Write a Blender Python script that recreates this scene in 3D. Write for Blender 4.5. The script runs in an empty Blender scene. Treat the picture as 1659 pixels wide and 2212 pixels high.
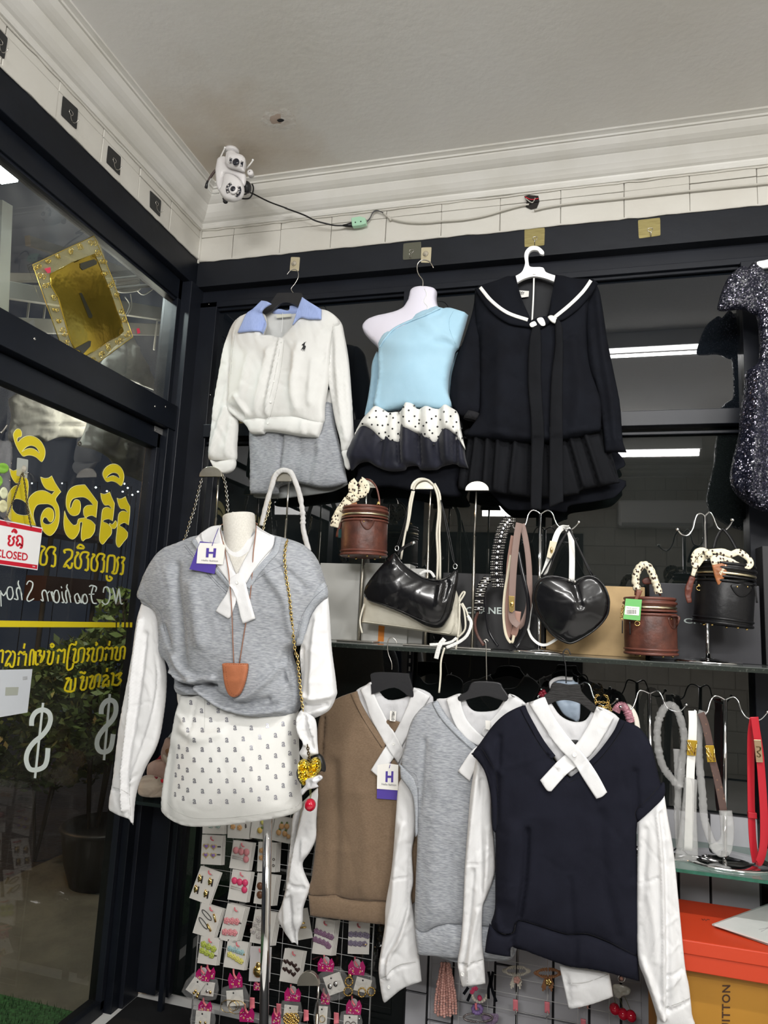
import bpy, math, random
import numpy as np
from mathutils import Vector, Matrix, noise
from mathutils.geometry import delaunay_2d_cdt
from mathutils.bvhtree import BVHTree
random.seed(7)
SC = bpy.context.scene; COL = SC.collection
# ---------------- camera -------------------------------------------------
FPX = 1468.557; PITCH, YAW, ROLL = .1519239, .2700166, .0479429
cy, sy, cp, sp = math.cos(YAW), math.sin(YAW), math.cos(PITCH), math.sin(PITCH)
FW = Vector((-sy*cp, cy*cp, sp)); R0 = Vector((cy, sy, 0)); U0 = R0.cross(FW)
RT = R0*math.cos(ROLL)+U0*math.sin(ROLL); UP = U0*math.cos(ROLL)-R0*math.sin(ROLL)
EYE = Vector((0, 0, 1.5))
cam = bpy.data.cameras.new('camera'); camo = bpy.data.objects.new('camera', cam); COL.objects.link(camo)
camo.matrix_world = Matrix(((RT.x, UP.x, -FW.x, EYE.x), (RT.y, UP.y, -FW.y, EYE.y), (RT.z, UP.z, -FW.z, EYE.z), (0, 0, 0, 1)))
cam.sensor_fit = 'HORIZONTAL'; cam.sensor_width = 36; cam.lens = 36*FPX/1659; cam.clip_start = .02
SC.camera = camo
SC.view_settings.view_transform = 'Standard'; SC.view_settings.look = 'None'
SC.view_settings.gamma = 1; SC.view_settings.use_curve_mapping = False
SC.view_settings.exposure = .50
# ---------------- world and lamps ----------------------------------------
w = bpy.data.worlds.new('night'); SC.world = w; w.use_nodes = True
w.node_tree.nodes['Background'].inputs[0].default_value = (.012, .014, .02, 1)
w.node_tree.nodes['Background'].inputs[1].default_value = 1.0
def area(name, loc, size, power, rot=(0, 0, 0), color=(1, .985, .96)):
    l = bpy.data.lights.new(name, 'AREA'); l.shape = 'RECTANGLE'; l.size, l.size_y = size
    l.energy = power; l.color = color
    o = bpy.data.objects.new(name, l); COL.objects.link(o); o.location = loc; o.rotation_euler = rot; return o
L_A = area('ceiling_tube_light', (.5, .9, 3.2), (1.2, .05), 30)
L_B = area('wall_tube_light', (.58, -1.6, 3.17), (1.2, .05), 30, (math.radians(50), 0, 0))
L_C = area('far_fill_light', (-.5, -1.9, 2.85), (.8, .5), 40, (math.radians(80), 0, 0))  # added fill light with no fixture, brightens the room from behind the camera
L_D = area('right_fill_light', (2.2, -.6, 2.9), (.5, .8), 30, (math.radians(50), 0, math.radians(35)))  # second added fill, out of view, lifts the bounce onto the ceiling
# ---------------- helpers ------------------------------------------------
def ray(x, y): return RT*((x-829.5)/FPX) - UP*((y-1106)/FPX) + FW
def PY(x, y, Y): d = ray(x, y); return EYE+d*(Y/d.y)
def PX(x, y, X): d = ray(x, y); return EYE+d*(X/d.x)
def PZ(x, y, Z): d = ray(x, y); return EYE+d*((Z-1.5)/d.z)
def pix(P):
    v = Vector(P)-EYE; k = FPX/v.dot(FW); return (829.5+v.dot(RT)*k, 1106-v.dot(UP)*k)
def Z(ox, oy, s, pts):               # points read off an enlarged crop of the photograph
    return [(ox+p[0]/s, oy+p[1]/s)+tuple(p[2:]) for p in pts]
WL = {}                               # world location of every parent
def thing(name, label, cat, loc=(0, 0, 0), group=None, kind=None):
    o = bpy.data.objects.new(name, None); COL.objects.link(o); o.empty_display_size = .05
    o.location = loc; WL[o.name] = Vector(loc); tag(o, label, cat, group, kind); return o
def tag(o, label=None, cat=None, group=None, kind=None):
    if label: o['label'] = label
    if cat: o['category'] = cat
    if group: o['group'] = group
    if kind: o['kind'] = kind
    return o
BV = {}
def obj(name, V, F, mat, parent=None, smooth=True, bev=0, keep=False, bvh=False):
    V = [Vector(v) for v in V]
    if bvh: tree = BVHTree.FromPolygons(V, F)
    if parent is not None: base = WL[parent.name]
    elif keep: base = Vector((0, 0, 0))
    else:
        xs = [v.x for v in V]; ys = [v.y for v in V]
        base = Vector(((min(xs)+max(xs))/2, (min(ys)+max(ys))/2, min(v.z for v in V)))
    me = bpy.data.meshes.new(name); me.from_pydata([v-base for v in V], [], F); me.update()
    if mat: me.materials.append(mat)
    if smooth: me.polygons.foreach_set('use_smooth', [True]*len(me.polygons))
    o = bpy.data.objects.new(name, me); COL.objects.link(o)
    if parent is not None: o.parent = parent; WL[o.name] = base
    else: o.location = base; WL[o.name] = base
    if bev:
        m = o.modifiers.new('bevel', 'BEVEL'); m.width = bev; m.segments = 2; m.limit_method = 'ANGLE'; m.angle_limit = .6
        if smooth: o.modifiers.new('n', 'WEIGHTED_NORMAL')
    if bvh: BV[o.name] = tree
    return o
def struct(o): o['kind'] = 'structure'; return o
def boxvf(a, b):
    x0, y0, z0 = [min(p, q) for p, q in zip(a, b)]; x1, y1, z1 = [max(p, q) for p, q in zip(a, b)]
    V = [(x0, y0, z0), (x1, y0, z0), (x1, y1, z0), (x0, y1, z0), (x0, y0, z1), (x1, y0, z1), (x1, y1, z1), (x0, y1, z1)]
    return V, [(0, 3, 2, 1), (4, 5, 6, 7), (0, 1, 5, 4), (1, 2, 6, 5), (2, 3, 7, 6), (3, 0, 4, 7)]
def box(name, a, b, mat, parent=None, bev=.002):
    V, F = boxvf(a, b); return obj(name, V, F, mat, parent, smooth=False, bev=bev)
def join(*vf):
    V, F = [], []
    for v, f in vf:
        n = len(V); V += list(v); F += [tuple(i+n for i in q) for q in f]
    return V, F
def catmull(P, n=5, closed=True):
    out = []; m = len(P); rng = range(m if closed else m-1)
    for i in rng:
        p1 = P[i]; p2 = P[(i+1) % m]
        p0 = P[i-1] if (closed or i > 0) else p1; p3 = P[(i+2) % m] if (closed or i+2 < m) else p2
        c1 = len(p1) > 2 and p1[2] == 'c'; c2 = len(p2) > 2 and p2[2] == 'c'
        if c1: p0 = p1
        if c2: p3 = p2
        for k in range(n):
            t = k/n
            out.append(tuple(.5*((2*p1[j])+(-p0[j]+p2[j])*t+(2*p0[j]-5*p1[j]+4*p2[j]-p3[j])*t*t+(-p0[j]+3*p1[j]-3*p2[j]+p3[j])*t**3) for j in (0, 1)))
    if not closed: out.append(tuple(P[-1][:2]))
    return out
def smooth3(P, n=5, closed=False):
    P = [Vector(p) for p in P]; m = len(P); out = []
    for i in range(m if closed else m-1):
        p1 = P[i]; p2 = P[(i+1) % m]
        p0 = P[i-1] if (closed or i > 0) else p1; p3 = P[(i+2) % m] if (closed or i+2 < m) else p2
        for k in range(n):
            t = k/n
            out.append(.5*((2*p1)+(-p0+p2)*t+(2*p0-5*p1+4*p2-p3)*t*t+(-p0+3*p1-3*p2+p3)*t**3))
    if not closed: out.append(P[-1])
    return out
def segdist(X, A, B):                 # X (n,2), segments A->B (m,2) -> min distance
    d = np.full(len(X), 1e9)
    for a, b in zip(A, B):
        ab = b-a; l = max((ab**2).sum(), 1e-12)
        t = np.clip(((X-a)@ab)/l, 0, 1); d = np.minimum(d, np.hypot(*(X-(a+t[:, None]*ab)).T))
    return d
def inside(X, loops):
    r = np.zeros(len(X), bool)
    for L in loops:
        L = np.array(L)
        for a, b in zip(L, np.roll(L, -1, 0)):
            c = ((a[1] > X[:, 1]) != (b[1] > X[:, 1]))
            if c.any():
                xi = (b[0]-a[0])*(X[:, 1]-a[1])/((b[1]-a[1]) or 1e-12)+a[0]
                r ^= c & (X[:, 0] < xi)
    return r
def resample(L, h):
    out = []
    for a, b in zip(L, L[1:]+L[:1]):
        n = max(1, int(round(math.dist(a, b)/h)))
        out += [(a[0]+(b[0]-a[0])*k/n, a[1]+(b[1]-a[1])*k/n) for k in range(n)]
    return out
def tri2d(loops, h=None):
    """triangulate closed 2D loops (even-odd), with a grid of inner points h apart"""
    loops = [[tuple(p[:2]) for p in L] for L in loops]
    if h: loops = [resample(L, h*1.2) for L in loops]
    pts, edges = [], []
    for L in loops:
        n = len(pts); pts += L; edges += [(n+i, n+(i+1) % len(L)) for i in range(len(L))]
    nb = len(pts)
    P = np.array(pts)
    if h:
        xs = np.arange(P[:, 0].min()+h*.5, P[:, 0].max(), h); ys = np.arange(P[:, 1].min()+h*.5, P[:, 1].max(), h*.866)
        G = np.array([(x+(h/2 if j % 2 else 0), y) for j, y in enumerate(ys) for x in xs]).reshape(-1, 2)
        if len(G):
            G = G[inside(G, loops)]
            if len(G):
                A = np.array([pts[e[0]] for e in edges]); B = np.array([pts[e[1]] for e in edges])
                G = G[segdist(G, A, B) > h*1.15]; pts += [tuple(g) for g in G]
                Rg = []
                for L in loops:
                    for i in range(len(L)):
                        a0, a1 = L[i-1], L[(i+1) % len(L)]; dx, dy = a1[0]-a0[0], a1[1]-a0[1]; l = math.hypot(dx, dy) or 1
                        for o_ in (.3, .68): Rg += [(L[i][0]-dy/l*h*o_, L[i][1]+dx/l*h*o_, o_), (L[i][0]+dy/l*h*o_, L[i][1]-dx/l*h*o_, o_)]
                Rg = np.array(Rg); Rg = Rg[inside(Rg[:, :2], loops)]; dr = segdist(Rg[:, :2], A, B); Rg = Rg[dr > Rg[:, 2]*h*.93]
                pts += [tuple(g[:2]) for g in Rg]
    c = P.mean(0)
    r = delaunay_2d_cdt([Vector((p[0]-c[0], p[1]-c[1])) for p in pts], edges, [], 0, 1e-7)
    V = np.array([(v[0]+c[0], v[1]+c[1]) for v in r[0]]); F = np.array([f for f in r[2] if len(f) == 3]).reshape(-1, 3)
    cen = V[F].mean(1); F = F[inside(cen, loops)]
    used = np.unique(F); mp = -np.ones(len(V), int); mp[used] = range(len(used)); V = V[used]; F = mp[F]
    # boundary edges and distance to boundary
    from collections import Counter
    E = Counter(); 
    for f in F.tolist():
        for a, b in ((0, 1), (1, 2), (2, 0)): E[(f[a], f[b])] += 1
    be = [(a, b) for (a, b) in E if (b, a) not in E]
    A = V[[a for a, b in be]]; B = V[[b for a, b in be]]
    d = segdist(V, A, B); d[[a for a, b in be]] = 0
    return V, F.tolist(), be, d
def orient(V3, F):                    # faces towards the viewer
    if not F: return F
    f = F[len(F)//2]; s = 0
    for f in F[::max(1, len(F)//15)]:
        n = (V3[f[1]]-V3[f[0]]).cross(V3[f[2]]-V3[f[0]]); s += 1 if n.dot(EYE-V3[f[0]]) > 0 else -1
    return F if s > 0 else [tuple(reversed(q)) for q in F]
def pl(p, pt):                        # plane: number -> y = p, ('X', v) -> x = v, callable
    if callable(p): return p(*pt)
    if isinstance(p, tuple): return PX(pt[0], pt[1], p[1])
    return PY(pt[0], pt[1], p)
def nrm(p):
    return Vector((1, 0, 0)) if isinstance(p, tuple) else Vector((0, -1, 0))
def smoothmesh(f, F, free, it):
    T = np.array(F); E = np.vstack([T[:, [0, 1]], T[:, [1, 2]], T[:, [2, 0]]]); n = len(f)
    cnt = np.bincount(E[:, 0], minlength=n)+np.bincount(E[:, 1], minlength=n)
    for _ in range(it):
        s = np.bincount(E[:, 0], weights=f[E[:, 1]], minlength=n)+np.bincount(E[:, 1], weights=f[E[:, 0]], minlength=n)
        f = np.where(free, s/np.maximum(cnt, 1), f)
    return f
def cloth(name, pts, plane, mat, parent=None, t=.025, tb=None, R=.05, h=8, folds=(), wr=(.004, 22, 3), sm=4, seed=0, back=True, holes=(), bvh=True, lean=None, edge=.0, power=.5):
    """a soft body: outline filled, swelled towards the viewer, with modelled folds"""
    h = max(2.4, h*.72)
    loops = [catmull(pts, sm) if sm else [p[:2] for p in pts]]+[catmull(q, sm) for q in holes]
    V, F, be, d = tri2d(loops, h)
    cpt = V.mean(0); p0 = pl(plane, cpt); k = (pl(plane, cpt+np.array([1, 0]))-p0).length
    N = nrm(plane); dm = d*k
    q1 = np.clip(dm/min(R*.35, .012), 0, 1); q2 = np.clip(dm/(R*1.6), 0, 1); q2 = smoothmesh(1-(1-q2)**2, F, d > 0, int(min(60, 3+R/k/h*3)))
    prof = .30*np.sqrt(1-(1-q1)**2)+.70*np.clip(q2, 0, 1)**(power*1.6)
    off = t*prof; fade = np.clip(dm/.012, 0, 1)*(1-edge)+edge
    ext = np.zeros(len(V))
    for q in folds:
        L, amp, wd = q[:3]; L = np.array(catmull(L, 4, False)); dd = segdist(V, L[:-1], L[1:])*k
        ext += 1.45*amp*np.exp(-(dd/(wd*.85))**2)
    if wr and wr[0]:
        a, su, sv = wr
        def nf(x, y):
            wx = noise.noise(Vector((x*3, y*4, seed+9)))*.8
            n0 = noise.noise(Vector((x*su+wx, y*sv, seed))); n1 = noise.noise(Vector((x*su*.8+wx*2+y*su*.25, y*sv*1.6, seed+5)))
            n2 = noise.noise(Vector((x*su*1.3-y*su*.45, y*sv*1.5+wx, seed+15)))
            return n0*.8+(max(0, 1-abs(n1)*5)**2)*.55-(max(0, 1-abs(n2)*6)**2)*.4
        ext += np.array([a*nf(v[0]*k, v[1]*k) for v in V])
    off = off+ext*fade
    tb = t*.6 if tb is None else tb
    base = [pl(plane, v) for v in V]
    if lean: base = [b+N*lean(v[0], v[1]) for b, v in zip(base, V)]
    V3 = [b+N*float(o) for b, o in zip(base, off)]
    F = orient(V3, F); n = len(V3); F2 = list(F)
    if back:
        onb = set(a for a, b in be); mp = {}
        for i in range(n):
            if i in onb: mp[i] = i
            else: mp[i] = len(V3); V3.append(base[i]-N*float(tb*prof[i]+.001))
        F2 += [tuple(mp[i] for i in reversed(f)) for f in F]
    o = obj(name, V3, F2, mat, parent, keep=False)
    if bvh: BV[o.name] = BVHTree.FromPolygons(V3[:n], F)
    return o
def hit(x, y, on, default=2.0, off=0):
    best = None; d = ray(x, y).normalized()
    for o in on:
        r = BV[o.name].ray_cast(EYE, d)
        if r[0] is not None and (best is None or r[3] < best[1]): best = (r[0], r[3])
    p = best[0] if best else pl(default, (x, y))
    return p+Vector((0, -off, 0))
def drape(name, pts, on, mat, parent=None, off=.004, t=.004, h=6, sm=4, default=2.0, holes=(), wr=0, seed=0, R=.006, bvh=False, minoff=None):
    """a flat piece of cloth or card lying on the things under it"""
    loops = [catmull(pts, sm) if sm else [p[:2] for p in pts]]+[catmull(q, sm) for q in holes]
    V, F, be, d = tri2d(loops, h)
    H = [hit(v[0], v[1], on, default, 0) for v in V]
    cpt = V.mean(0); k = (PY(cpt[0]+1, cpt[1], H[0].y)-PY(cpt[0], cpt[1], H[0].y)).length
    if H and not isinstance(default, tuple) and len(F):
        y0 = np.array([p.y for p in H]); y1 = np.minimum(y0, smoothmesh(y0, F, d >= 0, 7)); H = [PY(v[0], v[1], float(y)) for v, y in zip(V, y1)]
    V3 = []
    for v, b, dd in zip(V, H, d):
        pr = min(1, dd*k/R); e = wr*noise.noise(Vector((v[0]*.03, v[1]*.03, seed)))*pr if wr else 0
        V3.append(b+Vector((0, -(off+t*(1-(1-pr)**2)**.5+e), 0)))
    F = orient(V3, F); n = len(V3)
    V4 = V3+[b+Vector((0, -off*.5, 0)) for b in H]
    F2 = F+[tuple(i+n for i in reversed(f)) for f in F]
    for a, b in be: F2.append((a, b, b+n, a+n))
    o = obj(name, V4, F2, mat, parent)
    if bvh: BV[o.name] = BVHTree.FromPolygons(V3, F)
    return o
def plate(name, pts, plane, mat, parent=None, t=.002, sm=0, holes=(), bev=0, off=0, h=None, smooth=False, bvh=False):
    """a stiff sheet cut to an outline lying in a plane"""
    if callable(plane): N = Vector((0, -1, 0))
    else: N = nrm(plane)
    loops = [catmull(pts, sm) if sm else [p[:2] for p in pts]]+[catmull(q, sm) if sm else q for q in holes]
    V, F, be, d = tri2d(loops, h)
    A = [pl(plane, v)+N*off for v in V]; F = orient(A, F); n = len(A)
    V3 = [a+N*t for a in A]+A
    if bvh: tr = BVHTree.FromPolygons(V3[:n], F)
    F2 = F+[tuple(i+n for i in reversed(f)) for f in F]+[(a+n, b+n, b, a) for a, b in be]
    # make the sides face outwards
    sd = [(a, b, b+n, a+n) for a, b in be]
    F2 = F+[tuple(i+n for i in reversed(f)) for f in F]+sd
    o = obj(name, V3, F2, mat, parent, smooth=smooth, bev=bev)
    if bvh: BV[o.name] = tr
    return o
def frames(P, closed):
    n = len(P); T = []
    for i in range(n):
        a = P[i-1] if (closed or i > 0) else P[i]; b = P[(i+1) % n] if (closed or i < n-1) else P[i]
        v = b-a; T.append(v.normalized() if v.length > 1e-9 else Vector((0, 0, 1)))
    r = T[0].cross(Vector((0, 1, 0)));
    if r.length < .05: r = T[0].cross(Vector((1, 0, 0)))
    r.normalize(); Ns = []
    for t in T:
        r = r-t*r.dot(t); r.normalize(); Ns.append(r.copy())
    return T, Ns
def tubevf(P, r, closed=False, seg=8, sm=0, sq=(1, 1), cap=True):
    P = [Vector(p) for p in P]
    if sm: P = smooth3(P, sm, closed)
    T, Ns = frames(P, closed); V, F = [], []; n = len(P)
    rr = r if callable(r) else (lambda s: r)
    for i, (p, t, a) in enumerate(zip(P, T, Ns)):
        b = t.cross(a); q = rr(i/max(1, n-1))
        for k in range(seg):
            c = 2*math.pi*k/seg; V.append(p+a*(math.cos(c)*q*sq[0])+b*(math.sin(c)*q*sq[1]))
    for i in range(n if closed else n-1):
        j = (i+1) % n
        for k in range(seg): F.append((i*seg+k, i*seg+(k+1) % seg, j*seg+(k+1) % seg, j*seg+k))
    if not closed and cap: F += [tuple(range(seg-1, -1, -1)), tuple((n-1)*seg+k for k in range(seg))]
    return V, F
def tube(name, P, r, mat, parent=None, closed=False, seg=8, sm=4, sq=(1, 1)):
    V, F = tubevf(P, r, closed, seg, sm, sq); return obj(name, V, F, mat, parent)
def ribbonvf(P, wvec, wd, t, closed=False, sm=5):
    """strap: P centre line, wvec the direction of its width"""
    P = [Vector(p) for p in P]
    if sm: P = smooth3(P, sm, closed)
    n = len(P); V, F = [], []
    wf = wvec if callable(wvec) else (lambda s: Vector(wvec))
    T, _ = frames(P, closed)
    for i in range(n):
        s = i/max(1, n-1); w_ = wf(s).normalized(); tt = T[i]; w_ = (w_-tt*w_.dot(tt))
        if w_.length < 1e-3: w_ = Vector((1, 0, .01))
        w_.normalize(); nn = tt.cross(w_); ww = wd(s) if callable(wd) else wd
        for a, b in ((-1, -.6), (-.92, -1), (.92, -1), (1, -.6), (1, .6), (.92, 1), (-.92, 1), (-1, .6)):
            V.append(P[i]+w_*(a*ww/2)+nn*(b*t/2))
    for i in range(n if closed else n-1):
        j = (i+1) % n
        for k in range(8): F.append((i*8+k, i*8+(k+1) % 8, j*8+(k+1) % 8, j*8+k))
    if not closed: F += [tuple(range(7, -1, -1)), tuple((n-1)*8+k for k in range(8))]
    return V, F
def ribbon(name, P, wvec, wd, t, mat, parent=None, closed=False, sm=5):
    V, F = ribbonvf(P, wvec, wd, t, closed, sm); return obj(name, V, F, mat, parent)
def lathevf(prof, loc, seg=32, M=None, sx=1, sy=1):
    V, F = [], []; loc = Vector(loc); M = M or Matrix.Identity(3)
    for r, z in prof:
        for k in range(seg):
            a = 2*math.pi*k/seg; V.append(loc+M@Vector((r*math.cos(a)*sx, r*math.sin(a)*sy, z)))
    for i in range(len(prof)-1):
        for k in range(seg): F.append((i*seg+k, i*seg+(k+1) % seg, (i+1)*seg+(k+1) % seg, (i+1)*seg+k))
    F += [tuple(range(seg-1, -1, -1)), tuple((len(prof)-1)*seg+k for k in range(seg))]
    return V, F
def lathe(name, prof, loc, mat, parent=None, seg=32, M=None, sx=1, sy=1, smooth=True, bvh=False):
    V, F = lathevf(prof, loc, seg, M, sx, sy); return obj(name, V, F, mat, parent, smooth=smooth, bvh=bvh)
def ballvf(c, r, seg=10, rings=6, M=None, s=(1, 1, 1)):
    prof = [(max(1e-4, math.sin(math.pi*i/rings))*r, -math.cos(math.pi*i/rings)*r) for i in range(rings+1)]
    V, F = lathevf(prof, (0, 0, 0), seg); c = Vector(c); M = M or Matrix.Identity(3)
    return [c+M@Vector((v.x*s[0], v.y*s[1], v.z*s[2])) for v in V], F
def ball(name, c, r, mat, parent=None, seg=14, rings=9, s=(1, 1, 1), M=None):
    V, F = ballvf(c, r, seg, rings, M, s); return obj(name, V, F, mat, parent)
def chainvf(P, link=.011, r=.0013, wd=.007, sm=6, seg=5):
    """interlocking oval links along a path"""
    P = smooth3(P, sm); out = []; L = [0]
    for a, b in zip(P, P[1:]): L.append(L[-1]+(b-a).length)
    n = max(2, int(L[-1]/(link*.72))); j = 0
    for i in range(n):
        s = L[-1]*(i+.5)/n
        while L[j+1] < s and j < len(L)-2: j += 1
        t = (P[j+1]-P[j]).normalized(); c = P[j]+(P[j+1]-P[j])*((s-L[j])/max(1e-9, L[j+1]-L[j]))
        side = t.cross(Vector((0, 1, 0)))
        if side.length < .1: side = Vector((1, 0, 0))
        side.normalize(); dep = t.cross(side)
        w_ = side if i % 2 else (side*.5+dep*.85).normalized()
        R_ = [c+t*(math.cos(a)*link/2)+w_*(math.sin(a)*wd/2) for a in [2*math.pi*k/8 for k in range(8)]]
        out.append(tubevf(R_, r, True, seg))
    return join(*out)
def chain(name, P, mat, parent=None, **k):
    V, F = chainvf(P, **k); return obj(name, V, F, mat, parent)
def textmesh(s, extr=0.0, shear=0, spacing=1.0):
    cu = bpy.data.curves.new('t', 'FONT'); cu.body = s; cu.extrude = extr; cu.shear = shear; cu.space_character = spacing; cu.resolution_u = 3; cu.offset = .018
    o = bpy.data.objects.new('t', cu); COL.objects.link(o)
    me = bpy.data.meshes.new_from_object(o.evaluated_get(bpy.context.evaluated_depsgraph_get()))
    V = [v.co.copy() for v in me.vertices]; F = [tuple(p.vertices) for p in me.polygons]
    bpy.data.objects.remove(o); bpy.data.curves.remove(cu); bpy.data.meshes.remove(me); return V, F
def textvf(s, quad, mapf, lift=.0006, shear=0, spacing=1.0, bold=0):
    """lettering fitted to a pixel quad (tl, tr, br, bl), laid on a surface by mapf"""
    V, F = textmesh(s, 0, shear, spacing)
    x0 = min(v.x for v in V); x1 = max(v.x for v in V); y0 = min(v.y for v in V); y1 = max(v.y for v in V)
    tl, tr, br, bl = [Vector(q) for q in quad]; out = []
    for v in V:
        a = (v.x-x0)/(x1-x0); b = (v.y-y0)/(y1-y0)
        p = (bl*(1-a)+br*a)*(1-b)+(tl*(1-a)+tr*a)*b; out.append(mapf(p.x, p.y))
    return out, F
def seam(par, m, onto, default, *lines, r=.0006):
    for L in lines: obj('seam', *tubevf([hit(*q, onto, default, .0002) for q in catmull(L, 5, False)], r, seg=4), m, onto[0])
def text(name, s, quad, mapf, mat, parent, **k):
    V, F = textvf(s, quad, mapf, **k); F = orient(V, F); return obj(name, V, F, mat, parent, smooth=False)
def on(objs, off=.0015, default=2.0): return lambda x, y: hit(x, y, objs, default, off)
def onY(Y): return lambda x, y: PY(x, y, Y)
def onX(X): return lambda x, y: PX(x, y, X)
# ---------------- materials ----------------------------------------------
MT = {}
def mat(key, col=(.5, .5, .5), rough=.6, metal=0, var=0, vs=6, col2=None, bump=0, bs=60, stretch=(1, 1, 1), spec=.5, sheen=0, emit=None, alpha=1, coat=0, trans=0, ior=1.45, lo=.35, hi=.65, det=3, bstretch=None):
    if key in MT: return MT[key]
    m = bpy.data.materials.new(key); m.use_nodes = True; nt = m.node_tree; N = nt.nodes; B = N['Principled BSDF']; MT[key] = m
    B.inputs['Roughness'].default_value = rough; B.inputs['Metallic'].default_value = metal
    B.inputs['Specular IOR Level'].default_value = spec; B.inputs['Coat Weight'].default_value = coat; B.inputs['Coat Roughness'].default_value = .08
    B.inputs['Sheen Weight'].default_value = sheen; B.inputs['Sheen Roughness'].default_value = .5
    B.inputs['Base Color'].default_value = (*col, 1); B.inputs['IOR'].default_value = ior
    B.inputs['Transmission Weight'].default_value = trans; B.inputs['Alpha'].default_value = alpha
    if emit: B.inputs['Emission Color'].default_value = (*emit[0], 1); B.inputs['Emission Strength'].default_value = emit[1]
    tc = N.new('ShaderNodeTexCoord'); mp = N.new('ShaderNodeMapping'); nt.links.new(tc.outputs['Object'], mp.inputs[0]); mp.inputs['Scale'].default_value = stretch
    if var or col2:
        n = N.new('ShaderNodeTexNoise'); n.inputs['Scale'].default_value = vs; n.inputs['Detail'].default_value = det; nt.links.new(mp.outputs[0], n.inputs[0])
        r = N.new('ShaderNodeValToRGB'); nt.links.new(n.outputs[0], r.inputs[0]); r.color_ramp.elements[0].position = lo; r.color_ramp.elements[1].position = hi
        c2 = col2 or tuple(c*(1-var) for c in col); r.color_ramp.elements[0].color = (*c2, 1); r.color_ramp.elements[1].color = (*col, 1)
        nt.links.new(r.outputs[0], B.inputs['Base Color'])
    if bump:
        n2 = N.new('ShaderNodeTexNoise'); n2.inputs['Scale'].default_value = bs; n2.inputs['Detail'].default_value = 4
        if bstretch:
            m2 = N.new('ShaderNodeMapping'); nt.links.new(tc.outputs['Object'], m2.inputs[0]); m2.inputs['Scale'].default_value = bstretch; nt.links.new(m2.outputs[0], n2.inputs[0])
        else: nt.links.new(mp.outputs[0], n2.inputs[0])
        b = N.new('ShaderNodeBump'); b.inputs['Strength'].default_value = 1; b.inputs['Distance'].default_value = bump
        nt.links.new(n2.outputs[0], b.inputs['Height']); nt.links.new(b.outputs[0], B.inputs['Normal'])
    return m
def glassmat(key, tint=(.9, .95, .93), rough=.0, refl=1.0, haze=0):
    """thin pane: lets light straight through, mirrors by Fresnel, dusty film scatters a little"""
    if key in MT: return MT[key]
    m = bpy.data.materials.new(key); m.use_nodes = True; nt = m.node_tree; N = nt.nodes; MT[key] = m
    for n in list(N):
        if n.type != 'OUTPUT_MATERIAL': N.remove(n)
    out = [n for n in N if n.type == 'OUTPUT_MATERIAL'][0]
    tr = N.new('ShaderNodeBsdfTransparent'); tr.inputs[0].default_value = (*tint, 1); gl = N.new('ShaderNodeBsdfGlossy'); gl.inputs['Roughness'].default_value = rough
    fr = N.new('ShaderNodeFresnel'); fr.inputs[0].default_value = 1.5; mx = N.new('ShaderNodeMixShader'); ml = N.new('ShaderNodeMath'); ml.operation = 'MULTIPLY'; ml.inputs[1].default_value = refl; ml.use_clamp = True
    nt.links.new(fr.outputs[0], ml.inputs[0]); nt.links.new(ml.outputs[0], mx.inputs[0]); nt.links.new(tr.outputs[0], mx.inputs[1]); nt.links.new(gl.outputs[0], mx.inputs[2])
    last = mx
    if haze:
        d1_ = N.new('ShaderNodeBsdfDiffuse'); d2_ = N.new('ShaderNodeBsdfTranslucent'); d1_.inputs[0].default_value = d2_.inputs[0].default_value = (.75, .78, .76, 1); df = N.new('ShaderNodeMixShader'); nt.links.new(d1_.outputs[0], df.inputs[1]); nt.links.new(d2_.outputs[0], df.inputs[2]); m2 = N.new('ShaderNodeMixShader')
        tc = N.new('ShaderNodeTexCoord'); n = N.new('ShaderNodeTexNoise'); n.inputs['Scale'].default_value = 5; n.inputs['Detail'].default_value = 8
        mr = N.new('ShaderNodeMapRange'); mr.inputs[1].default_value = .35; mr.inputs[2].default_value = .75; mr.inputs[3].default_value = haze*.2; mr.inputs[4].default_value = haze
        nt.links.new(tc.outputs['Object'], n.inputs[0]); nt.links.new(n.outputs[0], mr.inputs[0]); nt.links.new(mr.outputs[0], m2.inputs[0])
        nt.links.new(mx.outputs[0], m2.inputs[1]); nt.links.new(df.outputs[0], m2.inputs[2]); last = m2
    nt.links.new(last.outputs[0], out.inputs[0]); return m
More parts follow.
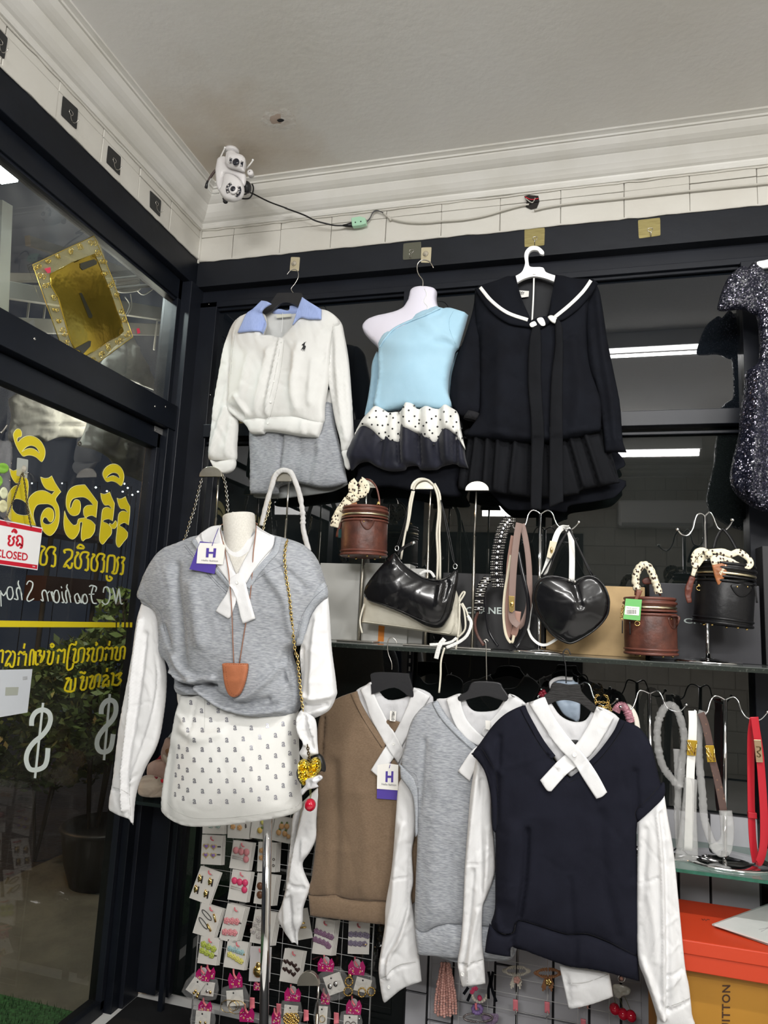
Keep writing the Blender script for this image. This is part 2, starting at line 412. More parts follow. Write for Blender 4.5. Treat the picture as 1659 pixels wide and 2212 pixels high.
def wovenmat(key, col, col2=None, rough=.85, weave=900, wb=.0003, wrinkle=.0015, ws=9, sheen=.15, var=.06, heather=None):
    """cloth: fine weave and soft creases in the normal, slight tone change"""
    if key in MT: return MT[key]
    m = bpy.data.materials.new(key); m.use_nodes = True; nt = m.node_tree; N = nt.nodes; B = N['Principled BSDF']; MT[key] = m
    B.inputs['Roughness'].default_value = rough; B.inputs['Specular IOR Level'].default_value = .25
    B.inputs['Sheen Weight'].default_value = sheen; B.inputs['Base Color'].default_value = (*col, 1)
    tc = N.new('ShaderNodeTexCoord')
    def nz(scale, st, det=3):
        mp = N.new('ShaderNodeMapping'); mp.inputs['Scale'].default_value = st; nt.links.new(tc.outputs['Object'], mp.inputs[0])
        n = N.new('ShaderNodeTexNoise'); n.inputs['Scale'].default_value = scale; n.inputs['Detail'].default_value = det; nt.links.new(mp.outputs[0], n.inputs[0]); return n
    a = nz(*(heather if heather else (14, (1, 1, 1))), 4)
    r = N.new('ShaderNodeValToRGB'); nt.links.new(a.outputs[0], r.inputs[0]); e = r.color_ramp.elements
    e[0].position = .36; e[1].position = .64; e[0].color = (*(col2 or tuple(c*(1-var) for c in col)), 1); e[1].color = (*col, 1)
    nt.links.new(r.outputs[0], B.inputs['Base Color'])
    n1 = nz(weave, (1, 1, 1), 1); n2 = nz(ws, (1, 1, .45), 5)
    b1 = N.new('ShaderNodeBump'); b1.inputs['Distance'].default_value = wb; nt.links.new(n1.outputs[0], b1.inputs['Height'])
    b2 = N.new('ShaderNodeBump'); b2.inputs['Distance'].default_value = wrinkle; nt.links.new(n2.outputs[0], b2.inputs['Height'])
    nt.links.new(b1.outputs[0], b2.inputs['Normal']); nt.links.new(b2.outputs[0], B.inputs['Normal'])
    return m
def darkspec(m, v=.06): m.node_tree.nodes['Principled BSDF'].inputs['Specular IOR Level'].default_value = v
WHITE = wovenmat('white_cotton', (.69, .69, .695), wrinkle=.004, ws=14, var=.03)
IVORY = wovenmat('ivory_jersey', (.70, .70, .68), wrinkle=.004, ws=8, var=.03)
GREY = wovenmat('heather_grey_jersey', (.37, .385, .41), (.22, .235, .26), heather=(60, (1, 1, 7)), wrinkle=.003)
GREYRIB = wovenmat('grey_rib_knit', (.38, .40, .43), (.27, .29, .32), heather=(120, (1, 1, 5)))
BROWN = wovenmat('brown_jersey', (.185, .127, .082), (.155, .105, .066), heather=(160, (1, 1, 2)), wrinkle=.003)
NAVY = wovenmat('navy_jersey', (.0115, .0122, .0195), (.0095, .0100, .016), wrinkle=.004, sheen=.0)
BLACKC = wovenmat('black_crepe', (.0075, .0085, .012), (.006, .0065, .009), wrinkle=.003, sheen=.0)
darkspec(NAVY); darkspec(BLACKC)
BLUEC = wovenmat('sky_blue_jersey', (.36, .56, .69), (.34, .54, .67), wrinkle=.002)
COLLARB = wovenmat('blue_striped_shirting', (.34, .43, .72), (.29, .37, .66), heather=(400, (1, 1, .1)), wrinkle=.002)
FRAME = mat('black_aluminium', (.007, .009, .014), .36, spec=.28, var=.25, vs=9, bump=.0006, bs=25)
FRAME2 = mat('dark_anodised_aluminium', (.011, .013, .019), .34, spec=.32, var=.2, vs=7)
BRASSY = mat('brushed_nickel', (.55, .52, .45), .32, 1, bump=.0003, bs=200, stretch=(1, 1, 8))
STEEL = mat('brushed_steel', (.62, .60, .56), .25, 1)
CHROME = mat('chrome', (.75, .75, .76), .08, 1)
GOLD = mat('gold_metal', (.83, .60, .22), .2, 1)
PALEGOLD = mat('pale_gold_metal', (.75, .66, .45), .3, 1)
BLACKPL = mat('black_plastic', (.016, .016, .018), .38, bump=.0003, bs=120)
WHITEPL = mat('white_plastic', (.82, .82, .82), .25)
REDM = mat('red_print', (.55, .012, .03), .5)
BLACKP = mat('black_print', (.01, .01, .012), .6)
PURPLE = mat('indigo_card', (.075, .045, .30), .5)
PAPER = mat('white_card', (.82, .80, .76), .6, var=.04, vs=10)
WHITEP = mat('white_print', (.8, .8, .8), .5)
# ---------------- the shop room ------------------------------------------
XL, YB, CZ = -1.64, 2.55, 3.35
plaster = mat('ceiling_paint', (.74, .73, .71), .8, col2=(.68, .66, .62), vs=1.1, det=6, bump=.0012, bs=40)
paintw = mat('cream_wall_paint', (.62, .605, .56), .65, col2=(.56, .54, .49), vs=3, det=6, bump=.003, bs=14)
mould = mat('white_moulding_paint', (.66, .65, .62), .45, col2=(.60, .585, .54), vs=4, det=6, bump=.001, bs=30)
XR, YF = 3.2, -2.9
# ceiling with two plugged holes
c = struct(box('ceiling', (XL-.2, YF, CZ), (XR, YB+.2, CZ+.08), plaster, bev=0))
p = PZ(606, 257, CZ)
stain = mat('stained_filler', (.70, .68, .64), .8, col2=(.62, .57, .52), vs=30, bump=.003, bs=60)
nt = plaster.node_tree; N = nt.nodes; Bp = N['Principled BSDF']; lk = Bp.inputs['Base Color'].links[0].from_socket      # damp stain spreading from the room corner
tc = N.new('ShaderNodeTexCoord');
vd = N.new('ShaderNodeVectorMath'); vd.operation = 'DISTANCE'; vd.inputs[1].default_value = (-1.38-c.location.x, 2.28-c.location.y, 0); nt.links.new(tc.outputs['Object'], vd.inputs[0])
ns = N.new('ShaderNodeTexNoise'); ns.inputs['Scale'].default_value = 4; ns.inputs['Detail'].default_value = 6; nt.links.new(tc.outputs['Object'], ns.inputs[0])
ad = N.new('ShaderNodeMath'); ad.operation = 'MULTIPLY_ADD'; ad.inputs[1].default_value = .9; nt.links.new(ns.outputs[0], ad.inputs[0]); nt.links.new(vd.outputs['Value'], ad.inputs[2])
mr = N.new('ShaderNodeMapRange'); mr.inputs[1].default_value = .45; mr.inputs[2].default_value = .95; mr.inputs[3].default_value = .75; mr.inputs[4].default_value = 0; nt.links.new(ad.outputs[0], mr.inputs[0])
mx = N.new('ShaderNodeMix'); mx.data_type = 'RGBA'; mx.inputs[7].default_value = (.52, .44, .34, 1); nt.links.new(mr.outputs[0], mx.inputs[0]); nt.links.new(lk, mx.inputs[6]); nt.links.new(mx.outputs[2], Bp.inputs['Base Color'])
def blob(name, c, r, n, m, par, th=.003, sq=1, seed=0):
    V = [Vector(c)+Vector((0, 0, -th))]; 
    for k in range(n):
        a = 2*math.pi*k/n; q = r*(1+.35*noise.noise(Vector((math.cos(a)*1.5, math.sin(a)*1.5, seed)))); V.append(Vector(c)+Vector((math.cos(a)*q, math.sin(a)*q*sq, 0)))
    return obj(name, V, [(0, 1+(k+1) % n, 1+k) for k in range(n)], m, par)
WL[c.name] = c.location.copy()
blob('filler_patch', (p.x, p.y, CZ), .075, 30, stain, c, .004, .7)
blob('filler_patch', (p.x-.01, p.y, CZ-.002), .035, 24, mat('brown_ring', (.48, .38, .32), .8), c, .003, .7, 3)
blob('hole', (p.x, p.y, CZ-.0065), .015, 12, BLACKP, c, .001, .55, 5)
# painted block wall above the frames: one course of blocks shows on each wall
def wall_blocks(name, side):
    if side == 'back':
        root = box(name, (XL-.02, YB+.012, 3.05), (XR, YB+.16, CZ), paintw, bev=0)
    else:
        root = box(name, (XL-.16, YF, 3.05), (XL-.012, YB+.2, CZ), paintw, bev=0)
    struct(root); WL[root.name] = root.location.copy(); return root
wb = wall_blocks('wall_back', 'back'); wl = wall_blocks('wall_left', 'left')
rng = random.Random(3)
def block(a, b, par):
    V, F = boxvf(a, b); V = [Vector(v)+Vector([rng.uniform(-.0015, .0015) for _ in range(3)]) for v in V]
    return obj('block', V, F, paintw, par, smooth=False, bev=.0025)
bx = [XL, PY(503, 520, YB).x, PY(605, 515, YB).x, PY(715, 500, YB).x, PY(833, 490, YB).x, PY(953, 480, YB).x, PY(1080, 470, YB).x, PY(1211, 460, YB).x, PY(1348, 440, YB).x, PY(1490, 430, YB).x, PY(1636, 415, YB).x]
while bx[-1] < 3: bx.append(bx[-1]+.215)
for a, b in zip(bx, bx[1:]):
    block((a+.001, YB, 3.052), (b-.001, YB+.03, 3.167), wb); block((a+.001, YB+.001, 3.169), (b-.001, YB+.03, 3.28), wb)
ly = [YB, PX(368, 470, XL).y, PX(300, 400, XL).y, PX(221, 315, XL).y, PX(125, 215, XL).y, PX(8, 110, XL).y]
while ly[-1] > -1.4: ly.append(ly[-1]-.215)
for a, b in zip(ly, ly[1:]):
    block((XL-.03, b+.001, 3.062), (XL, a-.001, 3.167), wl); block((XL-.03, b+.001, 3.169), (XL-.001, a-.001, 3.28), wl)
# crown moulding: profile (out from wall, height)
CP = [(0, 3.205), (.012, 3.205), (.016, 3.212), (.016, 3.222), (.010, 3.226), (.012, 3.232), (.024, 3.236), (.036, 3.244), (.05, 3.258), (.060, 3.276), (.064, 3.283), (.064, 3.288), (.070, 3.290), (.082, 3.296), (.096, 3.306), (.106, 3.322), (.108, 3.327), (.116, 3.327), (.118, 3.334), (.112, 3.337), (.122, 3.341), (.13, 3.343), (.13, 3.352), (0, 3.352)]
def crown(name, f0, f1):
    V = [f0(o, z) for o, z in CP]+[f1(o, z) for o, z in CP]; n = len(CP)
    F = [(i, (i+1) % n, n+(i+1) % n, n+i) for i in range(n)]
    return struct(obj(name, V, F, mould, smooth=False))
crown('trim_1', lambda o, z: (XL+o, YB-o, z), lambda o, z: (XR, YB-o, z))
crown('trim_2', lambda o, z: (XL+o, YB-o, z), lambda o, z: (XL+o, YF, z))
# ragged painter's caulk line under the crown
def caulk(name, P, par):
    Q = []
    for a, b in zip(P, P[1:]):
        for k in range(40): Q.append(Vector(a).lerp(Vector(b), k/40)+Vector((0, 0, .004*noise.noise(Vector((k*.9, a[0], a[1]))))))
    return tube(name, Q, lambda s: .0035+.003*abs(noise.noise(Vector((s*60, 1, 2)))), paintw, par, sm=0, seg=6)
caulk('caulk_bead', [(XL, YB-.002, 3.203), (0, YB-.002, 3.203), (1.4, YB-.002, 3.203)], wb)
caulk('caulk_bead', [(XL+.002, YB, 3.203), (XL+.002, 1.2, 3.203)], wl)
caulk('caulk_bead', [(XL, YB-.003, 3.051), (0, YB-.003, 3.051), (1.4, YB-.003, 3.051)], wb)
caulk('caulk_bead', [(XL+.003, YB, 3.061), (XL+.003, 1.2, 3.061)], wl)
tube('caulk_bead', [(XL+.002, YB-.002, 3.045), (XL+.002, YB-.002, 3.205)], .006, paintw, wb, sm=0)
# floor
tile = mat('pale_floor_tile', (.78, .77, .75), .25, var=.12, vs=3)
struct(box('floor', (XL-.1, YF, -.06), (XR, YB+.2, -.02), tile, bev=0))
fm = thing('floor_dark_sheet', 'added black sheet darkening the floor along the foot of the glass wall', 'mat', (-1.1, 2.2, -.02)); box('dark_sheet', (XL+.02, 1.5, -.02), (1.2, 2.58, -.012), mat('black_floor_sheet', (.008, .008, .009), .7), fm)  # added sheet, there only to keep the pale floor dark here
# ----- left wall: header, fixed pane, rail, glass door -------------------
t3 = struct(box('trim_3', (XL-.12, -1.5, 2.935), (XL, YB+.05, 3.06), FRAME, bev=.003))      # header beam
w1 = thing('window_1', 'glazed transom over the glass door', 'window', (XL, 2, 2.4)); del w1['label'], w1['category']; w1['kind'] = 'structure'
box('frame_head', (XL-.10, -1.4, 2.845), (XL-.035, 2.5, 2.935), FRAME, w1)
box('frame_bead', (XL-.075, -1.4, 2.835), (XL-.045, 2.47, 2.85), FRAME2, w1)
box('frame_stile', (XL-.10, 2.475, 2.37), (XL-.035, 2.535, 2.935), FRAME, w1)
gl_t = glassmat('dusty_pane', (.80, .86, .86), 0, 1.1, .10)
V = [(-1.70, -1.4, 2.34), (-1.70, 2.49, 2.34), (-1.70, 2.49, 2.86), (-1.70, -1.4, 2.86)]
obj('pane', V, [(0, 1, 2, 3)], gl_t, w1, smooth=False)
t4 = struct(box('trim_4', (XL-.12, -1.5, 2.245), (XL, YB-.012, 2.355), FRAME, bev=.002))    # mid rail
WL[t4.name] = t4.location.copy()
for q in ((75, 732), (358, 879), (335, 985-107)):
    pp = PX(*q, XL+.001); V, F = ballvf(pp, .005, 8, 4, s=(.4, 1, 1)); obj('rivet', V, F, STEEL, t4)
t5 = struct(box('trim_5', (XL-.13, 2.50, -.06), (XL+.012, YB+.05, 2.935), FRAME2, bev=.002))   # corner post
struct(box('trim_6', (XL-.1, 2.455, -.06), (XL-.005, 2.515, 2.25), FRAME, bev=.002))         # door jamb
d1 = thing('door_1', 'x', 'x', (XL-.04, 2, 0)); del d1['label'], d1['category']; d1['kind'] = 'structure'
DX = -1.70
box('top_rail', (XL-.09, .55, 2.155), (XL-.035, 2.45, 2.238), FRAME, d1)
box('stile', (XL-.09, 2.40+.03, .0), (XL-.035, 2.452, 2.238), FRAME2, d1, bev=.001)
box('stile', (XL-.09, .55, .0), (XL-.035, .66, 2.238), FRAME, d1)
box('bottom_rail', (XL-.09, .55, -.04), (XL-.035, 2.45, .03), FRAME, d1)
obj('pane', [(DX, .6, 0), (DX, 2.44, 0), (DX, 2.44, 2.17), (DX, .6, 2.17)], [(0, 1, 2, 3)], glassmat('door_pane', (.86, .92, .9), 0, 1.25, .03), d1, smooth=False)
# corner bracket of the door
pr = Z(0, 900, 3.456, [(1152, 68), (1268, 118), (1262, 168), (1150, 108)])
pb = plate('corner_plate', pr, ('X', XL-.033), mat('grey_metal', (.30, .30, .30), .4, .6), d1, t=.002)
for q in Z(0, 900, 3.456, [(1165, 98), (1258, 150)]):
    V, F = ballvf(PX(*q, XL-.03), .003, 8, 4, s=(.5, 1, 1)); obj('screw', V, F, STEEL, pb)
# ----- back wall: header beam, frames and dark glass ----------------------
t7 = struct(box('trim_7', (XL, YB, 2.93), (XR, YB+.14, 3.05), mat('charcoal_paint', (.011, .013, .018), .5, spec=.3, var=.25, vs=6, bump=.001, bs=25), bev=.002))
t8 = struct(box('trim_8', (XL, YB+.05, 2.865), (XR, YB+.14, 2.935), FRAME2, bev=.002))
w2 = thing('window_2', 'x', 'x', (0, 2.62, 1)); del w2['label'], w2['category']; w2['kind'] = 'structure'
def fr(n, x0, x1, z0, z1, y=2.585, m=FRAME2): return box(n, (x0, y, z0), (x1, y+.06, z1), m, w2)
fr('frame_head', XL, XR, 2.845, 2.87)
fr('mullion', XL+.01, -1.545, 0, 2.87); fr('mullion', -.675, -.63, 2.3, 2.85); fr('mullion', .600, .66, .9, 2.85, 2.575)
fr('frame_rail', -1.55, .605, 2.235, 2.292, 2.57); fr('frame_rail', .66, 1.4, 2.235, 2.292, 2.57)
for zz, th in ((2.845, .012), (2.22, .012)): box('bead', (-1.545, 2.60, zz-th), (.60, 2.612, zz), FRAME, w2)
fr('mullion', -1.52, -1.49, 0, 2.24, 2.59)
for q in ((451, 657), (454, 853)):
    V, F = ballvf(PY(*q, 2.583), .003, 8, 4, s=(1, .4, 1)); obj('screw', V, F, STEEL, w2)
mirror = mat('black_glass', (.006, .008, .011), .012, spec=.5, ior=1.85)
mirror2 = mat('black_glass_lower', (.006, .008, .008), .012, spec=.5, ior=1.72)
def pane(x0, x1, z0, z1, m, y=2.62):
    return obj('pane', [(x0, y, z0), (x1, y, z0), (x1, y, z1), (x0, y, z1)], [(0, 1, 2, 3)], m, w2, smooth=False)
pane(-1.56, -.65, 2.27, 2.86, mirror); pane(-.65, .62, 2.27, 2.86, mirror); pane(.62, XR, 2.2, 2.86, mirror)
pane(-1.56, .66, .0, 2.25, mirror2)
struct(box('wall_right_back', (.66, 2.63, 0), (XR, 2.7, 2.9), FRAME, bev=0)) 
# white cladding panels with dark joints low on the back wall
clad = mat('white_cladding', (.42, .42, .45), .5, var=.08, vs=5)
w3 = thing('trim_9', 'x', 'x', (0, 2.6, 0)); del w3['label'], w3['category']; w3['kind'] = 'structure'
box('backing', (-.56, 2.603, -.02), (.605, 2.612, .905), BLACKP, w3, bev=0)
xs = [-.556, -.475, -.385, -.24, -.165, -.045, .072, .172, .268, .355, .452, .60]
rr = random.Random(5)
for a, b in zip(xs, xs[1:]):
    z = -.02; first = rr.choice((.13, .21, .29))
    zs = [-.02, first-.1, first+.12, first+.33, .72 if b > .3 else .62, .905]
    zs = sorted(set(round(q, 3) for q in zs))
    for u, v in zip(zs, zs[1:]):
        if v-u > .02: box('panel', (a+.004, 2.592, u+.004), (b-.004, 2.604, v-.004), clad, w3, bev=.001)
# ----- the rest of the room, seen in the black glass ----------------------
wf = struct(box('wall_front', (XL-.1, YF-.1, 0), (XR, YF, CZ), paintw, bev=0)); WL[wf.name] = wf.location.copy()
for r_ in range(0, 15):
    for k in range(22):
        x0 = XL+.05+k*.22+(.11 if r_ % 2 else 0)
        if x0+.21 > XR: continue
        z0 = .05+r_*.215
        V, F = boxvf((x0, YF, z0), (x0+.212, YF+.008, z0+.205)); obj('block', V, F, paintw, wf, smooth=False)
wr_ = struct(box('wall_right', (XR, YF, 0), (XR+.1, YB, CZ), paintw, bev=0))
crown('trim_10', lambda o, z: (XL, YF+o, z), lambda o, z: (XR, YF+o, z))
box('dark_reflection_board', (XL, YF+.008, 0), (.15, YF+.03, 2.55), mat('dark_reflection_board', (.012,.012,.014), .6), wf)  # added board, stands in for dark clothes so the glass mirrors something dark
# tube lamps
tubem = mat('tube_glow', (1, 1, 1), .5, emit=((1, .99, .97), 14))
def tubelamp(label, c, L):
    t = thing('tube_lamp', label, 'lamp', (c[0], c[1], c[2]))
    V, F = tubevf([(c[0]-L/2, c[1], c[2]), (c[0]+L/2, c[1], c[2])], .014, seg=12); obj('tube', V, F, tubem, t)
    box('holder', (c[0]-L/2-.02, c[1]-.02, c[2]+.012), (c[0]+L/2+.02, c[1]+.02, CZ), WHITEPL, t)
tubelamp('bright tube lamp under the ceiling, mirrored in the upper black pane', (.5, .9, 3.235), 1.2)
tubelamp('tube lamp farther back, mirrored in the pane above the bag shelf', (.585, -1.6, 3.2), 1.2)
a = thing('air_conditioner', 'long white air conditioner high on the far wall, seen mirrored above the shelf', 'air conditioner', (.95, YF+.1, 2.62))
obj('housing', *boxvf((.52, YF, 2.62), (1.5, YF+.2, 2.92)), WHITEPL, a, smooth=False, bev=.03)
box('louver', (.56, YF+.15, 2.625), (1.46, YF+.205, 2.66), mat('grey_plastic', (.5, .5, .5), .4), a)
# ---------------- garments on the upper row -------------------------------
def A(*p): return Z(430, 540, 4.0216, p)
def Bc(*p): return Z(740, 520, 3.95, p)
def Cc(*p): return Z(960, 440, 3.2068, p)
def Dc(*p): return Z(1280, 440, 3.2058, p)
def button(c, r, m, par, hole=True):
    R = Matrix.Rotation(math.pi/2, 3, 'X'); c = Vector(c)
    o = lathe('button', [(r*.2, -.0004), (r*.95, -.0004), (r, .0006), (r*.85, .0014), (r*.7, .0009), (.0003, .0009)], c, m, par, 14, R)
    return o
BTN = mat('pearl_button', (.78, .78, .76), .3)
# white button cardigan
g = thing('polo_cardigan', 'white long sleeved button cardigan with pale blue shirt collar on a black hanger', 'cardigan', PY(620, 940, 2.45))
IVD = wovenmat('ivory_inner', (.60, .61, .60), wrinkle=.002)
cloth('back_neck', A((560, 540), (640, 535), (760, 540), (880, 530), (900, 700), (740, 800), (560, 760)), 2.475, IVD, g, t=.006, R=.02, wr=(.003, 20, 10))
sl = cloth('sleeve', A((335, 600), (270, 700), (220, 850), (180, 1050), (130, 1350), (108, 1600), (85, 1790), (105, 1830), (200, 1838), (322, 1828), (330, 1700), (342, 1480), (300, 1420), (290, 1150), (320, 900), (360, 700)), 2.45, IVORY, g, t=.035, R=.035,
      folds=[(A((250, 1400), (180, 1600), (130, 1800)), .010, .012), (A((240, 1150), (170, 1500)), -.007, .01), (A((300, 1500), (260, 1800)), .007, .01), (A((150, 1500), (250, 1700)), -.005, .008)], wr=(.006, 18, 6))
cloth('cuff', A((92, 1815), (150, 1838), (260, 1822), (322, 1828), (308, 1905), (240, 1945), (160, 1935), (122, 1880)), 2.445, IVORY, g, t=.028, R=.02, wr=(.003, 60, 4))
sr = cloth('sleeve', A((1150, 560), (1235, 630), (1265, 750), (1300, 950), (1325, 1250), (1345, 1600), (1343, 1715), (1290, 1745), (1240, 1755), (1225, 1650), (1185, 1500), (1150, 1300), (1120, 1100), (1120, 900), (1130, 700)), 2.455, IVORY, g, t=.032, R=.035,
      folds=[(A((1200, 700), (1230, 1200), (1290, 1650)), .009, .012), (A((1160, 800), (1180, 1350)), -.006, .01), (A((1250, 1200), (1280, 1500)), -.006, .009)], wr=(.005, 18, 5))
cloth('cuff', A((1238, 1750), (1300, 1735), (1340, 1715), (1318, 1790), (1325, 1870), (1300, 1912), (1268, 1885), (1255, 1820)), 2.45, IVORY, g, t=.02, R=.015)
body = cloth('body', A((395, 575), (330, 615), (300, 720), (288, 900), (272, 1100), (262, 1300), (250, 1385), (310, 1450), (380, 1500), (420, 1480), (600, 1480), (850, 1470), (960, 1495), (1082, 1505), (1095, 1350), (1125, 1150), (1140, 900), (1165, 720), (1225, 640), (1170, 560), (1070, 522), (880, 530), (868, 560), (820, 665), (728, 778, 'c'), (640, 745), (565, 740), (590, 650), (570, 560), (480, 545)), 2.44, IVORY, g, t=.05, R=.07,
      folds=[(A((735, 790), (705, 1000), (655, 1250), (610, 1450)), .012, .006), (A((705, 850), (670, 1050), (615, 1300)), -.006, .006), (A((640, 900), (590, 1150), (520, 1420)), .008, .014),
             (A((300, 1380), (400, 1450), (420, 1480)), -.012, .01), (A((350, 1300), (440, 1440)), .012, .012), (A((700, 1080), (850, 1100)), -.002, .004), (A((900, 880), (850, 1200), (870, 1400)), .009, .02), (A((1020, 1000), (990, 1350)), .008, .015), (A((1150, 720), (1080, 1000)), -.006, .012),
             (A((470, 950), (400, 1300)), .008, .02), (A((540, 760), (620, 780), (720, 790)), .007, .006)], wr=(.007, 14, 4), seed=2, h=7)
hb = cloth('hem_band', A((365, 1478, 'c'), (410, 1474), (500, 1462), (600, 1466), (620, 1450), (740, 1446), (850, 1450), (960, 1480), (1082, 1497, 'c'), (1062, 1570), (1038, 1632, 'c'), (900, 1622), (700, 1590), (590, 1580), (568, 1600, 'c'), (460, 1598), (420, 1540)), 2.435, IVORY, g, t=.05, R=.05, folds=[(A((590, 1470), (570, 1595)), -.008, .006), (A((930, 1500), (920, 1600)), .005, .01)], wr=(.003, 40, 5))
cf = [body, hb, sl, sr]
SMW = mat('grey_thread', (.36, .36, .34), .8); SMG = mat('dark_grey_thread', (.15, .16, .18), .8); SMN = mat('black_thread', (.003, .003, .005), .9); SMB = mat('brown_seam_thread', (.07, .045, .028), .8); SMC = mat('blue_thread', (.18, .32, .42), .8)
seam(g, SMW, cf, 2.4, A((738, 785), (716, 1000), (668, 1250), (618, 1450)), A((700, 860), (672, 1020), (640, 1180), (612, 1290)), A((318, 690), (290, 880), (276, 1080)), A((1165, 640), (1142, 820), (1130, 1000)), A((370, 1480), (420, 1474), (500, 1464), (600, 1467), (622, 1450), (740, 1447), (850, 1452), (960, 1482), (1078, 1498)), A((95, 1818), (150, 1838), (260, 1824), (320, 1830)), A((1242, 1752), (1300, 1737), (1338, 1718)))
drape('collar', A((345, 728, 'c'), (385, 640), (425, 560), (480, 520), (552, 450, 'c'), (600, 458), (637, 478, 'c'), (590, 505), (556, 545), (578, 600), (592, 660), (562, 738, 'c'), (527, 714), (440, 716)), cf, COLLARB, g, off=.012, t=.006, default=2.40)
drape('collar', A((905, 420, 'c'), (960, 458), (1070, 525, 'c'), (1068, 610, 'c'), (960, 610), (885, 598), (820, 662, 'c'), (848, 580), (878, 490)), cf, COLLARB, g, off=.012, t=.006, default=2.40)
drape('collar_back', A((632, 550), (690, 512), (778, 526), (792, 484), (866, 496), (872, 545), (750, 556)), [], COLLARB, g, off=0, t=.008, default=2.47)
for q, r in (((655, 1142), .0048), ((625, 1322), .0052), ((600, 1506), .005), ((712, 800), .0035)): button(hit(*A(q)[0], cf, 2.39, .002), r, BTN, g)
plate('neck_label', A((672, 560), (800, 554), (800, 580), (675, 592)), 2.455, mat('beige_label', (.6, .6, .52), .6), g, t=.001)
tube('label_string', [PY(*A((726, 545))[0], 2.45), PY(*A((724, 640))[0], 2.445), PY(*A((716, 715))[0], 2.44)], .0009, WHITEP, g)
horse = Z(430+885/4.0216, 540+795/4.0216, 4.0216*4.6, [(60, 250), (85, 200), (70, 150), (20, 160), (60, 110), (100, 80), (130, 60), (120, 20), (150, 40), (210, 10), (215, 20), (160, 60), (165, 110), (140, 150), (190, 170), (200, 220), (185, 250), (170, 300), (150, 395), (135, 390), (140, 310), (110, 320), (90, 395), (75, 390), (80, 320), (50, 300), (20, 370), (5, 350), (30, 290)])
drape('emblem', horse, [body], BLACKP, g, off=.001, t=.001, h=2.5, sm=0)
# hanger
def hook_wire(par, P, r=.0016, m=STEEL): return tube('hook', P, r, m, par, seg=7, sm=5)
h1 = thing('clothes_hanger', 'black plastic hanger with wire hook holding the white cardigan', 'hanger', PY(625, 660, 2.46))
plate('shoulder_bar', A((682, 396), (700, 384), (880, 382), (905, 400), (925, 440), (880, 500), (800, 470), (720, 475), (640, 540), (570, 565), (560, 530), (620, 480), (655, 430)), 2.455, BLACKPL, h1, t=.012, sm=3, bev=.003, h=10)
hook_wire(h1, [PY(*q, 2.45) for q in A((822, 378), (800, 338), (835, 290), (862, 235), (858, 190), (830, 168), (790, 182), (765, 214))])
# adhesive hooks on the back header beam and the left wall
GOLDPL = mat('gold_adhesive_plate', (.46, .39, .17), .3, .6, col2=(.36, .30, .12), vs=20, stretch=(1, 1, 14)); CLEAR = mat('clear_gold_plate', (.62, .55, .38), .25, .3)
def sticky_hook(label, quad, plane, m, pin, grp, wire=True, t=.0018, mh=STEEL):
    c = pl(plane, (sum(q[0] for q in quad)/4, sum(q[1] for q in quad)/4)); a = thing('adhesive_hook', label, 'hook', c, grp)
    Q = [Vector(q) for q in quad]; P = []
    for i in range(4):
        a0, a1, a2 = Q[i-1], Q[i], Q[(i+1) % 4]
        for s in (.84, .93): P.append(tuple(a1.lerp(a0, 1-s)) if False else tuple(a1*s+a0*(1-s)))
        P.append(tuple(a1*.97+a0*.015+a2*.015)); P.append(tuple(a1*.84+a2*.16))
    plate('plate', P, plane, m, a, t=t)
    N = nrm(plane); U = Vector((0, 0, 1)); S = Vector((1, 0, 0)) if not isinstance(plane, tuple) else Vector((0, -1, 0))
    p = pl(plane, pin)+N*(t+.0015)
    if wire:
        w_, hh = .008, .007
        tube('clip', [p-S*w_+U*hh, p+S*w_+U*hh, p+S*w_-U*.002, p+S*.002-U*hh, p-S*.002-U*hh, p-S*w_-U*.002], .0011, mh, a, closed=True, sm=2, seg=6)
        tube('hook', [p-U*hh, p-U*.022+N*.003, p-U*.034+N*.010, p-U*.040+N*.022, p-U*.034+N*.032, p-U*.028+N*.034], .0012, mh, a, sm=4, seg=6)
    else:
        R = Matrix.Rotation(math.pi/2, 3, 'X')
        V = lathevf([(.011, -.002), (.012, .001), (.008, .004), (.004, .006), (.0005, .007)], p, 16, R); obj('dome', *V, mat('clear_plastic', (.75, .7, .6), .1, trans=.6), a)
        tube('hook', [p+N*.004, p-U*.010+N*.006, p-U*.018+N*.014, p-U*.012+N*.020], .0015, mh, a, seg=6)
    return a
sticky_hook('small clear gold hook plate above the white cardigan hanger', A((800, 62), (878, 65), (868, 185), (788, 180)), YB, CLEAR, A((828, 120))[0], 'hooks on the back beam', False)
sticky_hook('small gold hook plate above the hanging torso form', Bc((673, 60), (760, 57), (752, 190), (668, 187)), YB, CLEAR, Bc((710, 115))[0], 'hooks on the back beam', False)
sticky_hook('dark olive hook plate left of the torso form hook', Bc((520, 25), (672, 10), (668, 155), (515, 165)), YB, mat('olive_plate', (.10, .10, .075), .35), Bc((590, 95))[0], 'hooks on the back beam')
sticky_hook('square gold hook plate holding the white plastic hanger', Cc((555, 178), (696, 168), (692, 290), (555, 302)), YB, GOLDPL, Cc((628, 245))[0], 'hooks on the back beam')
sticky_hook('square gold hook plate with nothing hung on it, on the right of the beam', Dc((314, 115), (468, 98), (470, 222), (320, 243)), YB, GOLDPL, Dc((398, 185))[0], 'hooks on the back beam')
BLKPL = mat('black_adhesive_plate', (.022, .023, .024), .45)
W1 = lambda *p: Z(0, 0, 2.9625, p)
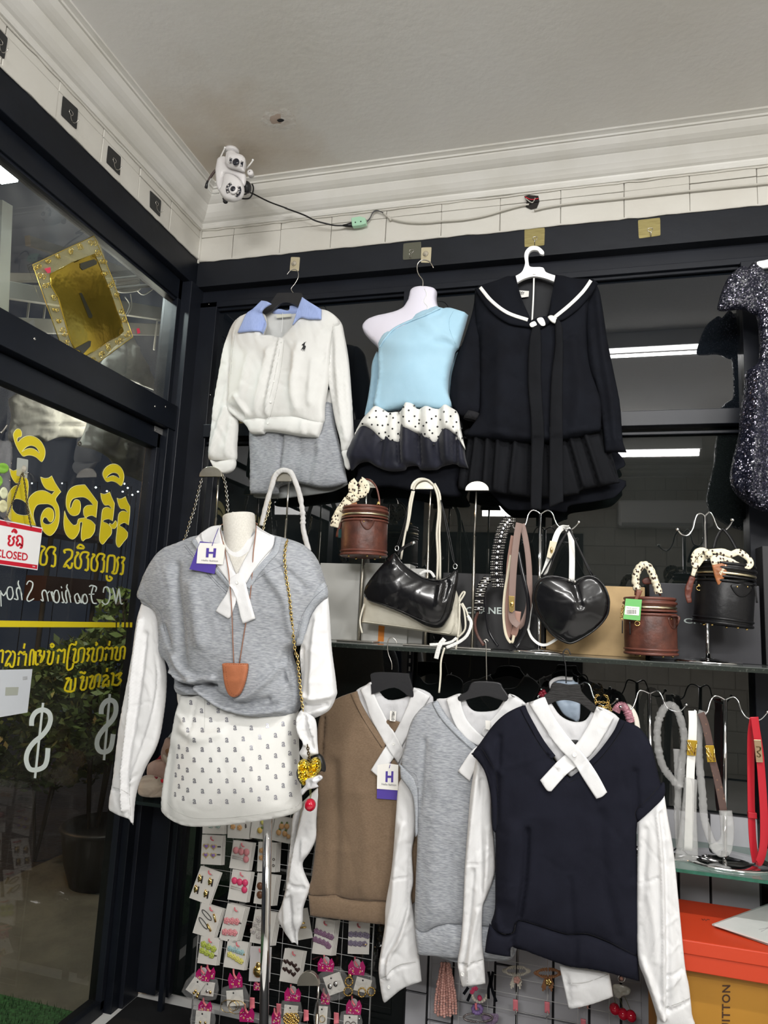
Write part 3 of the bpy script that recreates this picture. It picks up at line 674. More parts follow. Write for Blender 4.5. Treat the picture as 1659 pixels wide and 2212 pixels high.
for lb, q, pin in (('black square hook plate nearest the room corner on the left wall', ((960, 1218), (1030, 1285), (1022, 1388), (958, 1325)), (1000, 1305)), ('second black square hook plate from the room corner', ((692, 930), (772, 1005), (765, 1125), (680, 1040)), (728, 1030)),
                   ('third black square hook plate from the room corner', ((402, 612), (498, 700), (488, 830), (390, 735)), (450, 725)), ('black square hook plate cut by the left edge of the photo', ((-55, 130), (48, 245), (25, 380), (-60, 290)), (-5, 270))):
    sticky_hook(lb, W1(*q), ('X', XL+.001), BLKPL, W1(pin)[0], 'black hooks on the left wall')
# grey shorts
g = thing('grey_shorts', 'heather grey sweat shorts hanging below the white cardigan', 'shorts', PY(640, 1060, 2.5))
wbd = cloth('waistband', A((1050, 1190), (1118, 1212), (1152, 1225), (1158, 1330), (1090, 1335)), 2.475, IVORY, g, t=.012, R=.015)
sh = cloth('leg_cloth', A((470, 1450), (800, 1380), (1095, 1325), (1160, 1330), (1190, 1540), (1245, 1780), (1290, 2020, 'c'), (1180, 2060), (1050, 2068), (920, 2040), (820, 2025), (700, 2060), (688, 2122), (560, 2124), (443, 2122, 'c'), (447, 1900)), 2.48, GREY, g, t=.03, R=.03,
      folds=[(A((745, 1600), (720, 1850), (695, 2100)), -.016, .008), (A((1070, 1650), (1060, 1850), (1000, 2050)), .008, .015), (A((900, 1650), (860, 2000)), -.005, .02)], wr=(.006, 12, 3))
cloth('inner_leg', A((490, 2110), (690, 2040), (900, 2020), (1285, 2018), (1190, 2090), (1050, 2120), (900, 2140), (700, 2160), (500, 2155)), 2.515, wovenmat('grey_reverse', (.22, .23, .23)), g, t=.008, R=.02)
seam(g, SMG, [sh], 2.45, A((446, 2098), (560, 2100), (680, 2096)), A((830, 2005), (920, 2018), (1050, 2046), (1160, 2040), (1284, 1998)), A((742, 1640), (722, 1850), (700, 2050)))
# ----- torso form, one shoulder top ---------------------------------------
FORM = mat('lilac_white_form', (.72, .70, .80), .35, var=.03, vs=8)
tf = thing('hanging_torso_form', 'glossy white plastic torso form with wire hook, dressed in the blue top', 'mannequin', PY(915, 800, 2.45))
fb = cloth('torso', Bc((620, 412), (700, 404), (780, 414), (806, 440), (803, 500), (815, 560), (860, 610), (960, 620), (1010, 680), (985, 850), (960, 960), (900, 1150), (890, 1420), (600, 1450), (310, 1420), (330, 1150), (320, 950), (240, 855), (190, 795), (174, 745), (200, 700), (260, 668), (350, 648), (480, 622), (540, 572), (570, 505), (582, 440)), 2.45, FORM, tf, t=.085, tb=.03, R=.09, wr=0, h=8)
# wavy moulding crack of the neck
tube('seam_line', [hit(*q, [fb], 2.4, .001) for q in Bc((700, 412), (718, 460), (695, 520), (725, 560), (722, 600))], .0016, WHITEP, tf, seg=5)
hook_wire(tf, [PY(*q, 2.44) for q in Bc((684, 402), (684, 340), (650, 290), (636, 240), (645, 190), (685, 165), (740, 178), (776, 232))], .0022)
g = thing('one_shoulder_top', 'sky blue one shoulder top with dotted white and black ruffle hem on a torso form', 'top', PY(900, 1010, 2.44))
cloth('hanging_sleeve', Bc((300, 945), (262, 1010), (246, 1080), (240, 1180), (215, 1350), (190, 1510), (290, 1470), (312, 1300), (330, 1100)), 2.50, BLUEC, g, t=.02, R=.02, folds=[(Bc((280, 1050), (240, 1450)), .008, .006), (Bc((300, 1150), (270, 1450)), -.008, .006)])
cloth('hanging_sleeve', Bc((985, 940), (955, 1050), (925, 1200), (928, 1430), (880, 1400), (890, 1100)), 2.50, BLUEC, g, t=.01, R=.01)
bt = cloth('bodice', Bc((308, 912, 'c'), (350, 840), (430, 752), (550, 690), (700, 630), (822, 572, 'c'), (862, 602), (890, 588), (960, 600), (1073, 635, 'c'), (1045, 740), (1010, 860), (992, 925, 'c'), (962, 955), (945, 1030), (915, 1150), (908, 1300), (925, 1450), (600, 1440), (285, 1460), (300, 1300), (325, 1150), (312, 1040), (322, 950)), 2.44, BLUEC, g, t=.10, tb=.03, R=.10, wr=(.002, 10, 5),
      folds=[(Bc((905, 640), (915, 740), (960, 870)), -.003, .004), (Bc((960, 935), (900, 925), (820, 940)), -.008, .012), (Bc((960, 900), (880, 860)), .006, .008), (Bc((870, 600), (760, 700)), .006, .01), (Bc((900, 590), (830, 700)), -.004, .008), (Bc((700, 700), (850, 900), (700, 960), (480, 950), (380, 900)), .008, .04), (Bc((330, 930), (340, 1150), (300, 1430)), .006, .008)])
drape('neck_binding', Bc((312, 905, 'c'), (350, 838), (430, 750), (550, 688), (700, 628), (822, 572, 'c'), (832, 584), (710, 642), (560, 702), (440, 764), (362, 850), (322, 912, 'c')), [bt], BLUEC, g, off=.003, t=.003, h=5)
seam(g, SMC, [bt], 2.35, Bc((945, 602), (912, 670), (915, 760), (962, 880)), r=.0005)
ORG = wovenmat('black_organza', (.008, .009, .016), (.014, .015, .026), rough=.38, wrinkle=.002, heather=(6, (5, 1, 1)))
ORG.node_tree.nodes['Principled BSDF'].inputs['Specular IOR Level'].default_value = .15
ORG.node_tree.nodes['Principled BSDF'].inputs['Roughness'].default_value = .5
rf = [(Bc((560, 1420), (575, 1650), (570, 1900)), .04, .028), (Bc((500, 1480), (500, 1900)), -.03, .012), (Bc((400, 1470), (370, 1700), (330, 1900)), -.018, .016), (Bc((300, 1450), (200, 1650), (120, 1850)), .03, .03), (Bc((660, 1450), (665, 1900)), -.035, .012), (Bc((740, 1440), (750, 1700), (760, 1930)), .018, .02), (Bc((830, 1440), (820, 1700), (835, 1900)), -.022, .012), (Bc((890, 1420), (905, 1650), (910, 1880)), .035, .022), (Bc((975, 1480), (970, 1900)), -.03, .012), (Bc((1000, 1550), (1030, 1900)), .02, .02)]
rf = [(a, b*.55, c) for a, b, c in rf]
cloth('black_ruffle', Bc((250, 1500), (150, 1600), (85, 1720), (38, 1820), (60, 1890), (78, 1965), (140, 1905), (220, 1890), (290, 1930), (400, 1967), (530, 1962), (555, 1930), (640, 1925), (672, 1957), (800, 1957), (850, 1930), (960, 1905), (1000, 1930), (1076, 1945, 'c'), (1050, 1850), (1035, 1710), (990, 1550), (900, 1480), (600, 1450)), 2.442, ORG, g, t=.05, R=.05, folds=rf, wr=(.004, 25, 3), edge=.5)
DOT = wovenmat('ivory_satin', (.76, .76, .72), rough=.5, wrinkle=.002)
pe = cloth('dotted_ruffle', Bc((238, 1475), (290, 1422), (350, 1440), (400, 1466), (515, 1456), (550, 1396), (615, 1402), (640, 1436), (720, 1418), (800, 1440), (880, 1412), (930, 1430), (985, 1470), (1010, 1600), (1030, 1700), (1052, 1790), (1000, 1715), (962, 1698), (968, 1655, 'c'), (900, 1636), (850, 1670), (785, 1742), (735, 1712), (665, 1722), (660, 1652, 'c'), (508, 1645, 'c'), (500, 1722), (395, 1727), (330, 1700), (280, 1655), (230, 1615), (180, 1610), (130, 1640), (88, 1722), (110, 1640), (150, 1570), (190, 1510)), 2.415, DOT, g, t=.055, R=.05, folds=rf, wr=(.004, 25, 3), edge=.5, seed=4)
dots = [(285,1452),(350,1452),(288,1505),(407,1477),(480,1458),(565,1448),(611,1408),(375,1500),(432,1512),(520,1420),(615,1498),(655,1530),(743,1442),(797,1498),(865,1460),(922,1498),(965,1462),(250,1570),(300,1573),(341,1577),(388,1570),(478,1552),(568,1540),(518,1502),(716,1552),(760,1520),(834,1528),(887,1546),(972,1548),(426,1605),(366,1636),(312,1645),(264,1641),(188,1590),(170,1563),(518,1590),(622,1587),(573,1631),(652,1560),(690,1580),(810,1588),(852,1612),(944,1588),(1015,1602),(474,1648),(394,1668),(335,1702),(426,1702),(702,1650),(743,1618),(767,1643),(655,1655),(817,1673),(738,1685),(780,1735),(972,1638),(975,1668),(1022,1685),(230,1510)]
VF = []
for q in dots:
    c = Bc(q)[0]; pts = [hit(c[0]+2.1*math.cos(a), c[1]+2.1*math.sin(a), [pe], 2.37, .0012) for a in [k*math.pi/4 for k in range(8)]]
    VF.append((pts, [tuple(range(7, -1, -1))]))
V, F = join(*VF); o = obj('dot_print', V, F, BLACKP, g, smooth=False); o['kind'] = 'stuff'
g = thing('black_mini_skirt', 'plain black mini skirt hanging below the ruffle hem of the blue top', 'skirt', PY(900, 1080, 2.5))
cloth('skirt_cloth', Bc((170, 1850), (600, 1850), (1000, 1880), (1010, 2000), (980, 2090), (1000, 2185), (700, 2160), (420, 2105), (250, 2110), (100, 2095), (130, 1990)), 2.50, BLACKC, g, t=.03, R=.03, wr=(.005, 10, 3))
# ----- sailor blouse and pleated skirt ------------------------------------
g = thing('pleated_skirt', 'black pleated mini skirt hanging under the black sailor blouse', 'skirt', PY(1180, 1110, 2.48))
plf = []
for a, b in (((200, 1640), (150, 1980)), ((280, 1640), (248, 2000)), ((350, 1645), (318, 2010)), ((470, 1650), (425, 2015)), ((600, 1655), (590, 2030)), ((720, 1660), (745, 2030)), ((850, 1650), (945, 2005)), ((950, 1625), (1056, 1962)), ((1080, 1590), (1205, 1930))):
    plf.append((Cc(a, b), -.014, .006)); plf.append((Cc((a[0]+26, a[1]), (b[0]+34, b[1])), .012, .012))
SKB = wovenmat('black_twill', (.0095, .010, .012), (.008, .0085, .010), wrinkle=.001, sheen=.0); darkspec(SKB)
cloth('back_hem', Cc((300, 1950), (330, 2010), (420, 2105), (500, 2125), (700, 2120), (840, 2138), (870, 2092), (1060, 2062), (1200, 2020), (1190, 1900)), 2.525, BLACKC, g, t=.008, R=.02)
cloth('pleated_cloth', Cc((160, 1560), (160, 1640), (140, 1730), (105, 1850), (92, 1975, 'c'), (240, 2005), (318, 2000), (425, 2015), (590, 2035), (745, 2040), (942, 2012, 'c'), (945, 1990), (1058, 1962, 'c'), (1065, 1965), (1216, 1932, 'c'), (1160, 1740), (1110, 1560), (600, 1500)), 2.47, SKB, g, t=.03, R=.03, folds=plf, wr=(.003, 10, 3), h=6, edge=.6)
cloth('back_panel', Cc((1120, 1700), (1180, 1700), (1255, 1800), (1210, 1840), (1170, 1850)), 2.53, BLACKC, g, t=.004, R=.02)
g = thing('sailor_blouse', 'black long sleeved sailor blouse with white trimmed collar and long hanging tie', 'blouse', PY(1180, 950, 2.44))
cloth('lining', Cc((490, 520), (770, 520), (740, 700), (690, 840), (600, 850), (530, 700)), 2.475, mat('black_lining', (.010, .011, .014), .7), g, t=.004, R=.02)
sL = cloth('sleeve', Cc((215, 600), (200, 720), (150, 900), (95, 1050), (55, 1180), (38, 1330), (60, 1420), (120, 1480), (240, 1470), (262, 1300), (262, 1000), (250, 700)), 2.44, BLACKC, g, t=.045, R=.04, folds=[(Cc((180, 900), (120, 1200), (110, 1400)), .006, .02)], wr=(.004, 8, 4))
lathe('cuff_opening', [(.0275, .03), (.027, 0), (.022, .004), (.018, .03)], PY(*Cc((182, 1500))[0], 2.43), mat('black_fleece', (.006, .006, .008), .9, bump=.003, bs=80), g, 18, Matrix.Rotation(.25, 3, 'Y'), 1.05, .8)
sR = cloth('sleeve', Cc((1040, 570), (1072, 600), (1095, 720), (1130, 950), (1170, 1150), (1215, 1380), (1232, 1600), (1240, 1660), (1264, 1726, 'c'), (1180, 1724), (1110, 1722, 'c'), (1085, 1500), (1050, 1290), (1000, 1150), (980, 950), (985, 700)), 2.44, BLACKC, g, t=.04, R=.035, folds=[(Cc((1060, 650), (1090, 1000), (1140, 1300), (1180, 1650)), .009, .014), (Cc((1010, 900), (1060, 1290), (1120, 1650)), .006, .006), (Cc((1190, 1600), (1250, 1700)), -.006, .006)], wr=(.004, 8, 4))
sb = cloth('body', Cc((480, 510), (350, 545), (240, 590), (212, 650), (215, 800), (240, 1000), (246, 1300), (240, 1460), (190, 1540), (145, 1608, 'c'), (400, 1640), (600, 1656), (740, 1652), (900, 1622), (1085, 1578, 'c'), (1090, 1400), (1060, 1290), (1008, 1130), (988, 900), (1000, 700), (1040, 585), (900, 530), (775, 506), (745, 650), (700, 800), (600, 830), (530, 680)), 2.43, BLACKC, g, t=.045, R=.05,
      folds=[(Cc((840, 950), (905, 915)), -.005, .008), (Cc((243, 850), (246, 1460)), -.012, .006), (Cc((990, 700), (985, 950), (1010, 1140)), -.006, .006), (Cc((770, 900), (760, 1200), (735, 1600)), -.005, .01), (Cc((900, 1000), (940, 1300), (900, 1600)), .008, .03), (Cc((400, 1000), (380, 1600)), .008, .03), (Cc((300, 1590), (650, 1630), (1000, 1580)), .004, .01)], wr=(.005, 7, 3))
SB = [sb, sL, sR]
cl1 = drape('collar', Cc((494, 505, 'c'), (400, 528), (250, 575, 'c'), (212, 600, 'c'), (270, 690), (340, 770), (450, 840), (590, 864, 'c'), (600, 815), (550, 700), (520, 610)), SB, BLACKC, g, off=.010, t=.005, default=2.40, bvh=True)
cl2 = drape('collar', Cc((770, 500, 'c'), (900, 525), (1027, 530, 'c'), (1065, 560, 'c'), (1000, 660), (900, 760), (800, 820), (722, 800, 'c'), (735, 690), (752, 600)), SB, BLACKC, g, off=.010, t=.005, default=2.40, bvh=True)
SB += [cl1, cl2]
def band(name, P, wpx, onto, m, par, off=.002, t=.002, default=2.4, h=4, t0=0):
    L = catmull(P, 5, False); a, b = [], []
    for i, p in enumerate(L):
        q0 = L[max(0, i-1)]; q1 = L[min(len(L)-1, i+1)]; dx, dy = q1[0]-q0[0], q1[1]-q0[1]; l = math.hypot(dx, dy) or 1
        nx, ny = -dy/l*wpx/2, dx/l*wpx/2; a.append((p[0]+nx, p[1]+ny)); b.append((p[0]-nx, p[1]-ny))
    return drape(name, a+b[::-1], onto, m, par, off=off, t=t, h=h, sm=0, default=default)
TRIM = mat('white_trim', (.8, .8, .76), .6)
band('collar_trim', Cc((248, 580), (330, 678), (440, 758), (578, 806)), 7.5, SB, TRIM, g)
band('collar_trim', Cc((1015, 533), (960, 610), (870, 700), (765, 786)), 7.5, SB, TRIM, g)
drape('tie_tail', Cc((612, 870), (660, 860), (672, 1000), (670, 1200), (680, 1400), (692, 1600), (684, 1800), (672, 2125, 'c'), (596, 2120, 'c'), (602, 1700), (600, 1500), (580, 1250), (586, 1000)), SB, SKB, g, off=.016, t=.005, default=2.415)
drape('tie_tail', Cc((770, 820), (812, 850), (822, 1000), (818, 1300), (820, 1600), (824, 2068, 'c'), (725, 2112, 'c'), (728, 1700), (730, 1500), (742, 1200), (766, 1000)), SB, SKB, g, off=.016, t=.005, default=2.415)
kn = cloth('knot', Cc((585, 830), (620, 800), (690, 780), (720, 790), (735, 820), (700, 850), (640, 880), (600, 870)), 2.385, BLACKC, g, t=.02, R=.014, wr=(.004, 40, 40))
drape('knot_trim', Cc((590, 832), (625, 815), (640, 845), (602, 856)), [kn], TRIM, g, off=.001, t=.001, h=3)
drape('knot_trim', Cc((640, 800), (680, 790), (700, 838), (670, 845)), [kn], TRIM, g, off=.001, t=.001, h=3)
lp = cloth('knot_loop', Cc((715, 785), (740, 772), (770, 785), (790, 810), (802, 838), (760, 830), (735, 815)), 2.375, TRIM, g, t=.008, R=.01)
plate('neck_label', Cc((505, 600), (586, 606), (583, 645), (522, 652)), 2.46, PAPER, g, t=.001)
text('label_text', 'OSY', Cc((518, 607), (556, 610), (554, 630), (516, 628)), onY(2.457), BLACKP, g)
h2 = thing('clothes_hanger', 'white plastic hanger with broad hooked neck in the sailor blouse', 'hanger', PY(1155, 600, 2.44))
plate('shoulder_bar', Cc((488, 514, 'c'), (530, 490), (550, 460), (560, 420), (555, 372), (565, 335), (600, 306), (650, 308), (688, 340), (688, 362), (664, 358), (645, 335), (605, 335), (583, 365), (585, 420), (600, 448), (680, 452), (705, 485), (768, 508, 'c'), (763, 552, 'c'), (700, 528), (622, 514), (550, 532), (498, 562, 'c')), 2.44, WHITEPL, h2, t=.012, sm=4, bev=.003, h=10)
ribbon('hanging_strap', [PY(*q, 2.425) for q in Cc((620, 515), (616, 650), (607, 815))], (1, 0, 0), .0055, .001, TRIM, h2)
text('mark', '---', Cc((612, 489), (630, 489), (630, 493), (612, 493)), onY(2.427), mat('grey_print', (.3, .3, .3)), h2)
# ----- sparkling dress on the right ---------------------------------------
SPK = bpy.data.materials.new('sequin_fabric'); SPK.use_nodes = True; nt = SPK.node_tree; N = nt.nodes; B = N['Principled BSDF']
tc = N.new('ShaderNodeTexCoord'); vo = N.new('ShaderNodeTexVoronoi'); vo.inputs['Scale'].default_value = 210; nt.links.new(tc.outputs['Object'], vo.inputs[0])
sx = N.new('ShaderNodeSeparateColor'); nt.links.new(vo.outputs['Color'], sx.inputs[0])
m1 = N.new('ShaderNodeMath'); m1.operation = 'GREATER_THAN'; m1.inputs[1].default_value = .66; nt.links.new(sx.outputs[0], m1.inputs[0])
m2 = N.new('ShaderNodeMath'); m2.operation = 'LESS_THAN'; m2.inputs[1].default_value = .42; nt.links.new(vo.outputs['Distance'], m2.inputs[0])
m3 = N.new('ShaderNodeMath'); m3.operation = 'MULTIPLY'; nt.links.new(m1.outputs[0], m3.inputs[0]); nt.links.new(m2.outputs[0], m3.inputs[1])
mc = N.new('ShaderNodeMix'); mc.data_type = 'RGBA'; mc.inputs[6].default_value = (.006, .007, .016, 1); mc.inputs[7].default_value = (.55, .52, .68, 1); nt.links.new(m3.outputs[0], mc.inputs[0]); nt.links.new(mc.outputs[2], B.inputs['Base Color'])
nt.links.new(m3.outputs[0], B.inputs['Metallic']); B.inputs['Roughness'].default_value = .35
vm = N.new('ShaderNodeVectorMath'); vm.operation = 'SUBTRACT'; vm.inputs[1].default_value = (.5, .5, .5); nt.links.new(vo.outputs['Color'], vm.inputs[0])
vs_ = N.new('ShaderNodeVectorMath'); vs_.operation = 'SCALE'; vs_.inputs['Scale'].default_value = 1.1; nt.links.new(vm.outputs[0], vs_.inputs[0])
ge = N.new('ShaderNodeNewGeometry'); va = N.new('ShaderNodeVectorMath'); va.operation = 'ADD'; nt.links.new(ge.outputs['Normal'], va.inputs[0]); nt.links.new(vs_.outputs[0], va.inputs[1])
vn = N.new('ShaderNodeVectorMath'); vn.operation = 'NORMALIZE'; nt.links.new(va.outputs[0], vn.inputs[0]); nt.links.new(vn.outputs[0], B.inputs['Normal'])
g = thing('sequin_dress', 'glittering black sequin dress with cap sleeves at the right edge', 'dress', PY(1640, 1090, 2.42))
cloth('bodice', Dc((1125, 405), (1080, 440), (1045, 500), (1050, 640), (1130, 770), (1150, 900), (1150, 1090), (1085, 1145), (1060, 1220), (1100, 1300), (1400, 1300), (1560, 600), (1400, 420), (1250, 500), (1180, 470)), 2.43, SPK, g, t=.05, R=.06, wr=(.006, 9, 6))
cloth('cap_sleeve', Dc((1060, 440), (1000, 455), (940, 510), (900, 590), (875, 670), (863, 730), (900, 745), (1040, 735), (1150, 770), (1150, 600)), 2.42, SPK, g, t=.045, R=.05, wr=(.008, 14, 10))
cloth('skirt', Dc((1075, 1150), (1050, 1280), (1020, 1450), (1010, 1600), (975, 1750), (950, 1900), (985, 2000), (1060, 2070), (1130, 2110), (1250, 2150), (1500, 2180), (1560, 1600), (1500, 1140), (1300, 1120)), 2.42, SPK, g, t=.07, R=.07, folds=[(Dc((1120, 1200), (1090, 1600), (1060, 2000)), .015, .02), (Dc((1200, 1400), (1180, 2000)), -.012, .015)], wr=(.008, 10, 3))
h3 = thing('clothes_hanger', 'white plastic hanger end showing in the sequin dress neck', 'hanger', PY(1700, 590, 2.43))
plate('shoulder_bar', Dc((1130, 415), (1215, 395), (1330, 340), (1420, 345), (1560, 470), (1500, 480), (1380, 420), (1290, 430), (1175, 458)), 2.42, WHITEPL, h3, t=.012, sm=3, bev=.002)
tube('hook', [PY(*q, 2.43) for q in Dc((1370, 340), (1370, 200), (1345, 150), (1380, 110), (1420, 140))], .002, STEEL, h3)
# ---------------- three layered vests under the shelf ---------------------
def Ec(*p): return Z(600, 1440, 3.353, p)
def E3(*p): return Z(600, 1760, 4.893, p)
def Fc(*p): return Z(860, 1440, 2.865, p)
def Gc(*p): return Z(1000, 1440, 2.866, p)
def Hc(*p): return Z(380, 980, 4.425, p)
def Ic(*p): return Z(230, 1400, 3.253, p)
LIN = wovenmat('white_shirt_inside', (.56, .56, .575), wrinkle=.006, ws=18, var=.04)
def hanger(label, bar, hook, Y, par_loc, grp=None, wood=False):
    h = thing('clothes_hanger', label, 'hanger', par_loc, grp)
    m = mat('black_ribbed_plastic', (.014, .013, .013), .5, bump=.004, bs=40, bstretch=(.4, 1, 14)) if wood else BLACKPL
    plate('shoulder_bar', bar, Y, m, h, t=.012, sm=4, bev=.003, h=10)
    hook_wire(h, [PY(*q, Y) for q in hook], .0018, BLACKPL if wood else STEEL); return h
def hello_tag(par_label, quadw, quadp, onto, loc, default, hq, tq, string):
    t = thing('hang_tag', par_label, 'tag', loc)
    yy = min(hit(q[0], q[1], onto, default).y for q in list(quadw)+list(quadp)+[tuple((Vector(quadw[0])*(1-k)+Vector(quadw[-2])*k)) for k in (.3, .5, .7)])-.004
    b = plate('back_card', quadp, yy, PURPLE, t, t=.001); a = plate('front_card', quadw, yy-.0025, PAPER, t, t=.001); default = yy-.0045
    a0, b0, c0, d0 = [Vector(q) for q in hq]; f = lambda u, v: tuple((a0*(1-u)*(1-v)+b0*u*(1-v)+c0*u*v+d0*(1-u)*v))
    for u0, u1, v0, v1 in ((0, .27, 0, 1), (.73, 1, 0, 1), (.27, .73, .40, .60)): plate('letter_bar', [f(u0, v0), f(u1, v0), f(u1, v1), f(u0, v1)], default, PURPLE, t, t=.0003)
    text('print', 'Hello fashion', tq, onY(default), mat('grey_print', (.3, .3, .3)), t)
    tube('string', [PY(*q, default-.001) for q in string[:-1]]+[hit(*string[-1], onto, default, .004)], .0011, PURPLE, t, seg=5)
    return t
# ---- brown vest
Y1 = 2.27
g = thing('layered_vest', 'brown sweatshirt vest over a white shirt with crossed collar straps, left of the three', 'vest', PY(790, 1990, Y1))
w0 = cloth('shirt_inner', Ec((560, 190), (640, 132), (676, 112), (720, 160), (800, 240), (940, 215), (990, 152), (1125, 220), (1080, 400), (950, 560), (880, 740), (790, 620), (690, 480), (600, 340)), Y1+.018, LIN, g, t=.010, R=.02, wr=(.006, 20, 8))
drape('back_yoke', Ec((770, 395), (800, 385), (885, 400), (878, 440), (840, 475), (800, 430)), [w0], BROWN, g, default=Y1)
bw = cloth('body', Ec((576, 176, 'c'), (500, 200), (420, 235), (345, 300), (300, 380), (285, 520), (290, 700), (288, 900), (280, 1200), (262, 1400), (240, 1550), (222, 1650), (420, 1660), (560, 1690), (790, 1700), (1000, 1700), (1030, 1200), (1060, 700), (1120, 260, 'c'), (1060, 360), (960, 560), (882, 722, 'c'), (790, 592), (700, 475), (630, 350)), Y1, BROWN, g, t=.022, R=.04,
      folds=[(Ec((430, 700), (440, 1200), (420, 1640)), -.006, .02), (Ec((345, 360), (335, 560), (320, 720)), -.008, .006), (Ec((620, 900), (660, 1300), (640, 1650)), .004, .03), (Ec((520, 500), (480, 900)), .004, .03)], wr=(.004, 8, 3), seed=11)
hb1 = cloth('hem_band', E3((322, 845, 'c'), (440, 850), (600, 838), (640, 850), (740, 885), (900, 890), (1150, 905), (1400, 900), (1400, 1200), (1200, 1165), (900, 1135), (600, 1095), (340, 1068, 'c'), (335, 950)), Y1-.003, BROWN, g, t=.024, R=.03, wr=(.003, 20, 3), seed=3)
bs = [w0, bw, hb1]
band('neck_rib', Ec((548, 188), (600, 300), (670, 420), (775, 575)), 13, bs, BROWN, g, off=.002, t=.003, default=Y1-.02)
sq1 = cloth('sleeve', Ec((310, 860), (285, 880), (210, 950), (150, 1010), (110, 1080), (95, 1250), (75, 1450), (60, 1600), (30, 1720), (2, 1800), (30, 1880), (70, 1950), (104, 2002, 'c'), (126, 2000), (148, 2028, 'c'), (150, 1920), (180, 1850), (185, 1750), (232, 1610), (228, 1570), (196, 1500), (182, 1420), (235, 1340), (282, 1230), (282, 1100)), Y1-.005, WHITE, g, t=.022, R=.03,
      folds=[(Ec((230, 950), (180, 1150), (120, 1380), (90, 1640)), .012, .008), (Ec((170, 1000), (115, 1350), (100, 1560), (190, 1590)), -.010, .007), (Ec((200, 1250), (190, 1420), (228, 1580)), .008, .008), (Ec((95, 1600), (110, 1850), (135, 2020)), -.010, .006), (Ec((60, 1650), (70, 1900)), .006, .008)], wr=(.006, 18, 4), h=6)
sq2 = cloth('sleeve', [(862, 1690), (880, 1685), (894, 1705), (898, 1760), (896, 1801), (890, 1842), (893, 1903), (888, 1934), (892, 1964), (900, 2010), (906, 2070), (911, 2120, 'c'), (885, 2128), (866, 2138), (835, 2164, 'c'), (827, 2160), (818, 2095), (823, 2052), (831, 2001), (833, 1954), (845, 1883), (851, 1821), (855, 1760)], Y1-.035, WHITE, g, t=.022, R=.03,
      folds=[(E3((1330, 100), (1260, 500), (1230, 900), (1150, 1300), (1090, 1640)), .008, .012), (E3((1400, 300), (1390, 800), (1290, 1200), (1130, 1500)), -.008, .008), (E3((1420, 900), (1300, 1300), (1200, 1450), (1180, 1680)), .010, .008), (E3((1110, 1720), (1150, 1700), (1200, 1640), (1300, 1580), (1460, 1555)), -.005, .003), (E3((1215, 655), (1370, 650)), -.004, .003)], wr=(.005, 16, 4), h=6)
button(hit(*E3((1175, 1822))[0], [sq2], 2.2, .001), .0045, BTN, g)
s1_ = drape('collar_strap', Ec((745, 400), (800, 540), (880, 590, 'c'), (990, 340), (1040, 300), (1108, 214, 'c'), (992, 150, 'c'), (930, 330), (860, 450), (680, 748, 'c'), (745, 806, 'c'), (830, 690)), bs, WHITE, g, off=.008, t=.004, default=Y1-.02, sm=0) if False else None
sa = drape('collar_strap', Ec((990, 150, 'c'), (1108, 212, 'c'), (1050, 310), (960, 470), (880, 610), (800, 720), (745, 806, 'c'), (678, 748, 'c'), (770, 600), (860, 460), (940, 290)), bs, WHITE, g, off=.008, t=.003, default=Y1-.02, bvh=True, h=5, wr=.002)
sc = drape('collar_strap', Ec((600, 165, 'c'), (678, 110, 'c'), (715, 230), (790, 380), (860, 500), (916, 605, 'c'), (876, 702, 'c'), (800, 590), (730, 470), (670, 360), (640, 260)), bs+[sa], WHITE, g, off=.005, t=.003, default=Y1-.02, bvh=True, h=5, wr=.002)
button(hit(*Ec((840, 561))[0], bs+[sa, sc], 2.2, .001), .0052, BTN, g)
lbp = plate('neck_label', Ec((814, 320), (859, 324), (852, 398), (811, 392)), Y1-.012, PAPER, g, t=.001)
text('label_text', 'HELLO', Ec((848, 328), (845, 390), (824, 388), (827, 326)), onY(Y1-.0145), BLACKP, g)
hanger('black plastic hanger with silver hook above the brown vest', Ec((700, 42), (935, 48), (958, 70), (990, 200), (960, 215), (850, 150), (700, 195), (685, 180), (682, 100)), [PY and q for q in Z(700, 1000, 4.609, [(675, 2060), (672, 1990), (640, 1900), (632, 1820), (645, 1755), (680, 1738), (712, 1765), (724, 1800)])], Y1+.01, PY(845, 1490, Y1))
hello_tag('white and indigo hang tag with a letter H on the brown vest', Ec((722, 712), (800, 700), (874, 712), (872, 896), (719, 884)), Ec((722, 740), (870, 750), (868, 966), (718, 955)), [bw, hb1], PY(840, 1725, Y1), Y1-.03, Ec((782, 758), (838, 758), (836, 838), (780, 836)), Ec((752, 842), (858, 850), (858, 866), (752, 858)), Ec((808, 735), (812, 715), (820, 690)))
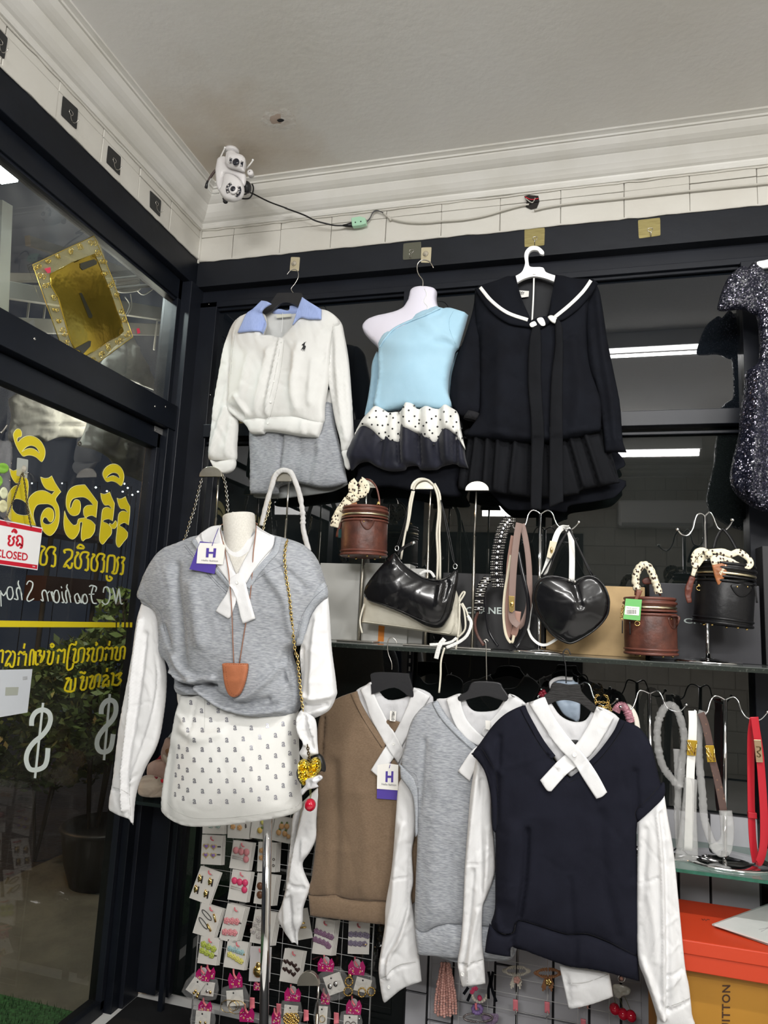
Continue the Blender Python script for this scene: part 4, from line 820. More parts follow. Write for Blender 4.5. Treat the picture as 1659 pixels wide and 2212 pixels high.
# ---- grey vest
Y2 = 2.195
g = thing('layered_vest', 'heather grey sweatshirt vest over a white shirt, hanging in the middle of the three', 'vest', PY(1000, 2040, Y2))
w0 = cloth('shirt_inner', Fc((235, 215), (300, 195), (382, 166), (415, 200), (440, 250), (490, 278), (600, 270), (640, 230), (692, 168), (790, 228), (800, 300), (700, 460), (600, 560), (520, 560), (440, 500), (330, 380)), Y2+.018, LIN, g, t=.010, R=.02, wr=(.006, 20, 8), seed=5)
cloth('hem_back', Fc((200, 1770), (260, 1800), (380, 1835), (540, 1825), (700, 1810), (700, 1700), (300, 1700)), Y2+.028, GREY, g, t=.006, R=.02)
bw = cloth('body', Fc((246, 212, 'c'), (190, 225), (130, 270), (80, 345), (45, 470), (20, 600), (60, 680), (110, 760), (120, 900), (118, 1100), (108, 1350), (106, 1615), (170, 1640), (235, 1605), (310, 1592), (380, 1592), (560, 1605), (700, 1620), (700, 1000), (690, 700), (800, 400, 'c'), (650, 560), (575, 600, 'c'), (480, 500), (380, 400), (300, 300)), Y2, GREY, g, t=.022, R=.04,
      folds=[(Fc((170, 450), (150, 700), (130, 900)), -.007, .008), (Fc((250, 500), (240, 1000), (200, 1550)), .004, .03), (Fc((330, 1100), (320, 1580)), -.004, .02)], wr=(.004, 8, 3), seed=21)
hb2 = cloth('hem_band', Fc((105, 1612, 'c'), (165, 1640), (232, 1604), (310, 1588), (380, 1590), (560, 1604), (700, 1620), (700, 1800), (540, 1798), (400, 1806), (220, 1788), (122, 1782, 'c'), (110, 1700)), Y2-.003, GREY, g, t=.024, R=.03, wr=(.003, 16, 3), seed=8)
ab = cloth('armhole_band', Fc((6, 600, 'c'), (60, 640), (118, 700), (124, 800), (124, 1000), (118, 1042), (104, 1045), (102, 920), (84, 790), (16, 690, 'c')), Y2-.006, GREYRIB, g, t=.016, R=.02, wr=(.002, 30, 10))
bs = [w0, bw, hb2, ab]
band('neck_rib', Fc((225, 215), (275, 305), (370, 410), (475, 505)), 12, bs, GREYRIB, g, off=.002, t=.003, default=Y2-.02)
sg = cloth('sleeve', Fc((482, 562, 'c'), (532, 600), (556, 660), (574, 780), (576, 930), (592, 1080), (600, 1250), (580, 1340), (545, 1430), (522, 1500), (520, 1700), (530, 1800), (541, 1962, 'c'), (430, 1975), (398, 1986, 'c'), (378, 1900), (368, 1825), (388, 1700), (402, 1500), (412, 1250), (430, 1000), (448, 780)), Y2-.035, WHITE, g, t=.022, R=.03,
      folds=[(Fc((500, 600), (465, 900), (425, 1200), (400, 1500)), .009, .010), (Fc((520, 700), (512, 1000), (520, 1250), (520, 1480)), -.008, .008), (Fc((560, 1000), (550, 1250), (520, 1450)), .006, .008), (Fc((420, 1210), (500, 1210)), -.003, .003), (Fc((470, 1250), (440, 1600), (400, 1850)), -.006, .006), (Fc((372, 1828), (425, 1836), (535, 1808)), -.005, .003), (Fc((500, 1500), (460, 1700), (430, 1960)), .007, .008)], wr=(.006, 18, 4), seed=3, h=6)
button(hit(*Fc((398, 1904))[0], [sg], 2.15, .001), .0052, BTN, g)
drape('collar_strap', Fc((488, 492, 'c'), (456, 520), (420, 570), (372, 645, 'c'), (445, 706, 'c'), (475, 640), (530, 560)), bs, WHITE, g, off=.008, t=.003, default=Y2-.02, h=5)
drape('collar_strap', Fc((300, 200, 'c'), (382, 166, 'c'), (398, 250), (430, 330), (490, 400), (540, 440, 'c'), (500, 490, 'c'), (420, 440), (350, 350)), bs, WHITE, g, off=.008, t=.003, default=Y2-.02, h=5, wr=.002)
drape('collar_strap', Fc((692, 166, 'c'), (792, 228, 'c'), (700, 300), (600, 400), (560, 440), (520, 400), (620, 280)), bs, WHITE, g, off=.008, t=.003, default=Y2-.02, h=5, wr=.002)
plate('neck_label', Fc((540, 333), (572, 335), (566, 392), (542, 386)), Y2-.02, PAPER, g, t=.001)
hanger('black plastic hanger with long straight hook above the grey vest', Fc((470, 92), (620, 96), (650, 130), (690, 190), (680, 215), (620, 200), (540, 180), (440, 200), (382, 212), (375, 180), (430, 150)), Z(980, 1060, 4.609, [(328, 1900), (325, 1700), (320, 1520), (300, 1495), (325, 1480), (345, 1500)]), Y2+.01, PY(1050, 1500, Y2))
# ---- navy vest
Y3 = 2.12
g = thing('layered_vest', 'navy sweatshirt vest over a white shirt with crossed collar straps, rightmost of the three', 'vest', PY(1240, 2100, Y3))
w0 = cloth('shirt_inner', Gc((385, 245), (430, 215), (508, 186), (540, 215), (600, 300), (680, 340), (760, 330), (830, 246), (970, 322), (940, 420), (840, 540), (740, 660), (660, 680), (560, 560), (440, 400)), Y3+.018, LIN, g, t=.010, R=.02, wr=(.007, 20, 8), seed=7)
drape('back_label', Gc((665, 455), (712, 455), (705, 475), (680, 478)), [w0], BLACKP, g, off=.002, t=.001, h=3, default=Y3)
bw = cloth('body', Gc((386, 238, 'c'), (330, 256), (255, 298), (185, 365), (105, 475), (60, 545), (110, 600), (160, 720), (180, 900), (200, 1020), (200, 1300), (198, 1500), (175, 1600), (240, 1650), (310, 1645), (345, 1572), (500, 1612), (650, 1656), (760, 1652), (900, 1702), (1080, 1792), (1080, 1300), (1080, 962), (1150, 880), (1235, 780), (1215, 690), (1170, 500), (1110, 395), (1050, 355), (968, 322, 'c'), (920, 425), (830, 540), (750, 620), (660, 690, 'c'), (590, 615), (500, 490), (430, 350)), Y3, NAVY, g, t=.024, R=.04,
      folds=[(Gc((230, 430), (215, 700), (210, 1000)), -.008, .008), (Gc((400, 1000), (385, 1300), (345, 1570)), -.012, .008), (Gc((300, 1000), (280, 1400)), .008, .03), (Gc((205, 1500), (240, 1630), (310, 1640)), .008, .008), (Gc((850, 900), (870, 1300), (960, 1650)), -.005, .02), (Gc((1060, 640), (1075, 950), (1060, 1300)), -.007, .01), (Gc((640, 700), (660, 690), (700, 670)), -.003, .004), (Gc((660, 1300), (680, 1640)), -.004, .01), (Gc((150, 500), (200, 600), (230, 650)), .006, .01)], wr=(.004, 7, 3), seed=31)
hb3 = cloth('hem_band', Gc((165, 1590, 'c'), (240, 1652), (310, 1647), (348, 1570), (500, 1610), (650, 1654), (760, 1650), (900, 1700), (1082, 1790, 'c'), (1094, 1948, 'c'), (900, 1890), (750, 1862), (650, 1850), (450, 1780), (310, 1728), (295, 1796, 'c'), (135, 1768, 'c'), (148, 1670)), Y3-.003, NAVY, g, t=.028, R=.03, wr=(.003, 12, 3), seed=9, folds=[(Gc((310, 1650), (300, 1790)), -.008, .006), (Gc((700, 1660), (690, 1850)), -.005, .01)])
cloth('hem_back', Gc((320, 1720), (500, 1770), (640, 1850), (560, 1800), (330, 1745)), Y3+.03, NAVY, g, t=.004, R=.01)
a1 = cloth('armhole_band', Gc((50, 540, 'c'), (120, 500), (148, 560), (190, 660), (215, 800), (212, 1010), (182, 1000), (176, 850), (160, 740), (130, 640), (80, 568)), Y3-.006, NAVY, g, t=.018, R=.02, wr=(.002, 30, 10))
a2 = cloth('armhole_band', Gc((1080, 965, 'c'), (1068, 890), (1150, 810), (1238, 715), (1254, 765, 'c'), (1238, 822), (1160, 895)), Y3-.006, NAVY, g, t=.02, R=.02, wr=(.002, 30, 10))
bs = [w0, bw, hb3, a1, a2]
band('neck_rib', Gc((368, 250), (420, 350), (490, 470), (560, 562)), 12, bs, NAVY, g, off=.002, t=.003, default=Y3-.02)
band('neck_rib', Gc((990, 335), (930, 435), (850, 540), (790, 600)), 12, bs, NAVY, g, off=.002, t=.003, default=Y3-.02)
sn = cloth('sleeve', Gc((1248, 800, 'c'), (1150, 900), (1084, 962, 'c'), (1078, 1400), (1082, 1790), (1120, 1920), (1165, 2050), (1200, 2170), (1215, 2260), (1425, 2240), (1418, 2150), (1400, 1980), (1375, 1850), (1340, 1500), (1305, 1150), (1268, 930)), Y3-.01, WHITE, g, t=.024, R=.035,
      folds=[(Gc((1200, 880), (1228, 1200), (1238, 1600), (1240, 2150)), .011, .007), (Gc((1215, 900), (1250, 1300), (1258, 2100)), -.009, .008), (Gc((1140, 1400), (1180, 1600), (1190, 1800)), .003, .010), (Gc((1090, 1340), (1200, 1290)), -.004, .003), (Gc((1100, 1800), (1170, 1990), (1225, 2150)), .009, .009), (Gc((1260, 1900), (1380, 1850)), -.004, .003), (Gc((1250, 2112), (1330, 2085), (1408, 2050)), -.006, .003), (Gc((1130, 1000), (1120, 1300)), -.005, .01), (Gc((1290, 1200), (1330, 1700), (1360, 1900)), -.004, .008), (Gc((1260, 1980), (1330, 1900)), .004, .004)], wr=(.006, 18, 5), seed=13, h=6)
cf_ = cloth('sleeve_end', Gc((596, 1845, 'c'), (750, 1862), (905, 1893, 'c'), (918, 1960), (930, 2042, 'c'), (790, 2090), (655, 2122, 'c'), (625, 1990)), Y3+.045, WHITE, g, t=.02, R=.03, folds=[(Gc((615, 1860), (640, 1960), (720, 1960), (850, 1930), (905, 1905)), -.005, .003), (Gc((640, 1900), (665, 2110)), -.006, .005)], wr=(.004, 20, 8))
sd = drape('collar_strap', Gc((828, 247, 'c'), (935, 308, 'c'), (880, 410), (800, 530), (700, 620), (640, 665), (548, 768, 'c'), (520, 762), (478, 700, 'c'), (590, 580), (690, 490), (770, 370)), bs, WHITE, g, off=.008, t=.003, default=Y3-.02, bvh=True, h=5, wr=.002)
se = drape('collar_strap', Gc((405, 222, 'c'), (508, 187, 'c'), (560, 300), (650, 430), (750, 545), (830, 660), (892, 775, 'c'), (862, 803), (825, 816, 'c'), (750, 700), (680, 590), (590, 500), (500, 370)), bs+[sd], WHITE, g, off=.005, t=.003, default=Y3-.02, bvh=True, h=5, wr=.002)
button(hit(*Gc((690, 546))[0], bs+[sd, se], 2.1, .001), .0065, BTN, g)
hanger('black ribbed hanger in the navy vest', Z(1130, 1440, 6.144, [(400, 212), (600, 235), (745, 235), (780, 330), (880, 440), (975, 530), (940, 605), (880, 575), (760, 490), (640, 450), (540, 440), (430, 460), (315, 505), (275, 395), (350, 320)]), [(1223, 1476), (1222, 1440), (1219, 1425), (1216, 1413), (1220, 1404), (1227, 1403), (1233, 1415)], Y3+.02, PY(1230, 1500, Y3), wood=True)
# ---------------- dressed mannequin --------------------------------------
YM = 2.0
LINEN = wovenmat('cream_linen', (.62, .60, .55), (.55, .53, .48), weave=500, wb=.0006, wrinkle=.0005, heather=(220, (1, 1, 1)))
m = thing('dress_form', 'cream linen dress form on a chrome pole, dressed in grey vest and white skirt', 'mannequin', (*PY(565, 2212, YM).xy, -.02))
nt_, nb_ = PY(515.6, 1112, YM-.035), PY(522, 1210, YM-.035); nr = .0515
T_ = (nt_-nb_).normalized(); Mx = Vector((0, 0, 1)).rotation_difference(T_).to_matrix(); L_ = (nt_-nb_).length
nk = lathe('neck', [(nr*1.35, -.06), (nr*1.22, -.03), (nr*1.06, 0), (nr*.98, L_*.5), (nr, L_*.94), (nr*.98, L_*.985), (nr*.93, L_), (nr*.55, L_), (nr*.5, L_-.004), (.0005, L_-.004)], nb_, LINEN, m, 40, Mx, bvh=True)
hip = cloth('torso', [(425, 1200), (470, 1190), (515, 1180), (600, 1195), (640, 1215), (640, 1300), (618, 1400), (620, 1480), (620, 1600), (600, 1700), (420, 1700), (410, 1550), (410, 1450), (390, 1350), (385, 1250)], YM+.02, LINEN, m, t=.05, tb=.06, R=.12, wr=0, h=14)
pT, pB = PY(580, 1690, YM+.01), PY(570, 2212, YM+.01); dv = pB-pT; pF = pT+dv*((pT.z+.0)/-dv.z)
tube('pole', [pT, pF], .0135, CHROME, m, seg=20, sm=0)
lathe('base', [(.16, -.02), (.16, -.012), (.12, -.004), (.03, .012), (.02, .03), (.014, .035)], (pF.x, pF.y, 0), CHROME, m, 40)
rag = [Vector(nt_)+Vector((nr*.55*math.cos(a)*random.uniform(.5, 1), nr*.5*math.sin(a)*random.uniform(.3, 1), random.uniform(.0, .006))) for a in [k*.7 for k in range(26)]]
tube('frayed_thread', rag, .0012, LINEN, m, seg=5, sm=2)
g = thing('vest_on_dress_form', 'heather grey vest tucked up at the waist over a white shirt on the dress form', 'vest', PY(520, 1550, YM-.08))
bd = cloth('body', [(424, 1160), (400, 1171), (375, 1180), (352, 1195), (331, 1225), (315, 1260), (306, 1292), (333, 1308), (350, 1330), (355, 1370), (354, 1408), (364, 1424), (373, 1430), (380, 1452), (388, 1470), (385, 1480), (389, 1494), (400, 1501), (439, 1502), (460, 1511), (491, 1533), (522, 1548), (565, 1554), (614, 1549), (639, 1540), (648, 1522), (650, 1498), (645, 1460), (634, 1430), (630, 1405), (652, 1385), (662, 1360), (672, 1330), (688, 1305), (706, 1282), (700, 1255), (692, 1228), (680, 1202), (660, 1180), (635, 1168), (592, 1156), (565, 1150), (520, 1146), (470, 1150), (440, 1157)], YM, GREY, g, t=.115, tb=.07, R=.15, h=7,
      folds=[(Ic((520, 190), (600, 250), (680, 250), (760, 235), (850, 250)), -.022, .009), (Ic((520, 160), (600, 215), (700, 215), (850, 200)), .016, .010), (Ic((690, 245), (790, 330), (900, 400), (1080, 440), (1280, 420)), .024, .012), (Ic((700, 290), (800, 390), (930, 455), (1100, 485)), -.016, .008), (Ic((680, 250), (680, 330)), -.022, .006), (Ic((560, 260), (640, 300), (680, 300)), .014, .008), (Ic((780, 240), (900, 330), (1050, 370), (1200, 340)), -.012, .010), (Ic((1280, 120), (1200, 220), (1080, 320), (980, 350)), .012, .010), (Ic((1300, 220), (1340, 320), (1320, 430)), -.008, .008), (Hc((1110, 1880), (1080, 2000), (1100, 2150)), -.014, .010), (Hc((130, 1100), (180, 1500), (200, 2000)), -.012, .02), (Hc((330, 1300), (400, 1800)), .01, .03), (Hc((1000, 1150), (1150, 1400), (1180, 1700)), .010, .02), (Hc((1040, 1060), (1200, 1180), (1300, 1300)), -.006, .01), (Ic((950, 420), (1100, 400), (1250, 380)), -.008, .006), (Hc((60, 1850), (150, 2050), (350, 2180)), .010, .012), (Hc((0, 1650), (80, 1900)), -.01, .01)], wr=(.004, 9, 5), seed=41)
al = cloth('armhole_band', [(303, 1288, 'c'), (314, 1268), (325, 1290), (345, 1308), (358, 1330), (364, 1370), (362, 1415), (350, 1408), (348, 1360), (343, 1335), (330, 1316), (306, 1304, 'c')], YM-.02, GREYRIB, g, t=.025, R=.02, wr=(.002, 30, 20))
ar = cloth('armhole_band', [(709, 1277, 'c'), (701, 1258), (682, 1275), (664, 1300), (655, 1325), (648, 1360), (640, 1392), (650, 1394), (658, 1388), (665, 1360), (672, 1332), (688, 1306), (708, 1290, 'c')], YM-.03, GREYRIB, g, t=.035, R=.02, wr=(.002, 30, 20))
sh_ = drape('shirt_front', Hc((185, 812, 'c'), (240, 762), (338, 698), (435, 684, 'c'), (455, 780), (520, 830), (600, 845), (690, 820), (755, 760), (775, 688, 'c'), (850, 742), (946, 792, 'c'), (925, 900), (850, 1020), (730, 1160), (668, 1258, 'c'), (530, 1290, 'c'), (430, 1160), (320, 1010), (240, 900)), [bd], WHITE, g, off=.002, t=.003, default=YM-.04, bvh=True, h=6, wr=.004)
drape('shirt_opening', Hc((445, 765), (475, 920), (600, 990), (725, 900), (765, 765), (700, 940), (625, 1080), (590, 1165), (520, 1010)), [bd, sh_], LINEN, g, off=.0015, t=.001, default=YM-.04, h=6)
ms = [bd, sh_, al, ar]
band('neck_rib', [(417, 1166), (438, 1196), (462, 1226), (505, 1276)], 10, ms, GREYRIB, g, off=.002, t=.004, default=YM-.08)
band('neck_rib', [(603, 1160), (596, 1190), (575, 1213), (553, 1240), (535, 1270)], 13, ms, GREYRIB, g, off=.002, t=.004, default=YM-.08)
k1 = drape('collar_strap', Hc((520, 1255, 'c'), (580, 1290, 'c'), (585, 1395), (548, 1510), (525, 1565), (500, 1575, 'c'), (386, 1508, 'c'), (430, 1430), (490, 1340)), ms, WHITE, g, off=.005, t=.004, default=YM-.09, bvh=True, h=5, wr=.002)
k2 = drape('collar_strap', Hc((540, 1180), (610, 1140), (655, 1150), (680, 1260), (710, 1380), (766, 1575, 'c'), (650, 1628, 'c'), (625, 1560), (598, 1440), (560, 1320), (510, 1240)), ms+[k1], WHITE, g, off=.006, t=.004, default=YM-.09, bvh=True, h=5, wr=.002)
k3 = drape('collar_stand', Hc((236, 765, 'c'), (340, 700), (438, 684, 'c'), (430, 760), (455, 870), (500, 1010), (540, 1100), (590, 1180), (540, 1270, 'c'), (440, 1130), (350, 990), (345, 860, 'c'), (290, 900)), ms+[nk], WHITE, g, off=.004, t=.005, default=YM-.06, bvh=True, h=5, wr=.003)
k4 = drape('collar_stand', Hc((775, 688, 'c'), (850, 740), (946, 792, 'c'), (925, 900), (830, 1010), (740, 1130), (672, 1250, 'c'), (600, 1180), (625, 1080), (700, 940), (750, 830)), ms+[nk], WHITE, g, off=.004, t=.005, default=YM-.06, bvh=True, h=5, wr=.003)
ms += [k1, k2, k3, k4]
button(hit(*Hc((586, 1230))[0], ms, YM-.1, .001), .0062, BTN, g)
sv = cloth('sleeve', [(308, 1300, 'c'), (333, 1314), (347, 1334), (351, 1380), (353, 1412), (359, 1456), (358, 1500), (353, 1543), (345, 1590), (333, 1624), (318, 1650), (307, 1675), (296, 1705), (290, 1739), (288, 1783, 'c'), (279, 1768, 'c'), (258, 1760), (236, 1749, 'c'), (240, 1718), (246, 1687), (253, 1625), (260, 1566), (270, 1515), (278, 1470), (290, 1400), (298, 1340)], YM-.01, WHITE, g, t=.03, R=.035,
      folds=[(Z(0, 1340, 3.456, [(1080, 0), (1030, 400), (1000, 800), (960, 1150), (960, 1400)]), .012, .008), (Z(0, 1340, 3.456, [(1120, 100), (1080, 500), (1000, 1000), (975, 1200)]), -.010, .009), (Z(0, 1340, 3.456, [(1190, 0), (1220, 400), (1180, 700), (1100, 950), (1010, 1200)]), .008, .008), (Z(0, 1340, 3.456, [(1020, 640), (1150, 600)]), -.003, .004), (Z(0, 1340, 3.456, [(850, 1245), (900, 1260), (980, 1300)]), -.004, .003), (Z(0, 1340, 3.456, [(1070, 1130), (980, 1230), (975, 1500)]), -.007, .005)], wr=(.005, 16, 4), h=6, seed=6)
sw = cloth('sleeve', [(709, 1290, 'c'), (690, 1305), (674, 1330), (664, 1362), (652, 1395), (650, 1420), (653, 1460), (652, 1500), (655, 1535), (663, 1548), (676, 1553, 'c'), (700, 1542), (716, 1528), (728, 1498, 'c'), (725, 1470), (721, 1440), (716, 1400), (713, 1345)], YM-.02, WHITE, g, t=.045, R=.045, h=6,
      folds=[(Ic((1500, -200), (1480, 100), (1470, 330)), .01, .012), (Ic((1400, 320), (1470, 350), (1600, 330)), .012, .008), (Ic((1380, 370), (1460, 400), (1560, 390)), -.012, .007), (Ic((1370, 420), (1440, 450), (1520, 430)), .010, .006), (Ic((1400, 0), (1390, 250)), -.008, .008), (Ic((1550, -100), (1580, 200)), -.006, .01)], wr=(.006, 14, 8), seed=16)
cloth('sleeve_end', Ic((1375, 435), (1345, 470), (1333, 520), (1348, 610), (1385, 668), (1352, 735, 'c'), (1400, 790), (1440, 760), (1490, 745, 'c'), (1482, 660), (1478, 560), (1468, 505), (1440, 470)), YM-.05, WHITE, g, t=.025, R=.03, folds=[(Ic((1360, 480), (1370, 570), (1410, 670)), .012, .006), (Ic((1400, 470), (1430, 560), (1460, 700)), -.010, .007), (Ic((1440, 500), (1460, 600)), .010, .006)], wr=(.007, 30, 20), h=5)
hello_tag('white and indigo hang tag with a letter H at the neck of the dress form', Hc((232, 852), (440, 858), (472, 880), (450, 1060), (198, 1048), (212, 900)), Hc((232, 838), (420, 858), (370, 1150), (130, 1105)), [bd, k3], PY(450, 1240, YM-.1), YM-.09, Hc((292, 902), (386, 905), (378, 992), (286, 990)), Hc((246, 1010), (404, 1018), (402, 1034), (244, 1026)), Hc((346, 880), (365, 820), (392, 750), (412, 715)))
# white skirt
g = thing('rhinestone_skirt', 'white mini skirt dotted with small letters on the dress form', 'skirt', PY(510, 1790, YM-.05))
lpq = cloth('waist_loop', Ic((498, 285), (520, 280), (545, 310), (552, 350), (535, 420), (520, 440), (505, 400), (495, 340)), YM+.02, IVORY, g, t=.01, R=.02)
SKW = wovenmat('white_denim', (.71, .71, .685), wrinkle=.002, ws=10, var=.03)
sk = cloth('skirt_cloth', Ic((556, 322), (548, 350), (530, 420), (512, 520), (495, 620), (472, 740), (448, 880), (430, 1010), (419, 1125, 'c'), (440, 1155), (500, 1195), (560, 1222), (640, 1238), (760, 1238), (900, 1226), (1100, 1200), (1250, 1175), (1345, 1150), (1369, 1118, 'c'), (1358, 1000), (1348, 850), (1342, 700), (1338, 600), (1340, 440), (1300, 380), (900, 380), (760, 320)), YM+.01, SKW, g, t=.12, tb=.07, R=.14, h=7,
      folds=[(Ic((688, 335), (690, 440), (688, 590)), -.004, .004), (Ic((560, 440), (600, 470), (640, 500)), .006, .008), (Ic((620, 540), (680, 570), (760, 600), (900, 560)), .008, .02), (Ic((600, 600), (660, 620)), -.006, .012), (Ic((520, 700), (500, 1150)), -.004, .02), (Ic((425, 1085), (480, 1145), (600, 1190), (760, 1195), (1000, 1175), (1300, 1125), (1365, 1080)), -.0025, .003)], wr=(.003, 6, 3), seed=51)
rows = [(382, (595, 718)), (440, (670, 787)), (503, (545, 620, 735, 847)), (575, (573, 675, 790)), (560, (905, 1020)), (545, (1133,)), (532, (1243,)), (522, (1325,)), (646, (618, 733, 848)), (637, (963,)), (625, (1080,)), (612, (1190,)), (597, (1290,)), (693, (510,)), (712, (570, 675, 792, 905)), (700, (1020,)), (690, (1135,)), (675, (1245,)), (658, (1325,)), (760, (500, 535)), (785, (618, 734, 848)), (778, (963,)), (767, (1080,)), (755, (1191,)), (738, (1290,)), (832, (510,)), (856, (570, 677, 792, 905)), (847, (1018,)), (834, (1132,)), (822, (1245,)), (798, (1330,)), (890, (488,)), (912, (537,)), (932, (620, 735, 849)), (926, (963,)), (914, (1076,)), (902, (1192,)), (880, (1296,)), (970, (511,)), (997, (573,)), (1005, (677, 792, 904)), (996, (1018,)), (982, (1133,)), (965, (1244,)), (942, (1333,)), (1027, (484,)), (1055, (541,)), (1078, (620, 734, 848)), (1070, (962,)), (1060, (1075,)), (1048, (1191,)), (1028, (1296,))]
STUD = mat('silver_studs', (.30, .30, .34), .35, .5)
va, fa = textmesh('a', 0); x0 = min(v.x for v in va); x1 = max(v.x for v in va); y0 = min(v.y for v in va); y1 = max(v.y for v in va); VF = []
for y, xs_ in rows:
    for x in xs_:
        c = Ic((x, y))[0]; wpx = 7.6*min(1, .55+(x-470)/300, .6+(1345-x)/120) ; P = []
        for v in va: P.append(hit(c[0]+((v.x-x0)/(x1-x0)-.5)*wpx, c[1]-((v.y-y0)/(y1-y0)-.5)*10.5, [sk], YM-.1, .0012))
        VF.append((P, fa))
V, F = join(*VF); o = obj('stud_letters', V, F, STUD, g, smooth=False); o['kind'] = 'stuff'
# leather pouch necklace
LEA = mat('tan_leather', (.40, .135, .06), .5, bump=.0006, bs=220, var=.12, vs=40)
g = thing('pouch_necklace', 'tan leather pouch on a thin brown cord round the neck of the dress form', 'necklace', PY(511, 1505, YM-.13))
po = drape('pouch', Hc((465, 2005, 'c'), (490, 2000), (600, 2001), (690, 2003), (705, 2010, 'c'), (690, 2212)), [], LEA, g) if False else None
pp = Ic((826, 108, 'c'), (850, 103), (915, 105), (990, 106), (1004, 112, 'c'), (1003, 150), (990, 220), (970, 280), (945, 325), (905, 344), (872, 325), (848, 270), (835, 200))
po = drape('pouch', pp, [bd], LEA, g, off=.010, t=.008, h=5, default=YM-.12, bvh=True, R=.005)
ST = []
cpx = (511.5, 1464)
L = catmull([(cpx[0]+(q[0]-cpx[0])*.88, cpx[1]+(q[1]-cpx[1])*.9) for q in pp], 4)
for a, b in zip(resample(L, 2.6)[::2], resample(L, 2.6)[1::2]):
    ST.append(tubevf([hit(*a, [po], YM-.13, .0004), hit(*b, [po], YM-.13, .0004)], .0005, seg=4))
o = obj('stitching', *join(*ST), mat('brown_thread', (.14, .045, .02), .7), g); o['kind'] = 'stuff'
CORD = mat('brown_cord', (.26, .12, .075), .6)
for P in (Hc((430, 730), (436, 780), (470, 900), (505, 1100), (525, 1300), (540, 1500), (548, 1750), (560, 2010)), Hc((775, 690), (770, 740), (745, 950), (735, 1150), (710, 1400), (660, 1700), (612, 2010))):
    tube('cord', [hit(*q, ms+[nk], YM-.07, .004) for q in P], .0016, CORD, g, seg=6, sm=3)
tube('cord', [hit(*q, [nk], YM, .002) for q in Hc((430, 730), (428, 690))]+[PY(*q, YM+.05) for q in Hc((500, 640), (700, 640))]+[hit(*q, [nk], YM, .002) for q in Hc((780, 670), (775, 690))], .0016, CORD, g, seg=6, sm=0)
# heart purse on a gold and leather chain
g = thing('heart_purse', 'small gold foil heart purse on a gold chain at the side of the dress form', 'bag', PY(669, 1700, YM-.06))
chn = [hit(*q, ms, YM-.04, .006) for q in Hc((1075, 825), (1060, 870), (1048, 960), (1050, 1060), (1065, 1200), (1090, 1350), (1110, 1550), (1130, 1750), (1150, 1900))]+[PY(*q, YM-.075) for q in Ic((1340, 50), (1352, 180), (1366, 320), (1382, 440))]
chain('chain', chn, GOLD, g, link=.0125, r=.0015, wd=.008); tube('leather_lace', chn, .0016, mat('black_lace', (.02, .015, .01), .5), g, seg=5)
chain('chain', [PY(*q, YM-.085) for q in Ic((1412, 680), (1420, 740), (1428, 800))], mat('dark_bronze', (.10, .07, .03), .35, .8), g, link=.009, r=.0017, wd=.007)
FOIL = mat('gold_foil', (.80, .62, .12), .18, 1)
ht = Ic((1425, 800), (1450, 772), (1485, 768), (1506, 800), (1505, 850), (1480, 895), (1440, 930), (1395, 965), (1370, 950), (1352, 900), (1345, 850), (1352, 800), (1380, 778), (1405, 785))
cloth('side', Ic((1425, 790), (1470, 735), (1520, 760), (1542, 830), (1535, 870), (1500, 870), (1440, 950), (1395, 972), (1350, 930), (1340, 850)), YM-.04, mat('black_leather', (.012, .011, .010), .35), g, t=.02, R=.02)
fo = cloth('foil_front', ht, YM-.075, FOIL, g, t=.02, R=.02, wr=(.02, 60, 60), h=4, sm=3)
for p in fo.data.polygons: p.use_smooth = False
cloth('bow', Ic((1365, 1000), (1375, 1035), (1410, 1000), (1440, 990), (1490, 975), (1480, 950), (1520, 915), (1500, 890), (1450, 905), (1400, 920), (1400, 960)), YM-.085, mat('silver_lace', (.62, .62, .64), .4, .3), g, t=.010, R=.01, wr=(.008, 60, 60), h=4)
ch = thing('cherry_charm', 'glossy red cherry hanging from the heart purse', 'charm', PY(670, 1750, YM-.09))
ball('cherry', PY(*Ic((1431, 1102))[0], YM-.09), .0165, mat('cherry_red', (.42, .006, .025), .12, coat=.5), ch, s=(1, 1, 1.05))
for a in (-4, 4): tube('stem', [PY(*q, YM-.09) for q in Ic((1431+a, 985), (1434+a, 1030), (1431+a*.3, 1072))], .0009, mat('stem_green', (.10, .11, .03), .5), ch, seg=5)

def G_(n): return bpy.data.objects[n]
V0, V1, V2 = [G_('layered_vest'+k) for k in ('', '.001', '.002')]
def bods(p): return [c for c in p.children if c.name in BV and c.name.split('.')[0] in ('body', 'hem_band', 'armhole_band')]
seam(V2, SMN, bods(V2), 2.09, Gc((165, 1592), (240, 1652), (315, 1647), (346, 1572), (500, 1612), (650, 1656), (760, 1652), (900, 1702), (1080, 1792)), Gc((352, 255), (402, 360), (472, 480), (560, 595)), Gc((1008, 345), (950, 445), (870, 550), (800, 625)), Gc((1080, 962), (1070, 892), (1160, 803), (1236, 712)), Gc((110, 500), (150, 562), (212, 700), (213, 1000)), Gc((640, 690), (655, 718), (720, 680)), r=.0008)
seam(V0, SMB, bods(V0), 2.25, E3((325, 848), (440, 852), (600, 840), (640, 852), (740, 887), (900, 892), (1150, 907)), Ec((530, 192), (578, 310), (648, 430), (752, 590)), Ec((348, 330), (336, 560), (322, 720)))
seam(V1, SMG, bods(V1), 2.17, Fc((108, 1612), (165, 1642), (232, 1606), (310, 1590), (380, 1592)), Fc((208, 225), (258, 318), (352, 424), (456, 522)), Fc((30, 615), (70, 650), (120, 702), (124, 1000)))
